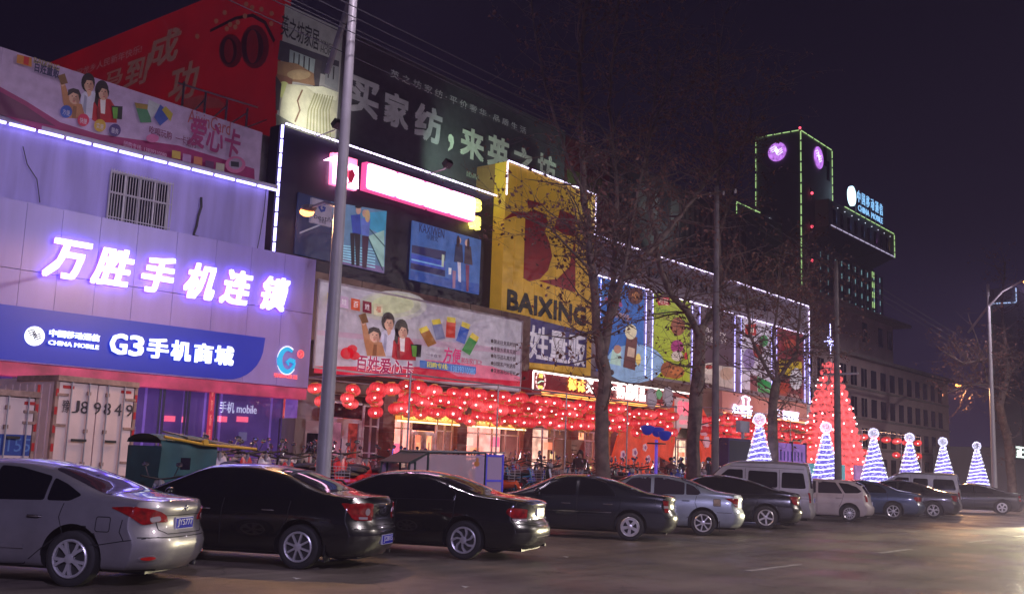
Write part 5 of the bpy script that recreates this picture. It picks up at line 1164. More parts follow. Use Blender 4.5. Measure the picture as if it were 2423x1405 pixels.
# blue trumpet lamp on a post that glows violet
p = on_y(1553, 1060, 17.8); t = thing('trumpet_lamp_post', 'blue post carrying three blue trumpet-shaped shades near the second tree', 'post', (p.x, 17.8, .34))
zt_ = on_y(1553, 1040, 17.8).z-.34; M_bl = mat('blue_enamel', (.02, .03, .22), .4, emit=(.03, .04, .5), es=.25)
MB().tube([(0, 0, 0), (0, 0, zt_)], .05, 10).build('post', mat('violet_post', (.18, .12, .5), .4, emit=(.15, .08, .9), es=.35), t, True)
MB().box(-.22, -.22, zt_-.14, .22, .22, zt_-.1).build('collar', M_dark, t)
for dx, dy, dz in ((-.24, .2, .26), (.22, .1, .22), (.1, -.25, .1)):
    h = MB().lathe([(.05, -.12), (.13, -.08), (.22, .08), (.23, .16), (.10, .2), (0, .2)], 14, (dx, dy, zt_+dz)); h.build('trumpet_shade', M_bl, t, True)
# sedan shapes -------------------------------------------------------
def sedan(**k):
    d = dict(hw=.89, R=.318, wb=2.65, zbot=.19, tumble=.46, bow_r=.26, bow_f=.42,
        top=[(-1.02, .97), (-.93, 1.02), (-.50, 1.075), (-.28, 1.11), (.15, 1.27), (.62, 1.405), (1.15, 1.465), (1.65, 1.45), (2.2, 1.26), (2.78, 1.0), (3.15, .91), (3.5, .80), (3.62, .66)],
        belt=[(-1.02, .88), (-.5, .985), (.0, .985), (1.0, .945), (2.4, .90), (3.2, .76), (3.62, .56)],
        tail=[(-.88, .19), (-.97, .28), (-1.03, .42), (-1.04, .56), (-1.00, .62), (-.965, .66), (-.955, .80), (-.985, .93), (-.96, .985), (-.9, 1.05)],
        nose=[(3.45, .19), (3.58, .32), (3.62, .5), (3.56, .64), (3.45, .78), (3.2, .95)],
        rear_window=('top', -.34, .56, .66, .50), windscreen=(1.83, 2.66, .54, .68),
        windows=[], lamps=[], handles=[(.38, .80), (1.42, .78)], mirror=(2.12, .98), plate=(0, .77, .44, .14),
        glass=M_glass, rglass=M_glass2, rim='five', paint=None)
    d.update(k); return d
def upper_windows(rear_x=-.02, rear_z=1.05, top=1.36, mid=1.27, front=2.33, bl=.985, quarter=True, gm=None):
    """door windows and quarter light drawn in side view"""
    pts = [(.52, bl), (1.21, bl-.02), (1.21, top+.02), (.86, top), (.52, top-.09)]
    out = [(smooth_poly([(1.30, bl-.02), (front-.06, bl-.045), (front-.26, 1.10), (1.80, top-.03), (1.50, top+.02), (1.30, top+.025)], .04), gm)]
    out.append((smooth_poly([(.46, bl+.0), (1.22, bl-.018), (1.22, top+.022), (.95, top+.01), (.46, top-.085)], .04), gm))
    if quarter: out.append((smooth_poly([(rear_x, rear_z), (.12, bl+.005), (.42, bl), (.42, top-.10), (.22, top-.17)], .035), gm))
    return out
CARG = 'cars parked nose-in along the road'
S_silver = paint('silver', (.23, .22, .235), metal=.45, rough=.36)
S_black = paint('black', (.006, .006, .0065), rough=.25)
S_navy = paint('navy_black', (.007, .009, .014), rough=.25)
S_grey = paint('grey_blue', (.26, .30, .34), metal=.5, rough=.38)
S_blue = paint('dark_blue', (.028, .05, .10), metal=.3, rough=.35)
S_white = paint('off_white', (.42, .36, .36), rough=.4)
S_van = paint('van_silver', (.30, .29, .30), metal=.35, rough=.42)
S_plum = paint('charcoal', (.02, .018, .022), rough=.3)

c1 = sedan(hw=.885, R=.325, rim='twin5', paint=S_silver,
    windows=upper_windows(-.02, 1.06, 1.35), fuel=(-.38, .74), handles=[(.52, .80), (1.55, .78)], badge=.93, fog=(.66, .36),
    seams=[[(.18, .96), (.20, .80), (.13, .62), (.40, .42), (.62, .24), (1.0, .22)], [(1.26, .95), (1.26, .24)], [(-.94, .60), (-.66, .56), (-.34, .50), (-.2, .50)], [(-.66, .56), (-.60, .66), (-.62, .80)]],
    rubs=[[(.62, .44), (1.2, .44)], [(1.3, .44), (2.1, .44)]],
    lamps=[(smooth_poly([(.27,.935),(.14,.87),(.0,.78),(-.06,.745),(-.16,.75),(-.22,.775),(-.40,.765),(-.38,.84),(-.28,.90),(-.1,.935),(.1,.95)],.03),), (smooth_poly([(-.30,.785),(-.16,.765),(-.14,.83),(-.28,.85)],.03), M_lens)], 
    
    plate_text='JY5777', plate=(0, .745, .44, .14), bumper_lines=[(.60, .80)], rear_seams=[[(.60, .92), (.52, .68), (.40, .63), (-.40, .63), (-.52, .68), (-.60, .92)], [(-.78, .90), (-.4, .845), (.4, .845), (.78, .90)]], hmat=M_chrome)
c2 = sedan(hw=.90, R=.315, rim='eight', paint=S_black, flap=True,
    top=[(-.98, 1.0), (-.90, 1.05), (-.50, 1.09), (-.34, 1.12), (.1, 1.29), (.50, 1.41), (1.1, 1.47), (1.65, 1.45), (2.2, 1.26), (2.78, 1.02), (3.15, .93), (3.5, .82), (3.62, .66)],
    windows=upper_windows(.0, 1.06, 1.36), handles=[(.52, .82), (1.55, .80)], hmat=M_chrome, plate=(-.0, .43, .44, .14), plate_text='JS2815', badge=.88,
    lamps=[(smooth_poly([(.15,.955),(.10,.86),(.0,.74),(-.08,.72),(-.36,.715),(-.38,.80),(-.36,.955),(-.1,.965)],.02),), (ell(-.26,.84,.045,.055,14), M_lens), (smooth_poly([(-.10,.735),(-.26,.73),(-.26,.765),(-.10,.77)],.01), M_lens)], 
    
    chrome_lines=[], seams=[[(.18, .96), (.2, .7), (.34, .45)], [(1.26, .96), (1.26, .3)]], bumper_lines=[(.60, .80)], rear_seams=[[(.46, .95), (.44, .64), (-.44, .64), (-.46, .95)]])
c3 = sedan(hw=.90, R=.318, rim='fan', paint=S_black, wb=2.7, tail=[(-.98, .19), (-1.10, .28), (-1.16, .42), (-1.17, .56), (-1.10, .62), (-1.07, .66), (-1.06, .80), (-1.09, .93), (-1.05, .985), (-.95, 1.05)],
    top=[(-1.05, .94), (-.95, 1.0), (-.50, 1.06), (-.2, 1.10), (.2, 1.25), (.66, 1.38), (1.15, 1.43), (1.65, 1.41), (2.2, 1.24), (2.85, .98), (3.25, .89), (3.5, .80), (3.66, .62)],
    windows=[(smooth_poly([(1.30, .965), (2.28, .94), (2.05, 1.10), (1.78, 1.30), (1.5, 1.345), (1.30, 1.35)], .04), None), (smooth_poly([(.22, .985), (1.24, .968), (1.24, 1.352), (.86, 1.33), (.5, 1.24), (.26, 1.10)], .05), None)],
    chrome_lines=[[(2.25, .93), (.22, .966), (.20, 1.08), (.46, 1.26), (.86, 1.36), (1.3, 1.382)]], trim_w=.012,
    lamps=[(smooth_poly([(.10,.80),(.02,.715),(-.30,.71),(-.32,.86),(-.1,.88),(.06,.87)],.03),), (smooth_poly([(.0,.665),(-.29,.66),(-.30,.705),(.02,.71)],.01), M_lens)], 
    
    plate=(0, .80, .44, .15), plate_mat=mat('plate_shiny', (.20, .20, .20), .45, metal=.2), rear_bars=[(.895, .012, M_chrome), (.70, .010, M_chrome), (.40, .008, M_chrome)], bumper_lines=[(.62, .82)],
    handles=[(.5, .80), (1.5, .78)], seams=[[(.20, .95), (.2, .7), (.34, .45)], [(1.27, .95), (1.27, .3)]])
c4 = sedan(hw=.87, R=.305, rim='holes', paint=S_navy, wb=2.62,
    top=[(-1.05, .93), (-.98, .98), (-.60, 1.03), (-.38, 1.06), (.0, 1.17), (.55, 1.33), (1.1, 1.41), (1.6, 1.40), (2.1, 1.22), (2.65, .99), (3.05, .90), (3.4, .82), (3.55, .66)],
    belt=[(-1.05, .87), (-.5, .95), (.0, .95), (1.0, .935), (2.4, .90), (3.2, .76), (3.62, .56)], rear_window=('top', -.36, .50, .62, .48), windscreen=(1.75, 2.52, .54, .66),
    windows=[(smooth_poly([(1.24, .955), (2.14, .94), (1.98, 1.08), (1.72, 1.27), (1.5, 1.325), (1.24, 1.33)], .03), None), (smooth_poly([(.36, .965), (1.17, .956), (1.17, 1.33), (.84, 1.305), (.58, 1.22), (.40, 1.06)], .05), None)],
    chrome_lines=[[(2.2, .925), (.33, .945)], [(.33, .945), (.36, 1.06), (.56, 1.24), (.84, 1.335), (1.2, 1.355), (1.5, 1.348), (1.74, 1.29), (2.2, .96)], [(2.2, .60), (.42, .60)]], trim_w=.012,
    lamps=[(smooth_poly([(.06,.90),(.02,.64),(-.10,.635),(-.12,.90)],.015),), ([(.045,.79),(.04,.735),(-.10,.735),(-.11,.79)], M_lens)], 
    
    plate=(0, .70, .44, .14), rear_bars=[(.46, .012, M_chrome)], handles=[(.5, .78), (1.45, .77)], hmat=M_chrome, seams=[[(-.55, 1.0), (-.55, .8)], [(1.2, .93), (1.2, .3)], [(.2, .9), (.25, .7), (.36, .5)]])
c5 = sedan(hw=.87, R=.312, rim='seven', paint=S_grey, flap=True,
    windows=upper_windows(.06, 1.04, 1.36, gm=M_glass2), fuel=(-.34, .82), fuel_rust=True, handles=[(.42, .84), (1.5, .82)],
    seams=[[(.16, .96), (.20, .80), (.13, .62), (.40, .42)], [(1.26, .95), (1.26, .24)], [(-.94, .60), (-.66, .58), (-.34, .58)]], chrome_lines=[[(.06, 1.02), (.2, 1.24), (.6, 1.37), (1.0, 1.405)]], trim_w=.010,
    lamps=[(smooth_poly([(.20,.93),(.06,.83),(-.04,.73),(-.14,.72),(-.16,.93)],.02),), (smooth_poly([(.04,.80),(-.04,.75),(-.12,.75),(-.12,.79)],.01), M_lens)])
c6 = sedan(hw=.90, R=.325, rim='five', paint=S_black, wb=2.75,
    top=[(-1.05, .96), (-.95, 1.01), (-.55, 1.07), (-.25, 1.13), (.3, 1.30), (.8, 1.42), (1.3, 1.47), (1.8, 1.44), (2.35, 1.23), (2.9, .99), (3.25, .90), (3.5, .80), (3.66, .62)],
    windows=[(smooth_poly([(1.38, .965), (2.4, .94), (2.15, 1.12), (1.86, 1.31), (1.6, 1.37), (1.38, 1.38)], .04), None), (smooth_poly([(.06, 1.03), (.3, .985), (1.30, .968), (1.30, 1.382), (.92, 1.36), (.5, 1.24)], .05), None)],
    chrome_lines=[[(2.4, .92), (.0, .968)]], trim_w=.012,
    lamps=[(smooth_poly([(.12,.92),(.06,.76),(-.02,.71),(-.28,.705),(-.28,.90),(-.05,.94)],.02),)], handles=[(.6, .84), (1.6, .82)], hmat=M_chrome, seams=[[(1.34, .93), (1.34, .3)], [(.2, .9), (.25, .7), (.36, .5)]])
hatch = sedan(hw=.83, R=.29, rim='many', paint=S_white, wb=2.4, zbot=.17,
    top=[(-.78, 1.0), (-.70, 1.12), (-.42, 1.30), (-.1, 1.40), (.6, 1.44), (1.2, 1.44), (1.55, 1.38), (2.1, 1.10), (2.35, .97), (2.8, .88), (3.05, .78), (3.15, .62)],
    belt=[(-.78, .93), (0, .94), (1, .92), (2.1, .90), (2.8, .76), (3.15, .55)],
    tail=[(-.70, .19), (-.82, .3), (-.84, .5), (-.78, .58), (-.74, .7), (-.70, .95), (-.60, 1.1), (-.42, 1.28)], nose=[(3.0, .19), (3.1, .32), (3.15, .5), (3.1, .64), (3.0, .78), (2.9, .95)],
    rear_window=('top', -.66, -.20, .56, .50), windscreen=(1.55, 2.2, .52, .62), windows=[(smooth_poly([(1.12, .95), (1.86, .94), (1.72, 1.12), (1.42, 1.33), (1.12, 1.36)], .03), M_glass2), (smooth_poly([(.22, .96), (1.04, .95), (1.04, 1.36), (.46, 1.33)], .03), M_glass2), (smooth_poly([(-.42, 1.05), (-.30, .99), (.14, .97), (.36, 1.32), (.05, 1.30), (-.24, 1.20)], .03), None)],
    lamps=[(smooth_poly([(.14,.92),(.13,.70),(.02,.70),(.03,.93)],.01),)], handles=[(.34, .80), (1.2, .79)], seams=[[(.18, .93), (.24, .7), (.34, .5)], [(1.08, .93), (1.08, .3)]],
    mirror=(1.85, .98), plate=(0, .62, .44, .14), chrome_lines=[], rubs=[[(.45, .62), (2.1, .62)]])
van = sedan(hw=.83, R=.30, rim='steel', paint=S_van, wb=2.5, zbot=.22, tumble=.13, waist=.03, bow_r=.12, bow_f=.3, bulge=.008,
    top=[(-.86, 1.74), (-.78, 1.86), (-.5, 1.93), (.5, 1.96), (1.4, 1.94), (1.85, 1.84), (2.4, 1.35), (2.75, 1.02), (3.0, .93), (3.15, .75)],
    belt=[(-.86, 1.0), (2.0, 1.0), (2.7, .92), (3.15, .6)],
    tail=[(-.80, .22), (-.88, .35), (-.88, .5), (-.83, .6), (-.82, 1.0), (-.74, 1.6), (-.66, 1.9)], nose=[(3.0, .22), (3.12, .4), (3.14, .6), (3.0, .9), (2.7, 1.2), (2.4, 1.5), (2.0, 1.9)],
    rear_window=('rear', 1.15, 1.62, .60, .54), windscreen=(1.95, 2.66, .52, .62),
    windows=[(smooth_poly([(-.62, 1.14), (.12, 1.14), (.10, 1.62), (-.54, 1.61)], .06), None), (smooth_poly([(.24, 1.14), (1.14, 1.14), (1.12, 1.64), (.24, 1.62)], .06), None), (smooth_poly([(1.30, 1.14), (2.28, 1.10), (2.0, 1.45), (1.76, 1.66), (1.30, 1.66)], .05), None)],
    lamps=[([(.05,1.02),(.04,.72),(-.05,.72),(-.05,1.02)],)], chrome_lines=[], handles=[(1.25, .98)], seams=[[(.18, 1.7), (.18, .45)], [(1.22, 1.7), (1.22, .3)], [(-.8, .84), (2.6, .84)], [(-.75, 1.72), (1.7, 1.76)]], mirror=(2.3, 1.15), plate=(0, .78, .44, .14))
van2 = dict(van, top=[(-.86, 1.66), (-.78, 1.76), (-.5, 1.82), (.5, 1.84), (1.4, 1.82), (1.85, 1.72), (2.4, 1.30), (2.75, 1.02), (3.0, .93), (3.15, .75)],
    windows=[(smooth_poly([(-.62, 1.10), (.32, 1.10), (.30, 1.56), (-.52, 1.55)], .08), None), (smooth_poly([(.52, 1.12), (1.14, 1.12), (1.12, 1.56), (.52, 1.55)], .06), None), (smooth_poly([(1.30, 1.12), (2.28, 1.08), (2.0, 1.40), (1.76, 1.58), (1.30, 1.58)], .05), None)])
def place_car(sp, px, py, heading, label, **k): return build_car(sp, on_z(px, py), heading, label, CARG, **k)
place_car(c1, 160, 1388, 118, 'silver sedan at the left edge of the row, the one with plate Y5777')
place_car(c2, 702, 1346, 115, 'black sedan with eight-spoke rims and its blue plate low on the bumper')
place_car(c3, 1095, 1323, 111, 'black sedan with curved fan-blade rims and a shiny plate on the boot lid')
place_car(c4, 1490, 1279, 118, 'navy black sedan with five-hole rims and a chrome belt line')
place_car(c5, 1663, 1267, 118, 'grey-blue sedan with seven-spoke rims and a rusty fuel flap')
place_car(c6, 1812, 1251, 114, 'black sedan with broad five-spoke rims between the grey sedan and the silver van')
place_car(dict(van), 1858, 1243, 110, 'silver minivan with a high roof behind the black sedan', name='parked_van', cat='van')
place_car(hatch, 2010, 1234, 110, 'off-white hatchback with many-spoke wheel covers beside the high-roofed minivan')
place_car(dict(c3, paint=S_blue, rim='seven', chrome_lines=[]), 2114, 1229, 109, 'dark blue sedan between the off-white hatchback and a black sedan')
place_car(dict(c6, paint=S_plum, rim='twin5', chrome_lines=[]), 2209, 1226, 108, 'charcoal sedan with star-shaped rims beside the far silver minivan')
place_car(dict(van2, R=.30), 2228, 1219, 108, 'lower silver minivan second from the right end of the row', name='parked_van', cat='van')
place_car(dict(c4, paint=S_plum, chrome_lines=[], R=.33), 2372, 1217, 109, 'dark sedan last in the row, dim in the headlight haze at the right edge')
# ================ plane trees
M_bark = mat('plane_bark', (.12, .085, .075), .85, var=.45, scale=4, bump=.5, bscale=18)
M_twig = mat('twig_bark', (.12, .08, .07), .85)
M_leaf = mat('dry_leaf', (.15, .062, .045), .7, var=.4, scale=20)
def tree(label, base, limbs, seed, yb, twigs=420, leaves=700, r0=.27, top=14.5):
    """limbs: list of (points in photo px with y offset, start radius, end radius)"""
    rr = random.Random(seed); b = on_y(base[0], base[1], yb); t = thing('plane_tree', label, 'tree', (b.x, yb, .34), 0, 'bare plane trees along the pavement'); off = Vector((b.x, yb, .34))
    trunk = MB(); segs = []; k_ = 0
    for pts, ra, rb in limbs:
        P3 = [on_y(px, py, yb+dy)-off for px, py, dy in pts]
        if k_ == 0: P3[0].z = 0
        k_ += 1
        # subdivide with a little wander
        Q = []; Rr = []; n = len(P3)
        for i in range(n-1):
            m = max(2, int((P3[i+1]-P3[i]).length/.45))
            for j in range(m):
                s_ = j/m; q = P3[i].lerp(P3[i+1], s_)+Vector((rr.uniform(-1, 1), rr.uniform(-1, 1), 0))*.035*(i+j > 0); Q.append(q); f = (i+s_)/(n-1); Rr.append(ra+(rb-ra)*f)
        Q.append(P3[-1]); Rr.append(rb)
        if k_ == 1: Rr[0] *= 1.35
        Rr = [r*rr.uniform(.78, .92) for r in Rr]
        trunk.tube(Q, Rr, 10)
        for i in range(len(Q)-1): segs.append((Q[i], Q[i+1], Rr[i]))
    # knots
    for i in range(7):
        a, b_, r = rr.choice(segs[:12]); trunk.ball(a+Vector((rr.uniform(-1, 1), rr.uniform(-1, 0), 0))*r*.8, r*.45, 7, 5)
    trunk.build('trunk', M_bark, t, True)
    br = MB(); ends = []
    sg_ = [s_ for s_ in segs if s_[0].z > 2.2]
    wts = [(.35+min(s_[0].z, 9)/6)*(s_[1]-s_[0]).length for s_ in sg_]
    def grow(p, d, r, L, depth):
        n = max(3, int(L/.35)); pts = [p]; q = p.copy()
        for i in range(n):
            d = (d+Vector((rr.gauss(0, .16), rr.gauss(0, .16), rr.gauss(.05, .12)))).normalized(); q = q+d*(L/n); pts.append(q.copy())
        rs = [max(r*(1-.75*i/n), .005) for i in range(n+1)]
        br.tube(pts, rs, 5 if r > .02 else 3, caps=False)
        for i in range(1, n+1): ends.append((pts[i], d))
        if depth > 0:
            for i in range(1, n+1):
                if rr.random() < .62:
                    ax = Vector((rr.gauss(0, 1), rr.gauss(0, 1), rr.gauss(0, .6))).normalized(); dd = (d*.55+ax*.75).normalized(); grow(pts[i], dd, rs[i]*.62, L*rr.uniform(.4, .65), depth-1)
    for k in range(twigs):
        a, b_, r = rr.choices(sg_, wts)[0]; p = a.lerp(b_, rr.random()); ax = (b_-a).normalized()
        d = Vector((rr.gauss(0, 1), rr.gauss(0, 1), rr.gauss(.25, .5))).normalized(); d = (d-ax*d.dot(ax)*.5+ax*.25).normalized()
        grow(p, d, min(r*.45, .035), rr.uniform(.9, 2.3) if r < .12 else rr.uniform(.7, 1.6), 2)
    br.build('twigs', M_twig, t)
    lf = MB()
    for k in range(leaves):
        p, d = rr.choice(ends)
        p = p+Vector((rr.gauss(0, .05), rr.gauss(0, .05), rr.gauss(-.04, .05))); s_ = rr.uniform(.028, .062)
        u = Vector((rr.gauss(0, 1), rr.gauss(0, 1), rr.gauss(0, 1))).normalized(); v = u.orthogonal().normalized(); w = u.cross(v)
        s_ *= 1.45; lf.add([p-v*s_, p+w*s_*.5+u*s_*.3, p+v*s_, p-w*s_*.6], [(0, 1, 2, 3)])
    o = lf.build('leaves', M_leaf, t); o['kind'] = 'stuff'
    return t
tree('nearest plane tree, its forked trunk rising before the yellow tower', (1432, 1120), [
    ([(1432,1160,0),(1424,1040,0),(1426,960,0),(1432,880,0),(1420,840,0)], .27, .22),
    ([(1422,850,0),(1410,740,0),(1400,620,.2),(1384,480,.3),(1375,330,.4),(1372,170,.5),(1380,40,.6),(1400,-60,.6)], .17, .05),
    ([(1424,850,0),(1440,760,-.1),(1470,660,-.3),(1530,600,-.4),(1610,510,-.6),(1680,420,-.8),(1745,345,-1)], .19, .04),
    ([(1440,760,0),(1455,600,.2),(1458,420,.1),(1440,250,-.1),(1455,90,-.2),(1470,-60,-.2)], .11, .03),
    ([(1384,480,.3),(1330,330,.4),(1290,200,.4),(1262,60,.5),(1256,-40,.5)], .06, .02),
    ([(1400,640,.2),(1300,540,0),(1210,500,-.1)], .05, .015),
    ([(1470,660,-.3),(1500,500,-.4),(1530,350,-.5),(1590,180,-.6),(1610,60,-.6)], .07, .02),
    ([(1415,780,0),(1340,800,-.2),(1270,790,-.4)], .04, .012)], 11, 17.6, 330, 4200)
tree('second plane tree, forking low in front of the wing posters', (1640, 1118), [
    ([(1640,1160,0),(1640,1040,0),(1650,900,0),(1655,840,0),(1655,770,0)], .29, .24),
    ([(1652,790,0),(1625,735,0),(1585,695,-.1),(1560,630,0),(1545,520,0),(1530,400,.2),(1545,260,.3),(1560,120,.3)], .16, .03),
    ([(1658,780,0),(1690,735,0),(1705,650,.2),(1695,520,.3),(1700,380,.3),(1690,230,.4),(1705,100,.4)], .16, .03),
    ([(1690,740,0),(1740,720,-.2),(1800,700,-.4),(1850,690,-.5)], .07, .02),
    ([(1700,560,.3),(1740,430,.2),(1775,280,.1),(1790,190,.1)], .07, .02),
    ([(1590,700,0),(1560,700,-.2),(1500,650,-.4),(1460,560,-.5)], .07, .02),
    ([(1646,870,0),(1590,860,-.2),(1540,830,-.3)], .04, .012), ([(1655,800,0),(1730,860,-.2),(1790,900,-.3)], .035, .012)], 23, 17.7, 320, 3800)
tree('third plane tree, its trunk lit purple behind the silver van', (1834, 1100), [
    ([(1834,1140,0),(1828,1040,0),(1828,960,0),(1838,900,0)], .24, .19),
    ([(1838,905,0),(1860,870,0),(1885,830,0),(1890,760,.1),(1900,690,.2),(1920,600,.2)], .12, .03),
    ([(1836,905,0),(1800,850,0),(1775,790,.1),(1770,700,.2),(1750,600,.2)], .10, .03),
    ([(1828,950,0),(1870,955,-.2),(1910,965,-.3)], .04, .012), ([(1885,830,0),(1960,840,-.2),(2010,838,-.3)], .03, .01), ([(1838,900,0),(1830,800,0),(1845,690,0),(1840,600,0)], .08, .02)], 37, 17.8, 220, 2600)
tree('far bare tree glowing orange beside the last street lamp', (2396, 1110), [
    ([(2396,1130,0),(2385,1040,0),(2365,960,0),(2380,900,0),(2382,860,0)], .36, .26),
    ([(2382,870,0),(2375,780,0),(2370,700,0),(2380,620,0)], .18, .05),
    ([(2378,920,0),(2340,910,0),(2290,910,-.2),(2240,930,-.3)], .12, .03),
    ([(2382,870,0),(2330,850,0),(2280,860,-.3),(2230,830,-.4)], .10, .03),
    ([(2384,890,0),(2420,850,0),(2450,800,0)], .12, .04), ([(2340,910,0),(2310,800,0),(2290,740,0)], .07, .02)], 51, 18.2, 200, 3000)

# ================ telecom tower and the blocks behind
M_tw = mat('tower_render', (.24, .22, .24), .8, var=.12, scale=.3); M_tw2 = mat('tower_render_dark', (.16, .15, .17), .8)
YW = 44.0; WW = Wall((0, YW)); cw_ = WW.uv(1894, 500)[0]; eT = WW.uv(1968, 420)[0]; vT = (WW.uv(1893, 308)[1]+WW.uv(1968, 357)[1])/2
WS = Wall((cw_, YW), -pi/2); uBk = WS.uv(1789, 400)[0]
tw, m2 = wthing(WW, 'telecom_tower', 'tall square tower edged in green light with round violet logos', 'tower', cw_, 0)
m2().box(cw_, 0, .2, eT, -uBk, vT).build('shaft', M_tw, tw)
def run(mk_, parent, a, b, n, m, d=-.08, r=.05): led(parent, mk_, a, b, n, m, d, r, .1)
run(m2, tw, (cw_, 12), (cw_, vT), 22, M_ledg, r=.065); run(m2, tw, (eT, WW.uv(1968, 480)[1]), (eT, vT), 6, M_ledg); run(m2, tw, (cw_, vT), (eT, vT), 5, M_ledg)
ms_ = lambda: MB()
tws = put('side_face', MB().box(0, 0, 0, .01, .01, .01).mesh('side_face', M_tw), tw, (0, 0, 0), -pi/2-0)
def side(p, q_, n, m, r=.05):
    for k in range(n):
        a = Vector(p).lerp(Vector(q_), (k+.1)/n); b = Vector(p).lerp(Vector(q_), (k+.9)/n)
        A = WS.world(a.x, a.y, -.08)-tw.location; B = WS.world(b.x, b.y, -.08)-tw.location; MB().tube([A, B], r, 6).build('led_tube', m, tw)
side((uBk, 14), (uBk, vT), 12, M_ledg); side((uBk, vT), (0, vT), 5, M_ledg)
M_lg = mat('violet_logo', (.4, .1, .5), .5, emit=(.62, .22, .95), es=1.0, var=.5, scale=3); M_lw = glow('white_logo', (.85, .8, 1), 1.4)
c = WW.uv(1935, 374); r = (WW.uv(1945, 378)[0]-WW.uv(1925, 374)[0])/2*1.05; r = max(r, .9)
mobile_logo(m2, tw, c[0], c[1], r, -.1, M_lg, M_lw)
c = WS.uv(1840, 360); ob = MB(); rS = (WS.uv(1862, 356)[0]-WS.uv(1819, 363)[0])/2
lg_ = put('logo_face', None, tw, WS.world(c[0], c[1])-tw.location, -pi/2); mobile_logo(lambda: MB(), lg_, 0, 0, rS, -.1, M_lg, M_lw)
for py in (458, 537, 617, 702): 
    a = WW.uv(1915, py); m2().ball((a[0], -.3, a[1]), .16, 8, 5).build('red_beacon', glow('red_beacon', (1, .08, .14), 2.6), tw); m2().box(a[0]-.02, -.2, a[1]-.7, a[0]+.02, -.1, a[1]+.6).build('beacon_bracket', M_dark, tw)
for py in (518, 542, 600, 618, 637, 657):
    a = WS.uv(1821, py); A = WS.world(a[0], a[1], -.1)-tw.location; MB().ball(A, .09, 6, 4).build('white_beacon', glow('white_beacon', (.8, .85, 1), 1.6), tw)
a = WW.uv(1893, 304); m2().ball((cw_, 0, vT+.25), .14, 8, 5).build('red_beacon', glow('red_beacon', (1, .08, .14), 2.6), tw)
for px, py in ((1943, 360), (1950, 395)): a = WW.uv(px-35 if False else px+10, py); m2().box(a[0]-.5, -.02, a[1]-1.6, a[0]+.3, .1, a[1]+.6).build('window', M_winglass, tw)
for py in range(420, 700, 44):
    a = WS.uv(1830, py); 
# low wing left of the tower
lw, m2 = wthing(Wall((0, 46)), 'tower_annex', 'low block with a green light edge left of the telecom tower', 'building', 0, 0)
WA = Wall((0, 46)); a0 = WA.uv(1742, 480); a1 = WA.uv(1800, 474)
m2().box(a0[0], 0, .2, cw_-.2, 6, a0[1]).build('wall', M_tw2, lw)
for k in range(3): p0, p1 = a0[0]+(a1[0]-a0[0])*k/3, a0[0]+(a1[0]-a0[0])*(k+.85)/3; m2().tube([(p0, -.05, a0[1]+.1), (p1, -.05, a0[1]+.1)], .05, 6).build('led_tube', M_ledg, lw)
m2().tube([(a0[0], -.05, a0[1]-1.2), (a0[0], -.05, a0[1])], .05, 6).build('led_tube', M_ledg, lw)
# office block of the tower with light columns
YO = 42.5; WO = Wall((0, YO)); u0 = WO.uv(1922, 600)[0]; u1 = WO.uv(2115, 570)[0]; vo = (WO.uv(1996, 492)[1]+WO.uv(2113, 552)[1])/2; vs_ = WO.uv(2115, 612)[1]
vs_ = (WO.uv(2115, 611)[1]); off_, m2 = wthing(WO, 'office_block', 'telecom office block with green roof light line and glowing vertical strips', 'building', u0, 0)
u0b = cw_+ (u1-cw_)*.16
m2().box(u0b, 0, vs_, u1, 10, vo).build('upper_storeys', M_tw, off_)
# chamfered soffit
uc1 = WO.uv(2098, 680)[0]
prf = [(0, vs_), (10, vs_), (10, vs_-1.6), (1.6, vs_-1.6)]
mb = m2(); mb.add([(u0b, y, z) for y, z in prf]+[(u1-(0 if i in (0, 1) else (u1-uc1)), y, z) for i, (y, z) in enumerate(prf)], [(3, 2, 1, 0), (4, 5, 6, 7), (0, 1, 5, 4), (1, 2, 6, 5), (2, 3, 7, 6), (3, 0, 4, 7)]); mb.build('soffit', M_tw2, off_)
vl = WO.uv(2000, 735)[1]-.5
m2().box(u0b, 1.6, .2, uc1, 9, vs_-1.62).build('lower_storeys', M_tw2, off_)
run(m2, off_, (WO.uv(1996, 492)[0], vo+.05), (u1, vo+.05), 10, M_ledg); run(m2, off_, (u1, vs_), (u1, vo), 4, M_ledg)
vm = (WO.uv(1962, 532)[1]+WO.uv(2113, 606)[1])/2; run(m2, off_, (u0b+.3, vm), (u1, vm), 12, glow('led_pale', (.7, .62, .9), .8))
WO2 = Wall((0, YO+1.6))
for px in (1940, 1958, 1976, 1991, 2008, 2023, 2038, 2052, 2067, 2081): u = WO2.uv(px, 700)[0]; led(off_, m2, (u, vl), (u, vs_-2.0), 5, M_ledc, d=1.52, r=.05, gap=.3); m2().box(u+.5, 1.54, vl, u+1.1, 1.6, vs_-2.2).build('window_strip', M_winglass, off_)
for dx in (0, -.5): led(off_, m2, (uc1+dx, vl), (uc1+dx, vs_-1.8), 6, M_ledg, d=1.5, r=.05, gap=.2)
for k in range(9):
    u = u0b+1.2+(u1-u0b-1.8)*k/9; m2().box(u, -.02, vm+.35, u+.8, .1, vo-.9).build('window', M_winglass, off_)
    m2().ball((u+1.1, -.1, vo-.55), .05, 6, 4).build('spot_lamp', glow('white_beacon', (.8, .85, 1), 1.6), off_)
    if k % 2 == 0 or k == 5:
        c_ = ((.2,.4,1),(.7,.2,.9),(.2,.3,1),(.9,.6,.2),(.3,.5,1))[k % 5]; p_ = WO.world(u+.98, vm+.12, -.25); m2().box(u+.9, -.3, vm+.0, u+1.06, -.15, vm+.1).build('wall_washer', M_dark, off_); lamp_light('washer_light', 'SPOT', p_, 24, c_, .05, rot=(0, .12, 1), spot=50)
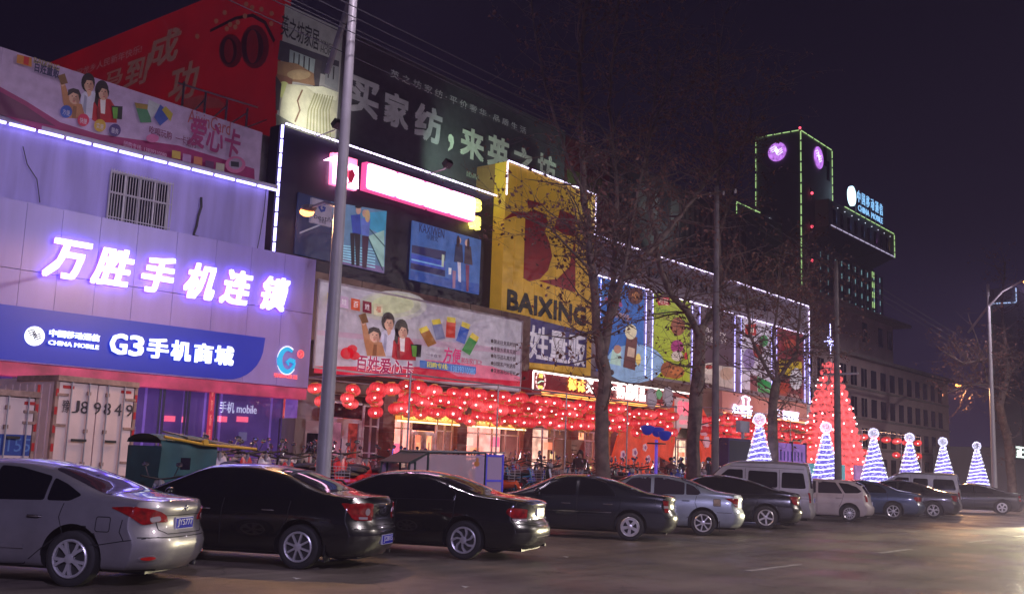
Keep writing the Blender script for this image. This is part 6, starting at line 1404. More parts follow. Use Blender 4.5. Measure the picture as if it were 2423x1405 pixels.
rs, m2 = wthing(WO, 'roof_sign', 'white and blue roof sign with an oval disc on the telecom office block', 'sign', *WO.uv(1999, 488))
c = WO.uv(2008, 465); m2().prism(ell(c[0], c[1], WO.uv(2015.5, 465)[0]-c[0], 1.12, 24), -.5, -.2).build('disc', glow('roof_disc', (.55, .85, 1), 2.5), rs)
a, b = WO.uv(2019, 478), WO.uv(2079, 486); text_into(mb := m2(), '中 国 移 动 通 信', a[0], a[1], b[0], b[1], -.5, -.44, 0); mb.build('lettering', glow('roof_letters', (.26, .58, 1), 1.1), rs)
a, b = WO.uv(2021, 499), WO.uv(2079, 515); v_a = a[1]; text_into(mb := m2(), 'CHINA  MOBILE', a[0], a[1], b[0], b[1]-.15, -.5, -.44, 0); mb.build('lettering', glow('roof_letters', (.26, .58, 1), 1.1), rs)
for k in range(6): u = a[0]+(b[0]-a[0])*k/5; m2().tube([(u, -.2, vo-.1), (u, -.2, v_a+1.6)], .03, 5).build('support', M_steel, rs)
# three-storey block beyond the store
YH = 29.0; WH = Wall((0, YH)); M_hw = mat('pink_render', (.50, .38, .40), .85, var=.12, scale=.6)
u0 = WM.uv(1916, 900)[0]+1.2; u1 = WH.uv(2245, 980)[0]; ve = WH.uv(1925, 815)[1]; ve = (WH.uv(1960, 815)[1]+WH.uv(2200, 905)[1])/2
hb, m2 = wthing(WH, 'dormitory_block', 'long dim three-storey block with rows of dark windows behind the light cones', 'building', u0, 0)
m2().box(u0, 0, .34, u1, 12, ve).build('wall', M_hw, hb); m2().box(u0, -.55, ve, u1+.4, 12, ve+.22).build('eaves', M_concrete, hb)
uh = WH.uv(2122, 830)[0]; vh = (WH.uv(2050, 745)[1]+WH.uv(2122, 775)[1])/2
m2().box(u0, 0.3, ve+.22, uh, 10, vh).build('upper_wall', M_hw, hb); m2().box(u0, -.7, vh, uh+1.6, 11, vh+.25).build('upper_eaves', M_concrete, hb)
for k in range(1, 5): m2().box(u0, -.12, ve-.05-k*(ve-.8)/4.2, u1, 0, ve+.1-k*(ve-.8)/4.2).build('string_course', M_concrete, hb)
sh = (ve-.8)/4.2; nw = 17
for k in range(nw):
    u = u0+1.0+(u1-u0-2.0)*k/nw
    for r_ in range(4):
        v = ve-.5-r_*sh; m2().box(u, -.015, v-1.55, u+1.15, .1, v-.15).build('window', M_winglass, hb)
        if k < 8: m2().box(u+.54, -.03, v-1.55, u+.60, -.016, v-.15).build('mullion', M_concrete, hb)
for px in (2055, 2092, 2113): u = WH.uv(px, 790)[0]; m2().box(u-.5, .27, vh-2.0, u+.5, .4, vh-.5).build('window', M_winglass, hb)
# right-hand far block
YE = 25.5; WE = Wall((0, YE)); p_ = WE.uv(2405, 700); ue = p_[0]
WE2 = Wall((ue, YE), -pi/2)
eb, m2 = wthing(WE, 'corner_building', 'dark building at the right edge with cool light lines on its corner', 'building', ue, 0)
ub = WE2.uv(2342, 720)[0]; vE = WE2.uv(2405, 680)[1]; m2().box(ue, 0, .34, ue+60, -ub, vE).build('wall', M_tw, eb)
def sideE(p, q_, n, m, r=.05):
    for k in range(n):
        A = WE2.world(p[0]+(q_[0]-p[0])*(k+.1)/n, p[1]+(q_[1]-p[1])*(k+.1)/n, -.08)-eb.location; B = WE2.world(p[0]+(q_[0]-p[0])*(k+.9)/n, p[1]+(q_[1]-p[1])*(k+.9)/n, -.08)-eb.location; MB().tube([A, B], r, 6).build('led_tube', m, eb)
vq = WE2.uv(2375, 717)[1]; M_lc2 = glow('led_cool2', (.4, .55, .9), 1.2)
sideE((ub, vq), (0, vq), 6, M_lc2); sideE((ub, WE2.uv(2348, 885)[1]), (ub, vq), 12, glow('led_pale_green', (.5, .8, .6), .8)); sideE((0, vq), (0, vE), 3, M_lc2)
es, m2 = wthing(Wall((0, 22)), 'shop_sign', 'small white lit shop sign at the very right edge', 'sign', *Wall((0, 22)).uv(2405, 1090))
WX = Wall((0, 22)); a = WX.uv(2404, 1082); b = WX.uv(2440, 1058); text_into(mb := m2(), '正大', a[0], a[1], b[0], b[1], -.1, -.02, .02); mb.build('lettering', glow('shop_letter', (.8, 1, .9), 2.5), es); m2().box(a[0]-.1, -.0, a[1]-.1, b[0]+.1, .2, b[1]+.1).build('board', M_dark, es)
# low dark shop row under it and along the back so the street closes
bw, m2 = wthing(WX, 'low_shop_row', 'low unlit shop row at the far right behind the orange tree', 'building', a[0]-2, 0); m2().box(a[0]-2, .25, .34, a[0]+40, 6, 4.2).build('wall', M_tw2, bw)

# ================ lorries
M_box = mat('white_box_body', (.68, .54, .50), .5, var=.12, scale=1.6, streak=0); M_rust = mat('worn_edge', (.30, .20, .16), .7, var=.4, scale=6)
M_redr = mat('red_reflector', (.4, .02, .02), .3, emit=(.5, .02, .02), es=.05)
def lorry(px0, px1, pyt, depth, heading, label, wbody, plate, blue=False, L=4.4, hgt=None):
    h = radians(heading); d = ray((px0+px1)/2, pyt); d = d/d.dot(FW)*depth; c = Vector((d.x, d.y, 0)); top = CAMH+d.z
    t = thing('box_lorry', label, 'lorry', (c.x, c.y, .0), h, 'box lorries parked before the phone shop')
    W2 = wbody/2; z0 = 1.0
    MB().box(0, -W2, z0, L, W2, top).build('cargo_box', M_box, t)
    for k in range(16): x = .18+k*(L-.3)/16; MB().box(x, W2, z0+.1, x+.10, W2+.025, top-.12).build('side_rib', M_box, t)
    for y in (-1, 1): MB().box(-.06, y*W2-.035, z0, .02, y*W2+.035, top).build('corner_post', M_rust, t)
    MB().box(-.10, -W2-.03, top-.06, L*.3, W2+.03, top+.05).build('roof_rail', M_rust, t); MB().box(-.06, -W2, z0-.12, .02, W2, z0+.02).build('sill', M_rust, t)
    for s_ in (1, -1):
        dr = MB().box(-.045, s_*.015, z0+.05, -.002, s_*(W2-.05), top-.08).build('rear_door', M_box, t)
        for y in (.22, .62):
            MB().tube([(-.08, s_*y, z0), (-.08, s_*y, top-.05)], .018, 6).build('lock_rod', M_steel, dr)
        for zz in (z0+.25, z0+.9, top-.3): MB().box(-.09, s_*.22-.04, zz, -.05, s_*.22+.04, zz+.07).build('rod_keeper', M_rust, dr)
        MB().box(-.11, s_*.22-.02, z0+.72, -.09, s_*.22+.30*s_+.02, z0+.77).build('lock_handle', M_dark, dr)
        for zz in (z0+.3, z0+1.0, top-.35): MB().box(-.07, s_*(W2-.25), zz, -.046, s_*W2, zz+.05).build('hinge', M_rust, dr)
        MB().box(-.052, s_*.55, top-.20, -.046, s_*.80, top-.14).build('reflector', M_redr, dr)
        for k in range(5): MB().box(-.066, s_*W2-.03, z0+.15+k*.36, -.061, s_*W2+.03, z0+.30+k*.36).build('reflector', M_redr, t)
        wl = MB().lathe([(.2, -.1), (.4, -.11), (.42, -.06), (.42, .06), (.4, .11), (.2, .1)], 22, (.9, s_*.75, .42), 'y').build('wheel', M_tyre, t, True); MB().lathe([(.42, -.1), (.42, .1)], 22, (L+.6, s_*.75, .42), 'y').build('wheel', M_tyre, t, True)
    MB().box(0, -.4, .5, L+.8, .4, .98).build('chassis', M_dark, t)
    cb = MB().box(L+.15, -.85, .55, L+1.6, .85, 2.3).build('cab', M_box, t)
    MB().box(L+1.61, -.75, 1.4, L+1.63, .75, 2.1).build('windscreen', M_winglass, cb)
    if not blue:
        zc = z0+1.28; pos = [(.72, '豫'), (.50, 'J'), (.30, '8'), (.0, '9'), (-.24, '8'), (-.50, '4'), (-.78, '9')]
        q = (pyt-0)
        for y, ch in pos: mb = MB(); text_into(mb, ch, -y*W2/.95-.085 if False else 0, 0, .17, .25, -.004, 0, .008); tm = mb.mesh('letter', mat('stencil_black', (.03, .025, .03), .6)); o = put('letter', tm, t, (-.056, y*W2/.93+.07, zc)); o.rotation_euler = (0, 0, -pi/2)
    else:
        MB().box(-.05, -W2+.05, z0+.42, -.046, W2-.05, z0+.80).build('blue_patch', mat('blue_patch', (.02, .06, .28), .5), t)
        mb = MB(); text_into(mb, plate, 0, 0, .62, .24, -.004, 0, .005); o = put('lettering', mb.mesh('lettering', mat('faded_blue_letters', (.10, .22, .5), .5)), t, (-.052, -.13, z0+.49)); o.rotation_euler = (0, 0, -pi/2)
    return t
lorry(137, 325, 902, 21.5, 95.5, 'white box lorry with plate number J89849 stencilled across its rear doors', 1.84, '89849')
lorry(-92, 72, 926, 19.0, 95.5, 'smaller white box lorry at the left edge with a blue number patch', 1.60, '1155', blue=True, L=3.2)

# ================ tarpaulin tricycle, glazed tricycle cabin
M_tarp = mat('teal_tarpaulin', (.01, .075, .08), .6, var=.25, scale=2, bump=.6, bscale=3); M_tarp2 = mat('tan_tarpaulin', (.20, .17, .10), .6, var=.2); M_yt = mat('yellow_tube', (.62, .36, .03), .4)
c = on_y(410, 1060, 17.2); zt_ = on_y(410, 1022, 17.2).z
h = radians(2); t = thing('covered_tricycle', 'tricycle cart under a teal tarpaulin hood with a yellow edged awning', 'tricycle', (on_y(303, 1060, 18.3).x, 17.2, 0), h); LW = on_y(515, 1060, 17.2).x-on_y(303, 1060, 18.3).x; Z = on_y(410, 1030, 17.2).z
mb = MB(); nx, nz = 14, 12; vs = []
for i in range(nx+1):
    x = LW*i/nx
    for j in range(nz+1):
        s_ = j/nz
        if s_ < .45: y, z = 0, .45+(Z-.14-.45)*s_/.45
        else: a = (s_-.45)/.55*pi; y, z = (.55-.55*cos(a)), Z-.14+.17*sin(a)*(1 if i < nx-3 else 1-.1*(i-nx+3))
        vs.append((x+.02*sin(9*z), y+.03*sin(x*9)*(1 if s_ < .45 else .3), z))
mb.add(vs, [(i*(nz+1)+j, (i+1)*(nz+1)+j, (i+1)*(nz+1)+j+1, i*(nz+1)+j+1) for i in range(nx) for j in range(nz)]); mb.build('hood', M_tarp, t, True)
MB().box(.02, .02, .45, .03, 1.08, Z-.2).build('end_curtain', M_tarp, t); MB().box(LW-.03, .02, .45, LW-.02, 1.08, Z-.2).build('end_curtain', M_tarp, t)
aw = MB(); xe = on_y(622, 1060, 16.9).x-t.location.x; aw.add([(LW*.45, -.02, Z-.02), (xe, -.15, Z-.17), (xe-.2, .9, Z-.05), (LW*.5, .9, Z+.10), (LW*.45, -.02, Z-.05), (xe, -.15, Z-.20), (xe-.2, .9, Z-.08), (LW*.5, .9, Z+.07)], [(0, 1, 2, 3), (7, 6, 5, 4), (0, 4, 5, 1), (1, 5, 6, 2), (2, 6, 7, 3), (3, 7, 4, 0)]); aw.build('awning', M_tarp2, t)
MB().tube([(0, -.06, Z-.03), (LW*.7, -.09, Z-.14), (xe, -.16, Z-.19)], .028, 8).build('edge_tube', M_yt, t); MB().lathe([(.06, -.03), (.06, .03)], 12, (LW*.72, -.10, Z-.10), 'y').build('pulley', M_yt, t)
MB().box(.05, .05, .42, LW, 1.05, .58).build('cart_bed', M_dark, t); MB().box(LW*.35, -.035, Z-.62, LW*.52, -.02, Z-.40).build('window_patch', M_winglass, t)
for x, y in ((.35, .1), (.35, 1.0), (LW+.5, .7)): w_ = put('wheel', None, t, (x, y, .30)); MB().lathe([(.24, -.04), (.30, -.03), (.30, .03), (.24, .04)], 18, axis='y', caps=False).build('tyre', M_tyre, w_); MB().lathe([(.05, -.05), (.05, .05)], 10, axis='y').build('hub', M_steel, w_)
MB().tube([(LW-.1, .7, .6), (LW+.5, .7, .5), (LW+.4, .7, 1.1)], .03, 6).build('fork', M_dark, t); MB().tube([(LW+.35, .4, 1.15), (LW+.4, .7, 1.1), (LW+.35, 1.0, 1.15)], .02, 6).build('handlebar', M_steel, t)

M_cab = mat('dark_green_frame', (.015, .03, .028), .4); M_clear = mat('cabin_plastic', (.6, .45, .52), .25, alpha=.5, spec=.6); M_bluef = mat('blue_frame', (.04, .04, .30), .35, emit=(.08, .06, .8), es=.25)
cx0 = on_y(915, 1100, 18.6).x; cx1 = on_y(1148, 1100, 17.9).x; cx2 = on_y(1190, 1100, 17.9).x; Zc = on_y(1050, 1068, 17.9).z
t = thing('glazed_tricycle', 'enclosed tricycle with clear plastic windows, dark frame and a blue framed door', 'tricycle', (cx0, 17.9, 0), 0); L1 = cx1-cx0; L2 = cx2-cx0; Lm = (on_y(1012, 1100, 17.9).x-cx0)
for y in (0, .95):
    fb = MB().tube([(0, y, .95), (.08, y, Zc-.32), (Lm, y, Zc-.04), (L1, y, Zc), (L1, y, .5), (0, y, .5)], .03, 6); fb.build('frame_side', M_cab, t); MB().tube([(Lm, y, .5), (Lm, y, Zc-.04)], .035, 6).build('frame_post', M_cab, t); MB().tube([(.26, y, .5), (.26, y, Zc-.27)], .035, 6).build('frame_post', M_cab, t)
    for pg in ([(.05, .95), (.24, .95), (.24, Zc-.30), (.10, Zc-.34)], [(.30, .95), (Lm-.04, .95), (Lm-.04, Zc-.08), (.30, Zc-.26)], [(Lm+.04, .95), (L1-.04, .95), (L1-.04, Zc-.05), (Lm+.04, Zc-.07)]): MB().prism(pg, y-.006, y+.006).build('side_window', M_clear, t)
    MB().prism([(0, .45), (L1, .45), (L1, .93), (0, .93)], y-.01, y+.01).build('side_panel', mat('cabin_panel', (.25, .05, .06), .4), t)
MB().obox(((Lm)/2, .475, Zc-.17), (Lm/2, 0, .13), (0, .50, 0), (0, 0, .012)).build('front_roof', M_cab, t); MB().obox(((Lm+L2)/2, .475, Zc+.02), ((L2-Lm)/2+.02, 0, .02), (0, .50, 0), (0, 0, .02)).build('roof', mat('grey_roof', (.20, .20, .22), .4), t)
for x in (L1+.03, L2-.02): MB().box(x-.025, -.03, .5, x+.025, .02, Zc).build('door_post', M_bluef, t)
for z in (.52, 1.12, Zc-.05): MB().box(L1+.05, -.03, z-.02, L2-.04, .02, z+.03).build('door_rail', M_bluef, t)
MB().box(L1+.06, -.01, .55, L2-.05, .0, Zc-.08).build('door_pane', M_clear, t); MB().box(L2-.02, 0, .5, L2, .95, Zc-.03).build('rear_panel', M_bluef, t)
pp = MB(); pp.prism(ell(L1-.35, 1.55, .11, .07, 10), -.012, -.008); pp.prism(ell(L1-.33, 1.66, .06, .05, 10), -.012, -.008); pp.build('sticker', mat('sticker_orange', (.45, .16, .03), .5), t)
for x, y in ((.2, .57), (L1-.3, .05), (L1-.3, 1.1)): MB().lathe([(.14, -.05), (.28, -.05), (.28, .05), (.14, .05)], 18, (x, y, .28), 'y').build('wheel', M_tyre, t)
MB().box(.3, .3, .45, L1-.1, .85, .8).build('bench', M_dark, t)

# ================ scooters and bicycles on the pavement
def scooter(col):
    t = thing('scooter', '', 'scooter')
    pm = mat('scooter_%d_%d' % (col[0], col[2]), lin(col), .3, coat=.8)
    for x, n_ in ((-.55, 0), (.62, 1)):
        w_ = put('wheel', None, t, (x, 0, .24)); put('tyre', MB().lathe([(.16, -.035), (.22, -.045), (.24, 0), (.22, .045), (.16, .035)], 16, axis='y').mesh('tyre', M_tyre, True), w_); put('rim', MB().lathe([(.16, -.02), (.16, .02)], 12, axis='y').mesh('rim', M_rim), w_)
    b = MB(); sec = [(-.80, .52, .06, .05), (-.70, .62, .13, .09), (-.40, .60, .15, .12), (-.12, .50, .14, .12), (.0, .34, .13, .06), (.25, .32, .13, .05), (.36, .42, .14, .08), (.46, .70, .17, .12), (.50, .88, .12, .08)]
    ring = []
    for x, z, w, h_ in sec: ring += [(x, w*cos(a), z+h_*sin(a)) for a in [2*pi*k/10 for k in range(10)]]
    b.add(ring, [(i*10+k, i*10+(k+1) % 10, (i+1)*10+(k+1) % 10, (i+1)*10+k) for i in range(len(sec)-1) for k in range(10)]+[tuple(range(9, -1, -1)), tuple((len(sec)-1)*10+k for k in range(10))]); b.build('body', pm, t, True)
    MB().ball((-.35, 0, .76), (.38, .15, .07), 12, 6).build('seat', M_dark, t, True); MB().ball((.60, 0, .46), (.22, .08, .08), 10, 6).build('front_mudguard', pm, t, True)
    MB().tube([(.62, 0, .3), (.46, 0, 1.0)], .03, 6).build('fork', M_steel, t)
    MB().tube([(.36, -.34, 1.06), (.44, -.16, 1.02), (.46, 0, 1.0), (.44, .16, 1.02), (.36, .34, 1.06)], .018, 6).build('handlebar', M_dark, t)
    MB().ball((.53, 0, .94), (.06, .09, .07), 10, 6).build('headlight', M_lens, t, True)
    for s_ in (1, -1): MB().tube([(.42, s_*.2, 1.04), (.40, s_*.26, 1.2)], .008, 5).ball((.40, s_*.27, 1.24), (.02, .06, .04), 8, 5).build('mirror', M_chrome, t)
    MB().box(-.84, -.06, .58, -.79, .06, .66).build('tail_light', M_tail, t); return t
def bicycle(col):
    t = thing('bicycle', '', 'bicycle'); pm = mat('bike_%d_%d' % (col[0], col[2]), lin(col), .35)
    for x in (-.50, .52):
        w_ = put('wheel', None, t, (x, 0, .31)); MB().lathe([(.285, -.015), (.31, -.015), (.31, .015), (.285, .015)], 20, axis='y', caps=False).build('tyre', M_tyre, w_)
        sp_ = MB()
        for k in range(8): a = pi*k/8; sp_.tube([(-.28*cos(a), 0, -.28*sin(a)), (.28*cos(a), 0, .28*sin(a))], .003, 3)
        sp_.build('spokes', M_steel, w_)
    for p in ([(-.5, 0, .31), (-.08, 0, .30), (-.20, 0, .78)], [(-.5, 0, .31), (-.17, 0, .68), (.34, 0, .74)], [(-.08, 0, .30), (.36, 0, .64)], [(.52, 0, .31), (.36, 0, .64), (.30, 0, .92)]): MB().tube(p, .017, 6).build('frame_tube', pm, t)
    MB().ball((-.22, 0, .82), (.13, .08, .035), 10, 5).build('saddle', M_dark, t, True); MB().tube([(.22, -.27, .96), (.34, -.15, .98), (.31, 0, .93), (.34, .15, .98), (.22, .27, .96)], .012, 6).build('handlebar', M_chrome, t)
    bk_ = MB()
    for k in range(5): z = .62+k*.06; bk_.tube([(.42, -.14, z), (.66, -.14, z), (.66, .14, z), (.42, .14, z), (.42, -.14, z)], .006, 4)
    for y in (-.14, 0, .14): bk_.tube([(.42, y, .86), (.42, y, .62), (.66, y, .62), (.66, y, .86)], .006, 4)
    bk_.build('basket', M_steel, t); MB().tube([(-.5, -.07, .31), (-.62, -.07, .66), (-.28, -.07, .66)], .008, 4).build('rack', M_steel, t); return t
protos = [('red scooter', scooter((190, 24, 26))), ('blue scooter', scooter((40, 60, 180))), ('white scooter', scooter((200, 190, 200))), ('black scooter', scooter((18, 18, 22))), ('orange scooter', scooter((220, 84, 30))), ('black bicycle', bicycle((20, 18, 22))), ('teal bicycle', bicycle((50, 130, 170)))]
rr = random.Random(9); first = set(); rowname = ('front', 'middle', 'back')
def near(x, y):
    for xa, nm in ((14.8, 'beyond the teal tricycle hood'), (18.5, 'left of the tall street lamp'), (23.2, 'right of the tall street lamp'), (28.5, 'behind the glazed tricycle'), (32, 'before the first plane tree'), (37, 'between the first two plane trees'), (99, 'past the second plane tree')):
        if x < xa: return nm
for r_, y in enumerate((19.1, 20.8, 22.4)):
    x = 13.4+r_*.3
    while x < 40:
        x += rr.uniform(.42, .62)
        if 15.9+.0 < x < 15.95: continue
        if r_ == 0 and cx0-.4 < x < cx2+.3: continue
        k = rr.choices(range(7), (3, 2, 2, 3, 1, 5, 2))[0]; nm, pr_ = protos[k]
        o = pr_ if k not in first else copy_tree(pr_); first.add(k)
        o.location = (x, y+rr.uniform(-.2, .2), .34); o.rotation_euler = (0, rr.uniform(-.05, .05), radians(90+rr.uniform(-25, 25)+(180 if rr.random() < .4 else 0)))
        sc_z = rr.uniform(1.12, 1.32); o.scale = (sc_z,)*3
        o['label'] = '%s parked in the crowded rows %s' % (nm, near(x, y)); o['group'] = '%ss crowded on the pavement %s' % (nm, near(x, y)); 

# ================ festive cut-out boards before the store
def blob(cx, cy, r, n=5, k=.36, m=30): return [(cx+r*(1+k*abs(cos(n*a/2)))*cos(a), cy+r*(1+k*abs(cos(n*a/2)))*sin(a)) for a in [2*pi*i/m for i in range(m)]]
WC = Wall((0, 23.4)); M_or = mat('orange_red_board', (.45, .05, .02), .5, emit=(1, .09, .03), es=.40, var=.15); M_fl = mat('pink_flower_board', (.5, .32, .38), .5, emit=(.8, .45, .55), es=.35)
cbd, m2 = wthing(WC, 'cutout_board', 'tall orange-red cut-out board with pink flowers between the first two trees', 'board', *WC.uv(1440, 1110))
m2().prism([WC.uv(*p) for p in ((1438,1125),(1448,1080),(1462,1030),(1485,1002),(1520,1000),(1550,1010),(1556,1060),(1550,1125))], -.06, .04).build('board', M_or, cbd)
for x, y, r in ((1470, 1075, 11), (1522, 1058, 10), (1512, 1020, 9), (1498, 1070, 12), (1530, 1085, 10)):
    c = WC.uv(x, y); s_ = r*.0145; m2().prism(blob(c[0], c[1], s_*.85), -.10, -.065).build('flower', M_fl, cbd); m2().prism(blob(c[0], c[1], s_*.4), -.12, -.105).build('flower_heart', mat('flower_heart', (.25, .08, .2), .5, emit=(.3, .1, .25), es=.3), cbd)
ar, m2 = wthing(WC, 'festive_arch', 'red festive arch with pale clouds around a lit entrance behind the second tree', 'arch', *WC.uv(1600, 1110))
c = WC.uv(1625, 1110); Ro = 2.6
for a0, a1, nm in ((10, 60, 0), (60, 120, 1), (120, 172, 2)):
    o_ = [(c[0]+Ro*1.0*cos(radians(a)), c[1]+Ro*1.25*sin(radians(a))) for a in range(a0, a1+1, 5)]; i_ = [(c[0]+1.35*cos(radians(a)), c[1]+2.0*sin(radians(a))) for a in range(a1, a0-1, -5)]
    m2().prism(o_+i_, -.04, .10).build('arch_segment', M_or, ar)
for x, y, r in ((1662, 1010, .34), (1668, 1045, .22), (1595, 1005, .3)): c = WC.uv(x, y); m2().prism(blob(c[0], c[1], r, 6, .25), -.12, -.045).build('cloud', M_fl, ar)
WD = Wall((0, 22.6)); cl, m2 = wthing(WD, 'cloud_board', 'pair of pale rounded cut-out clouds above the lantern rows', 'board', *WD.uv(1525, 965))
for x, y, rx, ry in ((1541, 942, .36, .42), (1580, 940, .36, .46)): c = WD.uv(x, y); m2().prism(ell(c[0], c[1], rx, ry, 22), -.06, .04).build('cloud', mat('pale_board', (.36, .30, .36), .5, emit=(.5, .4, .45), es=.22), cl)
c = WD.uv(1556, 932); m2().prism(blob(c[0], c[1], .16, 4), -.10, -.03).build('bow', mat('green_bow', (.1, .3, .15), .5, emit=(.2, .5, .2), es=.3), cl)
nyb, m2 = wthing(WD, 'greeting_board', 'pink-white greeting board with red characters beside the second tree', 'board', *WD.uv(1597, 1005))
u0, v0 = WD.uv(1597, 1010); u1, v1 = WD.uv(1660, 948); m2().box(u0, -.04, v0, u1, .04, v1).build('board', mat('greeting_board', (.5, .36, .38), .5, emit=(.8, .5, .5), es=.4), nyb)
mb = m2(); text_into(mb, '恭贺新禧', u0+.1, v0+.5, u1-.1, v0+1.15, -.06, -.045, .03); mb.build('lettering', glow('greeting_red', (1, .06, .14), 1.0), nyb); mb = m2(); text_into(mb, 'HAPPY NEW YEAR', u0+.3, v0+.15, u1-.3, v0+.33, -.06, -.045); mb.build('lettering', glow('greeting_red', (1, .06, .14), 1.0), nyb)
# air conditioner and cabinet units
p = on_y(1365, 1095, 24.6); ac, m2 = (lambda t: (t, lambda: MB()))(thing('air_conditioner', 'beige outdoor air-conditioning unit standing on end by the store window', 'air conditioner', (p.x-.45, 24.6, .34+.5)))
hA = on_y(1365, 1040, 24.6).z-.84; MB().box(0, 0, 0, .95, .4, hA).build('casing', mat('beige_casing', (.42, .36, .28), .5), ac)
for k in range(9): MB().box(.06, -.012, .12+k*(hA-.2)/9, .40, -.002, .12+k*(hA-.2)/9+.03).build('vent_slat', M_dark, ac)
MB().lathe([(.22, -.02), (.20, -.03), (.02, -.03)], 18, (.66, 0, hA*.66), 'y', caps=False).build('fan_grille', M_dark, ac); MB().box(.05, 0, -.5, .9, .4, -.01).build('stand', M_steel, ac)
p0 = on_y(692, 1100, 24.2); p1 = on_y(750, 1100, 24.2); z1 = on_y(720, 990, 24.2).z; cb_, m2 = (lambda t: (t, None))(thing('cash_machine', 'pale upright machine with a dark screen between the phone shop and the store door', 'machine', (p0.x, 24.2, .34)))
w_ = p1.x-p0.x; MB().box(0, 0, 0, w_*.42, .8, z1-.34).build('casing', mat('grey_casing', (.22, .2, .22), .5), cb_); MB().box(w_*.43, 0, 0, w_+.25, .8, z1-.38).build('casing_front', mat('white_casing', (.45, .40, .42), .4), cb_); MB().box(w_*.5, -.02, z1-1.35, w_+.2, -.001, z1-.75).build('screen', M_winglass, cb_); MB().box(w_*.62, -.012, .8, w_*.67, -.002, 1.3).build('ribbon', M_redp, cb_)
# purple-lit low house fronts and kiosk boards near the cones
for (xa, xb, ya, yb2, Y, nm, lab, rgb, es_) in ((1838, 1905, 1046, 1092, 19.6, 'painted_screen', 'lilac painted screen with small windows beside the purple tree trunk', (.30, .14, .5), .42), (1722, 1775, 1035, 1092, 19.4, 'equipment_cabinet', 'dark violet equipment cabinet under the bakery sign', (.05, .03, .12), .0), (1912, 1998, 1095, 1130, 18.9, 'stage_board', 'teal and pink low stage board around the foot of the lantern tree', (.1, .42, .40), .35), (2022, 2075, 1100, 1130, 19.0, 'stage_board', 'pink low board to the right of the lantern tree foot', (.45, .2, .42), .35)):
    Wx = Wall((0, Y)); u0, v1 = Wx.uv(xa, ya); u1 = Wx.uv(xb, yb2)[0]; t, m2 = wthing(Wx, nm, lab, 'board' if 'board' in nm or 'screen' in nm else 'cabinet', u0, .34)
    m2().box(u0, -.04, .34, u1, .06 if rgb[0] > .06 else .6, v1).build('panel', mat(nm+lab[:5], tuple(c*.6 for c in rgb), .5, emit=rgb if es_ else None, es=es_, var=.25, scale=2), t)
    if nm == 'painted_screen':
        for k in range(7): u = u0+.25+k*(u1-u0-.4)/7; m2().box(u, -.05, v1-.75, u+.12, -.04, v1-.35).build('window', mat('violet_dark', (.05, .03, .2), .5), t)
        for u in (u0-.02, (u0+u1)/2, u1): m2().box(u-.04, -.07, .34, u+.04, .08, v1+.08).build('post', M_dark, t)
    elif rgb[0] > .06:
        m2().prism(blob((u0+u1)/2-.2, v1-.4, .25), -.06, -.042).build('printed_flower', mat('board_flower', (.4, .3, .1), .5, emit=(.6, .4, .2), es=.3), t)
    else: m2().box(u0+.08, -.05, .6, u1-.08, -.041, v1-.1).build('cabinet_door', M_dark, t); m2().box(u0+.5, -.3, v1+.25, u0+1.3, -.1, v1+.7).build('meter_box', mat('meter_box', (.3, .3, .34), .4), t); m2().box(u0+.85, -.25, v1-.0, u0+.95, -.15, v1+.25).build('bracket', M_steel, t)

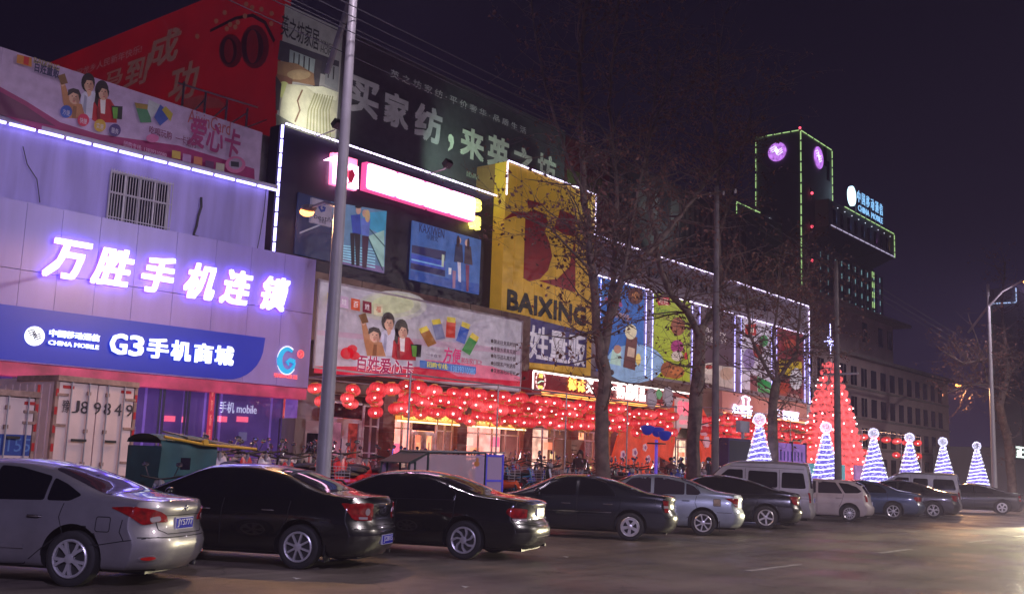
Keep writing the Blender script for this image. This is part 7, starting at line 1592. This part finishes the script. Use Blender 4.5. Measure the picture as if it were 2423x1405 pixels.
# ================ people
def person(px, Y, zb_, hgt, heading, label, coat_, hair=(.015, .01, .01), trousers=(.02, .02, .03), pose='stand'):
    p = on_y(px, 1090, Y); t = thing('person', label, 'person', (p.x, Y, zb_), radians(heading)); k = hgt/1.7
    J = {'pel': (0, 0, .92), 'spi': (.01, 0, 1.12), 'che': (.0, 0, 1.34), 'nec': (.01, 0, 1.47), 'hed': (.03, 0, 1.56), 'top': (.03, 0, 1.64)}
    V = [Vector(q)*k for q in J.values()]; R_ = [.135, .13, .15, .055, .085, .07]; E = [(0, 1), (1, 2), (2, 3), (3, 4), (4, 5)]
    for s_ in (1, -1):
        i = len(V); st_ = .10*s_ if pose == 'walk' else 0
        V += [Vector((0, s_*.09, .88))*k, Vector((.05+st_, s_*.10, .50))*k, Vector((st_*1.6, s_*.10, .09))*k, Vector((.12+st_*1.6, s_*.115, .04))*k]; R_ += [.085, .062, .045, .040]; E += [(0, i), (i, i+1), (i+1, i+2), (i+2, i+3)]
        i = len(V); V += [Vector((0, s_*.185, 1.38))*k, Vector((-.02+st_, s_*.23, 1.12))*k, Vector((.10-st_, s_*.20, .90))*k, Vector((.14-st_, s_*.20, .82))*k]; R_ += [.06, .048, .036, .032]; E += [(2, i), (i, i+1), (i+1, i+2), (i+2, i+3)]
    me = bpy.data.meshes.new('body'); me.from_pydata(V, E, []); o = put('body', me, t); md = o.modifiers.new('s', 'SKIN')
    for i, v in enumerate(me.skin_vertices[0].data if me.skin_vertices else []): pass
    bm = bmesh.new(); bm.from_mesh(me); ly = bm.verts.layers.skin.verify(); bm.verts.ensure_lookup_table()
    for i, v in enumerate(bm.verts): v[ly].radius = (R_[i]*k*.85, R_[i]*k*1.0)
    bm.verts[0][ly].use_root = True; bm.to_mesh(me); bm.free(); o.modifiers.new('u', 'SUBSURF').levels = 2; o.modifiers['u'].render_levels = 2
    dg = bpy.context.evaluated_depsgraph_get(); dg.update(); nm = bpy.data.meshes.new_from_object(o.evaluated_get(dg)); o.modifiers.clear(); o.data = nm; nm.name = 'body'
    nm.materials.clear()
    for m in (mat('coat_%d' % int(coat_[0]*1000+coat_[2]*100), coat_, .8), mat('trousers', trousers, .8), mat('skin', (.32, .19, .14), .6)): nm.materials.append(m)
    for f in nm.polygons: f.use_smooth = True; z = f.center.z/k; f.material_index = 2 if z > 1.47 or (z < .87 and z > .78 and abs(f.center.y) > .17*k) else (1 if z < .86 else 0)
    MB().ball((-.01*k, 0, 1.63*k), (.105*k, .09*k, .085*k), 12, 8).build('hair', mat('hair', hair, .6), t, True)
    MB().ball((.125*k, 0, 1.575*k), (.018, .012, .02), 6, 4).build('nose', mat('skin', (.32, .19, .14), .6), t)
    for s_ in (1, -1): MB().ball((.108*k, s_*.032*k, 1.60*k), .009, 6, 4).build('eye', M_dark, t)
    return t
person(1373, 20.6, .34, 1.74, 200, 'dark clothed person standing by the air-conditioning unit behind the scooters', (.03, .015, .02))
person(1588, 20.8, .34, 1.68, 250, 'person in a brown-red jacket standing before the second tree', (.12, .03, .03), pose='walk')
person(1612, 21.6, .34, 1.72, 80, 'person in a dark coat walking towards the lit arch', (.03, .02, .05), pose='walk')
person(1676, 20.2, .34, 1.75, 100, 'person in black right of the second tree under the arch edge', (.015, .012, .02))
# motorcycle standing by the teal cart
o = copy_tree(protos[3][1]); o.location = on_y(398, 1110, 16.4); o.location.z = 0; o.rotation_euler = (0, 0, radians(70)); o.scale = (1.1,)*3; o['label'] = 'black scooter standing right against the teal tarpaulin cart'; o['group'] = ''
del o['group']
# ================ oncoming car beyond the right edge whose headlights light the haze
pc = Vector((48.0, 7.6, 0)); cc = build_car(dict(c5, paint=S_plum), pc, 183, 'car driving along the road with headlights on, just past the right edge of the picture', None, name='moving_car')
for s_ in (1, -1):
    hp = cc.matrix_basis @ Vector((3.72, s_*.6, .68)); MB().ball((3.62, s_*.6, .68), .07, 10, 6).build('headlight_bulb', glow('headlight', (1, .95, .75), 8), cc)
    lamp_light('headlight_beam', 'SPOT', hp, 22000, (1, .88, .55), .06, rot=(-1, -.07+.02*s_, -.14), spot=46, blend=1.0)
# litter on the road
for k, (x, y) in enumerate(((1340, 1318), (2175, 1255), (880, 1280), (700, 1345+25), (1100, 1390), (1890, 1262))):
    p = on_z(x, y); o = put('paper_scrap', MB().add([(0, 0, .004), (.10, .02, .012), (.11, .08, .004), (.02, .09, .02), (0, 0, .001), (.10, .02, .009), (.11, .08, .001), (.02, .09, .017)], [(0, 1, 2, 3), (7, 6, 5, 4), (0, 4, 5, 1), (1, 5, 6, 2), (2, 6, 7, 3), (3, 7, 4, 0)]).mesh('paper_scrap', mat('paper', (.4, .38, .36), .8)), None, p); tag(o, 'small pale paper scrap lying on the asphalt', 'litter', 'paper scraps on the road')

# ================ night haze
hz = MB().box(-60, -25, -1.6, 260, 90, 34).build('haze', None); hz['kind'] = 'stuff'
hm = bpy.data.materials.new('haze'); hm.use_nodes = True; hn = hm.node_tree; hn.nodes.clear()
ho = hn.nodes.new('ShaderNodeOutputMaterial'); hv = hn.nodes.new('ShaderNodeVolumePrincipled'); hv.inputs['Density'].default_value = HAZE; hv.inputs['Color'].default_value = (.70, .58, .98, 1); hv.inputs['Anisotropy'].default_value = .35
hn.links.new(hv.outputs[0], ho.inputs['Volume']); hz.data.materials.clear(); hz.data.materials.append(hm)
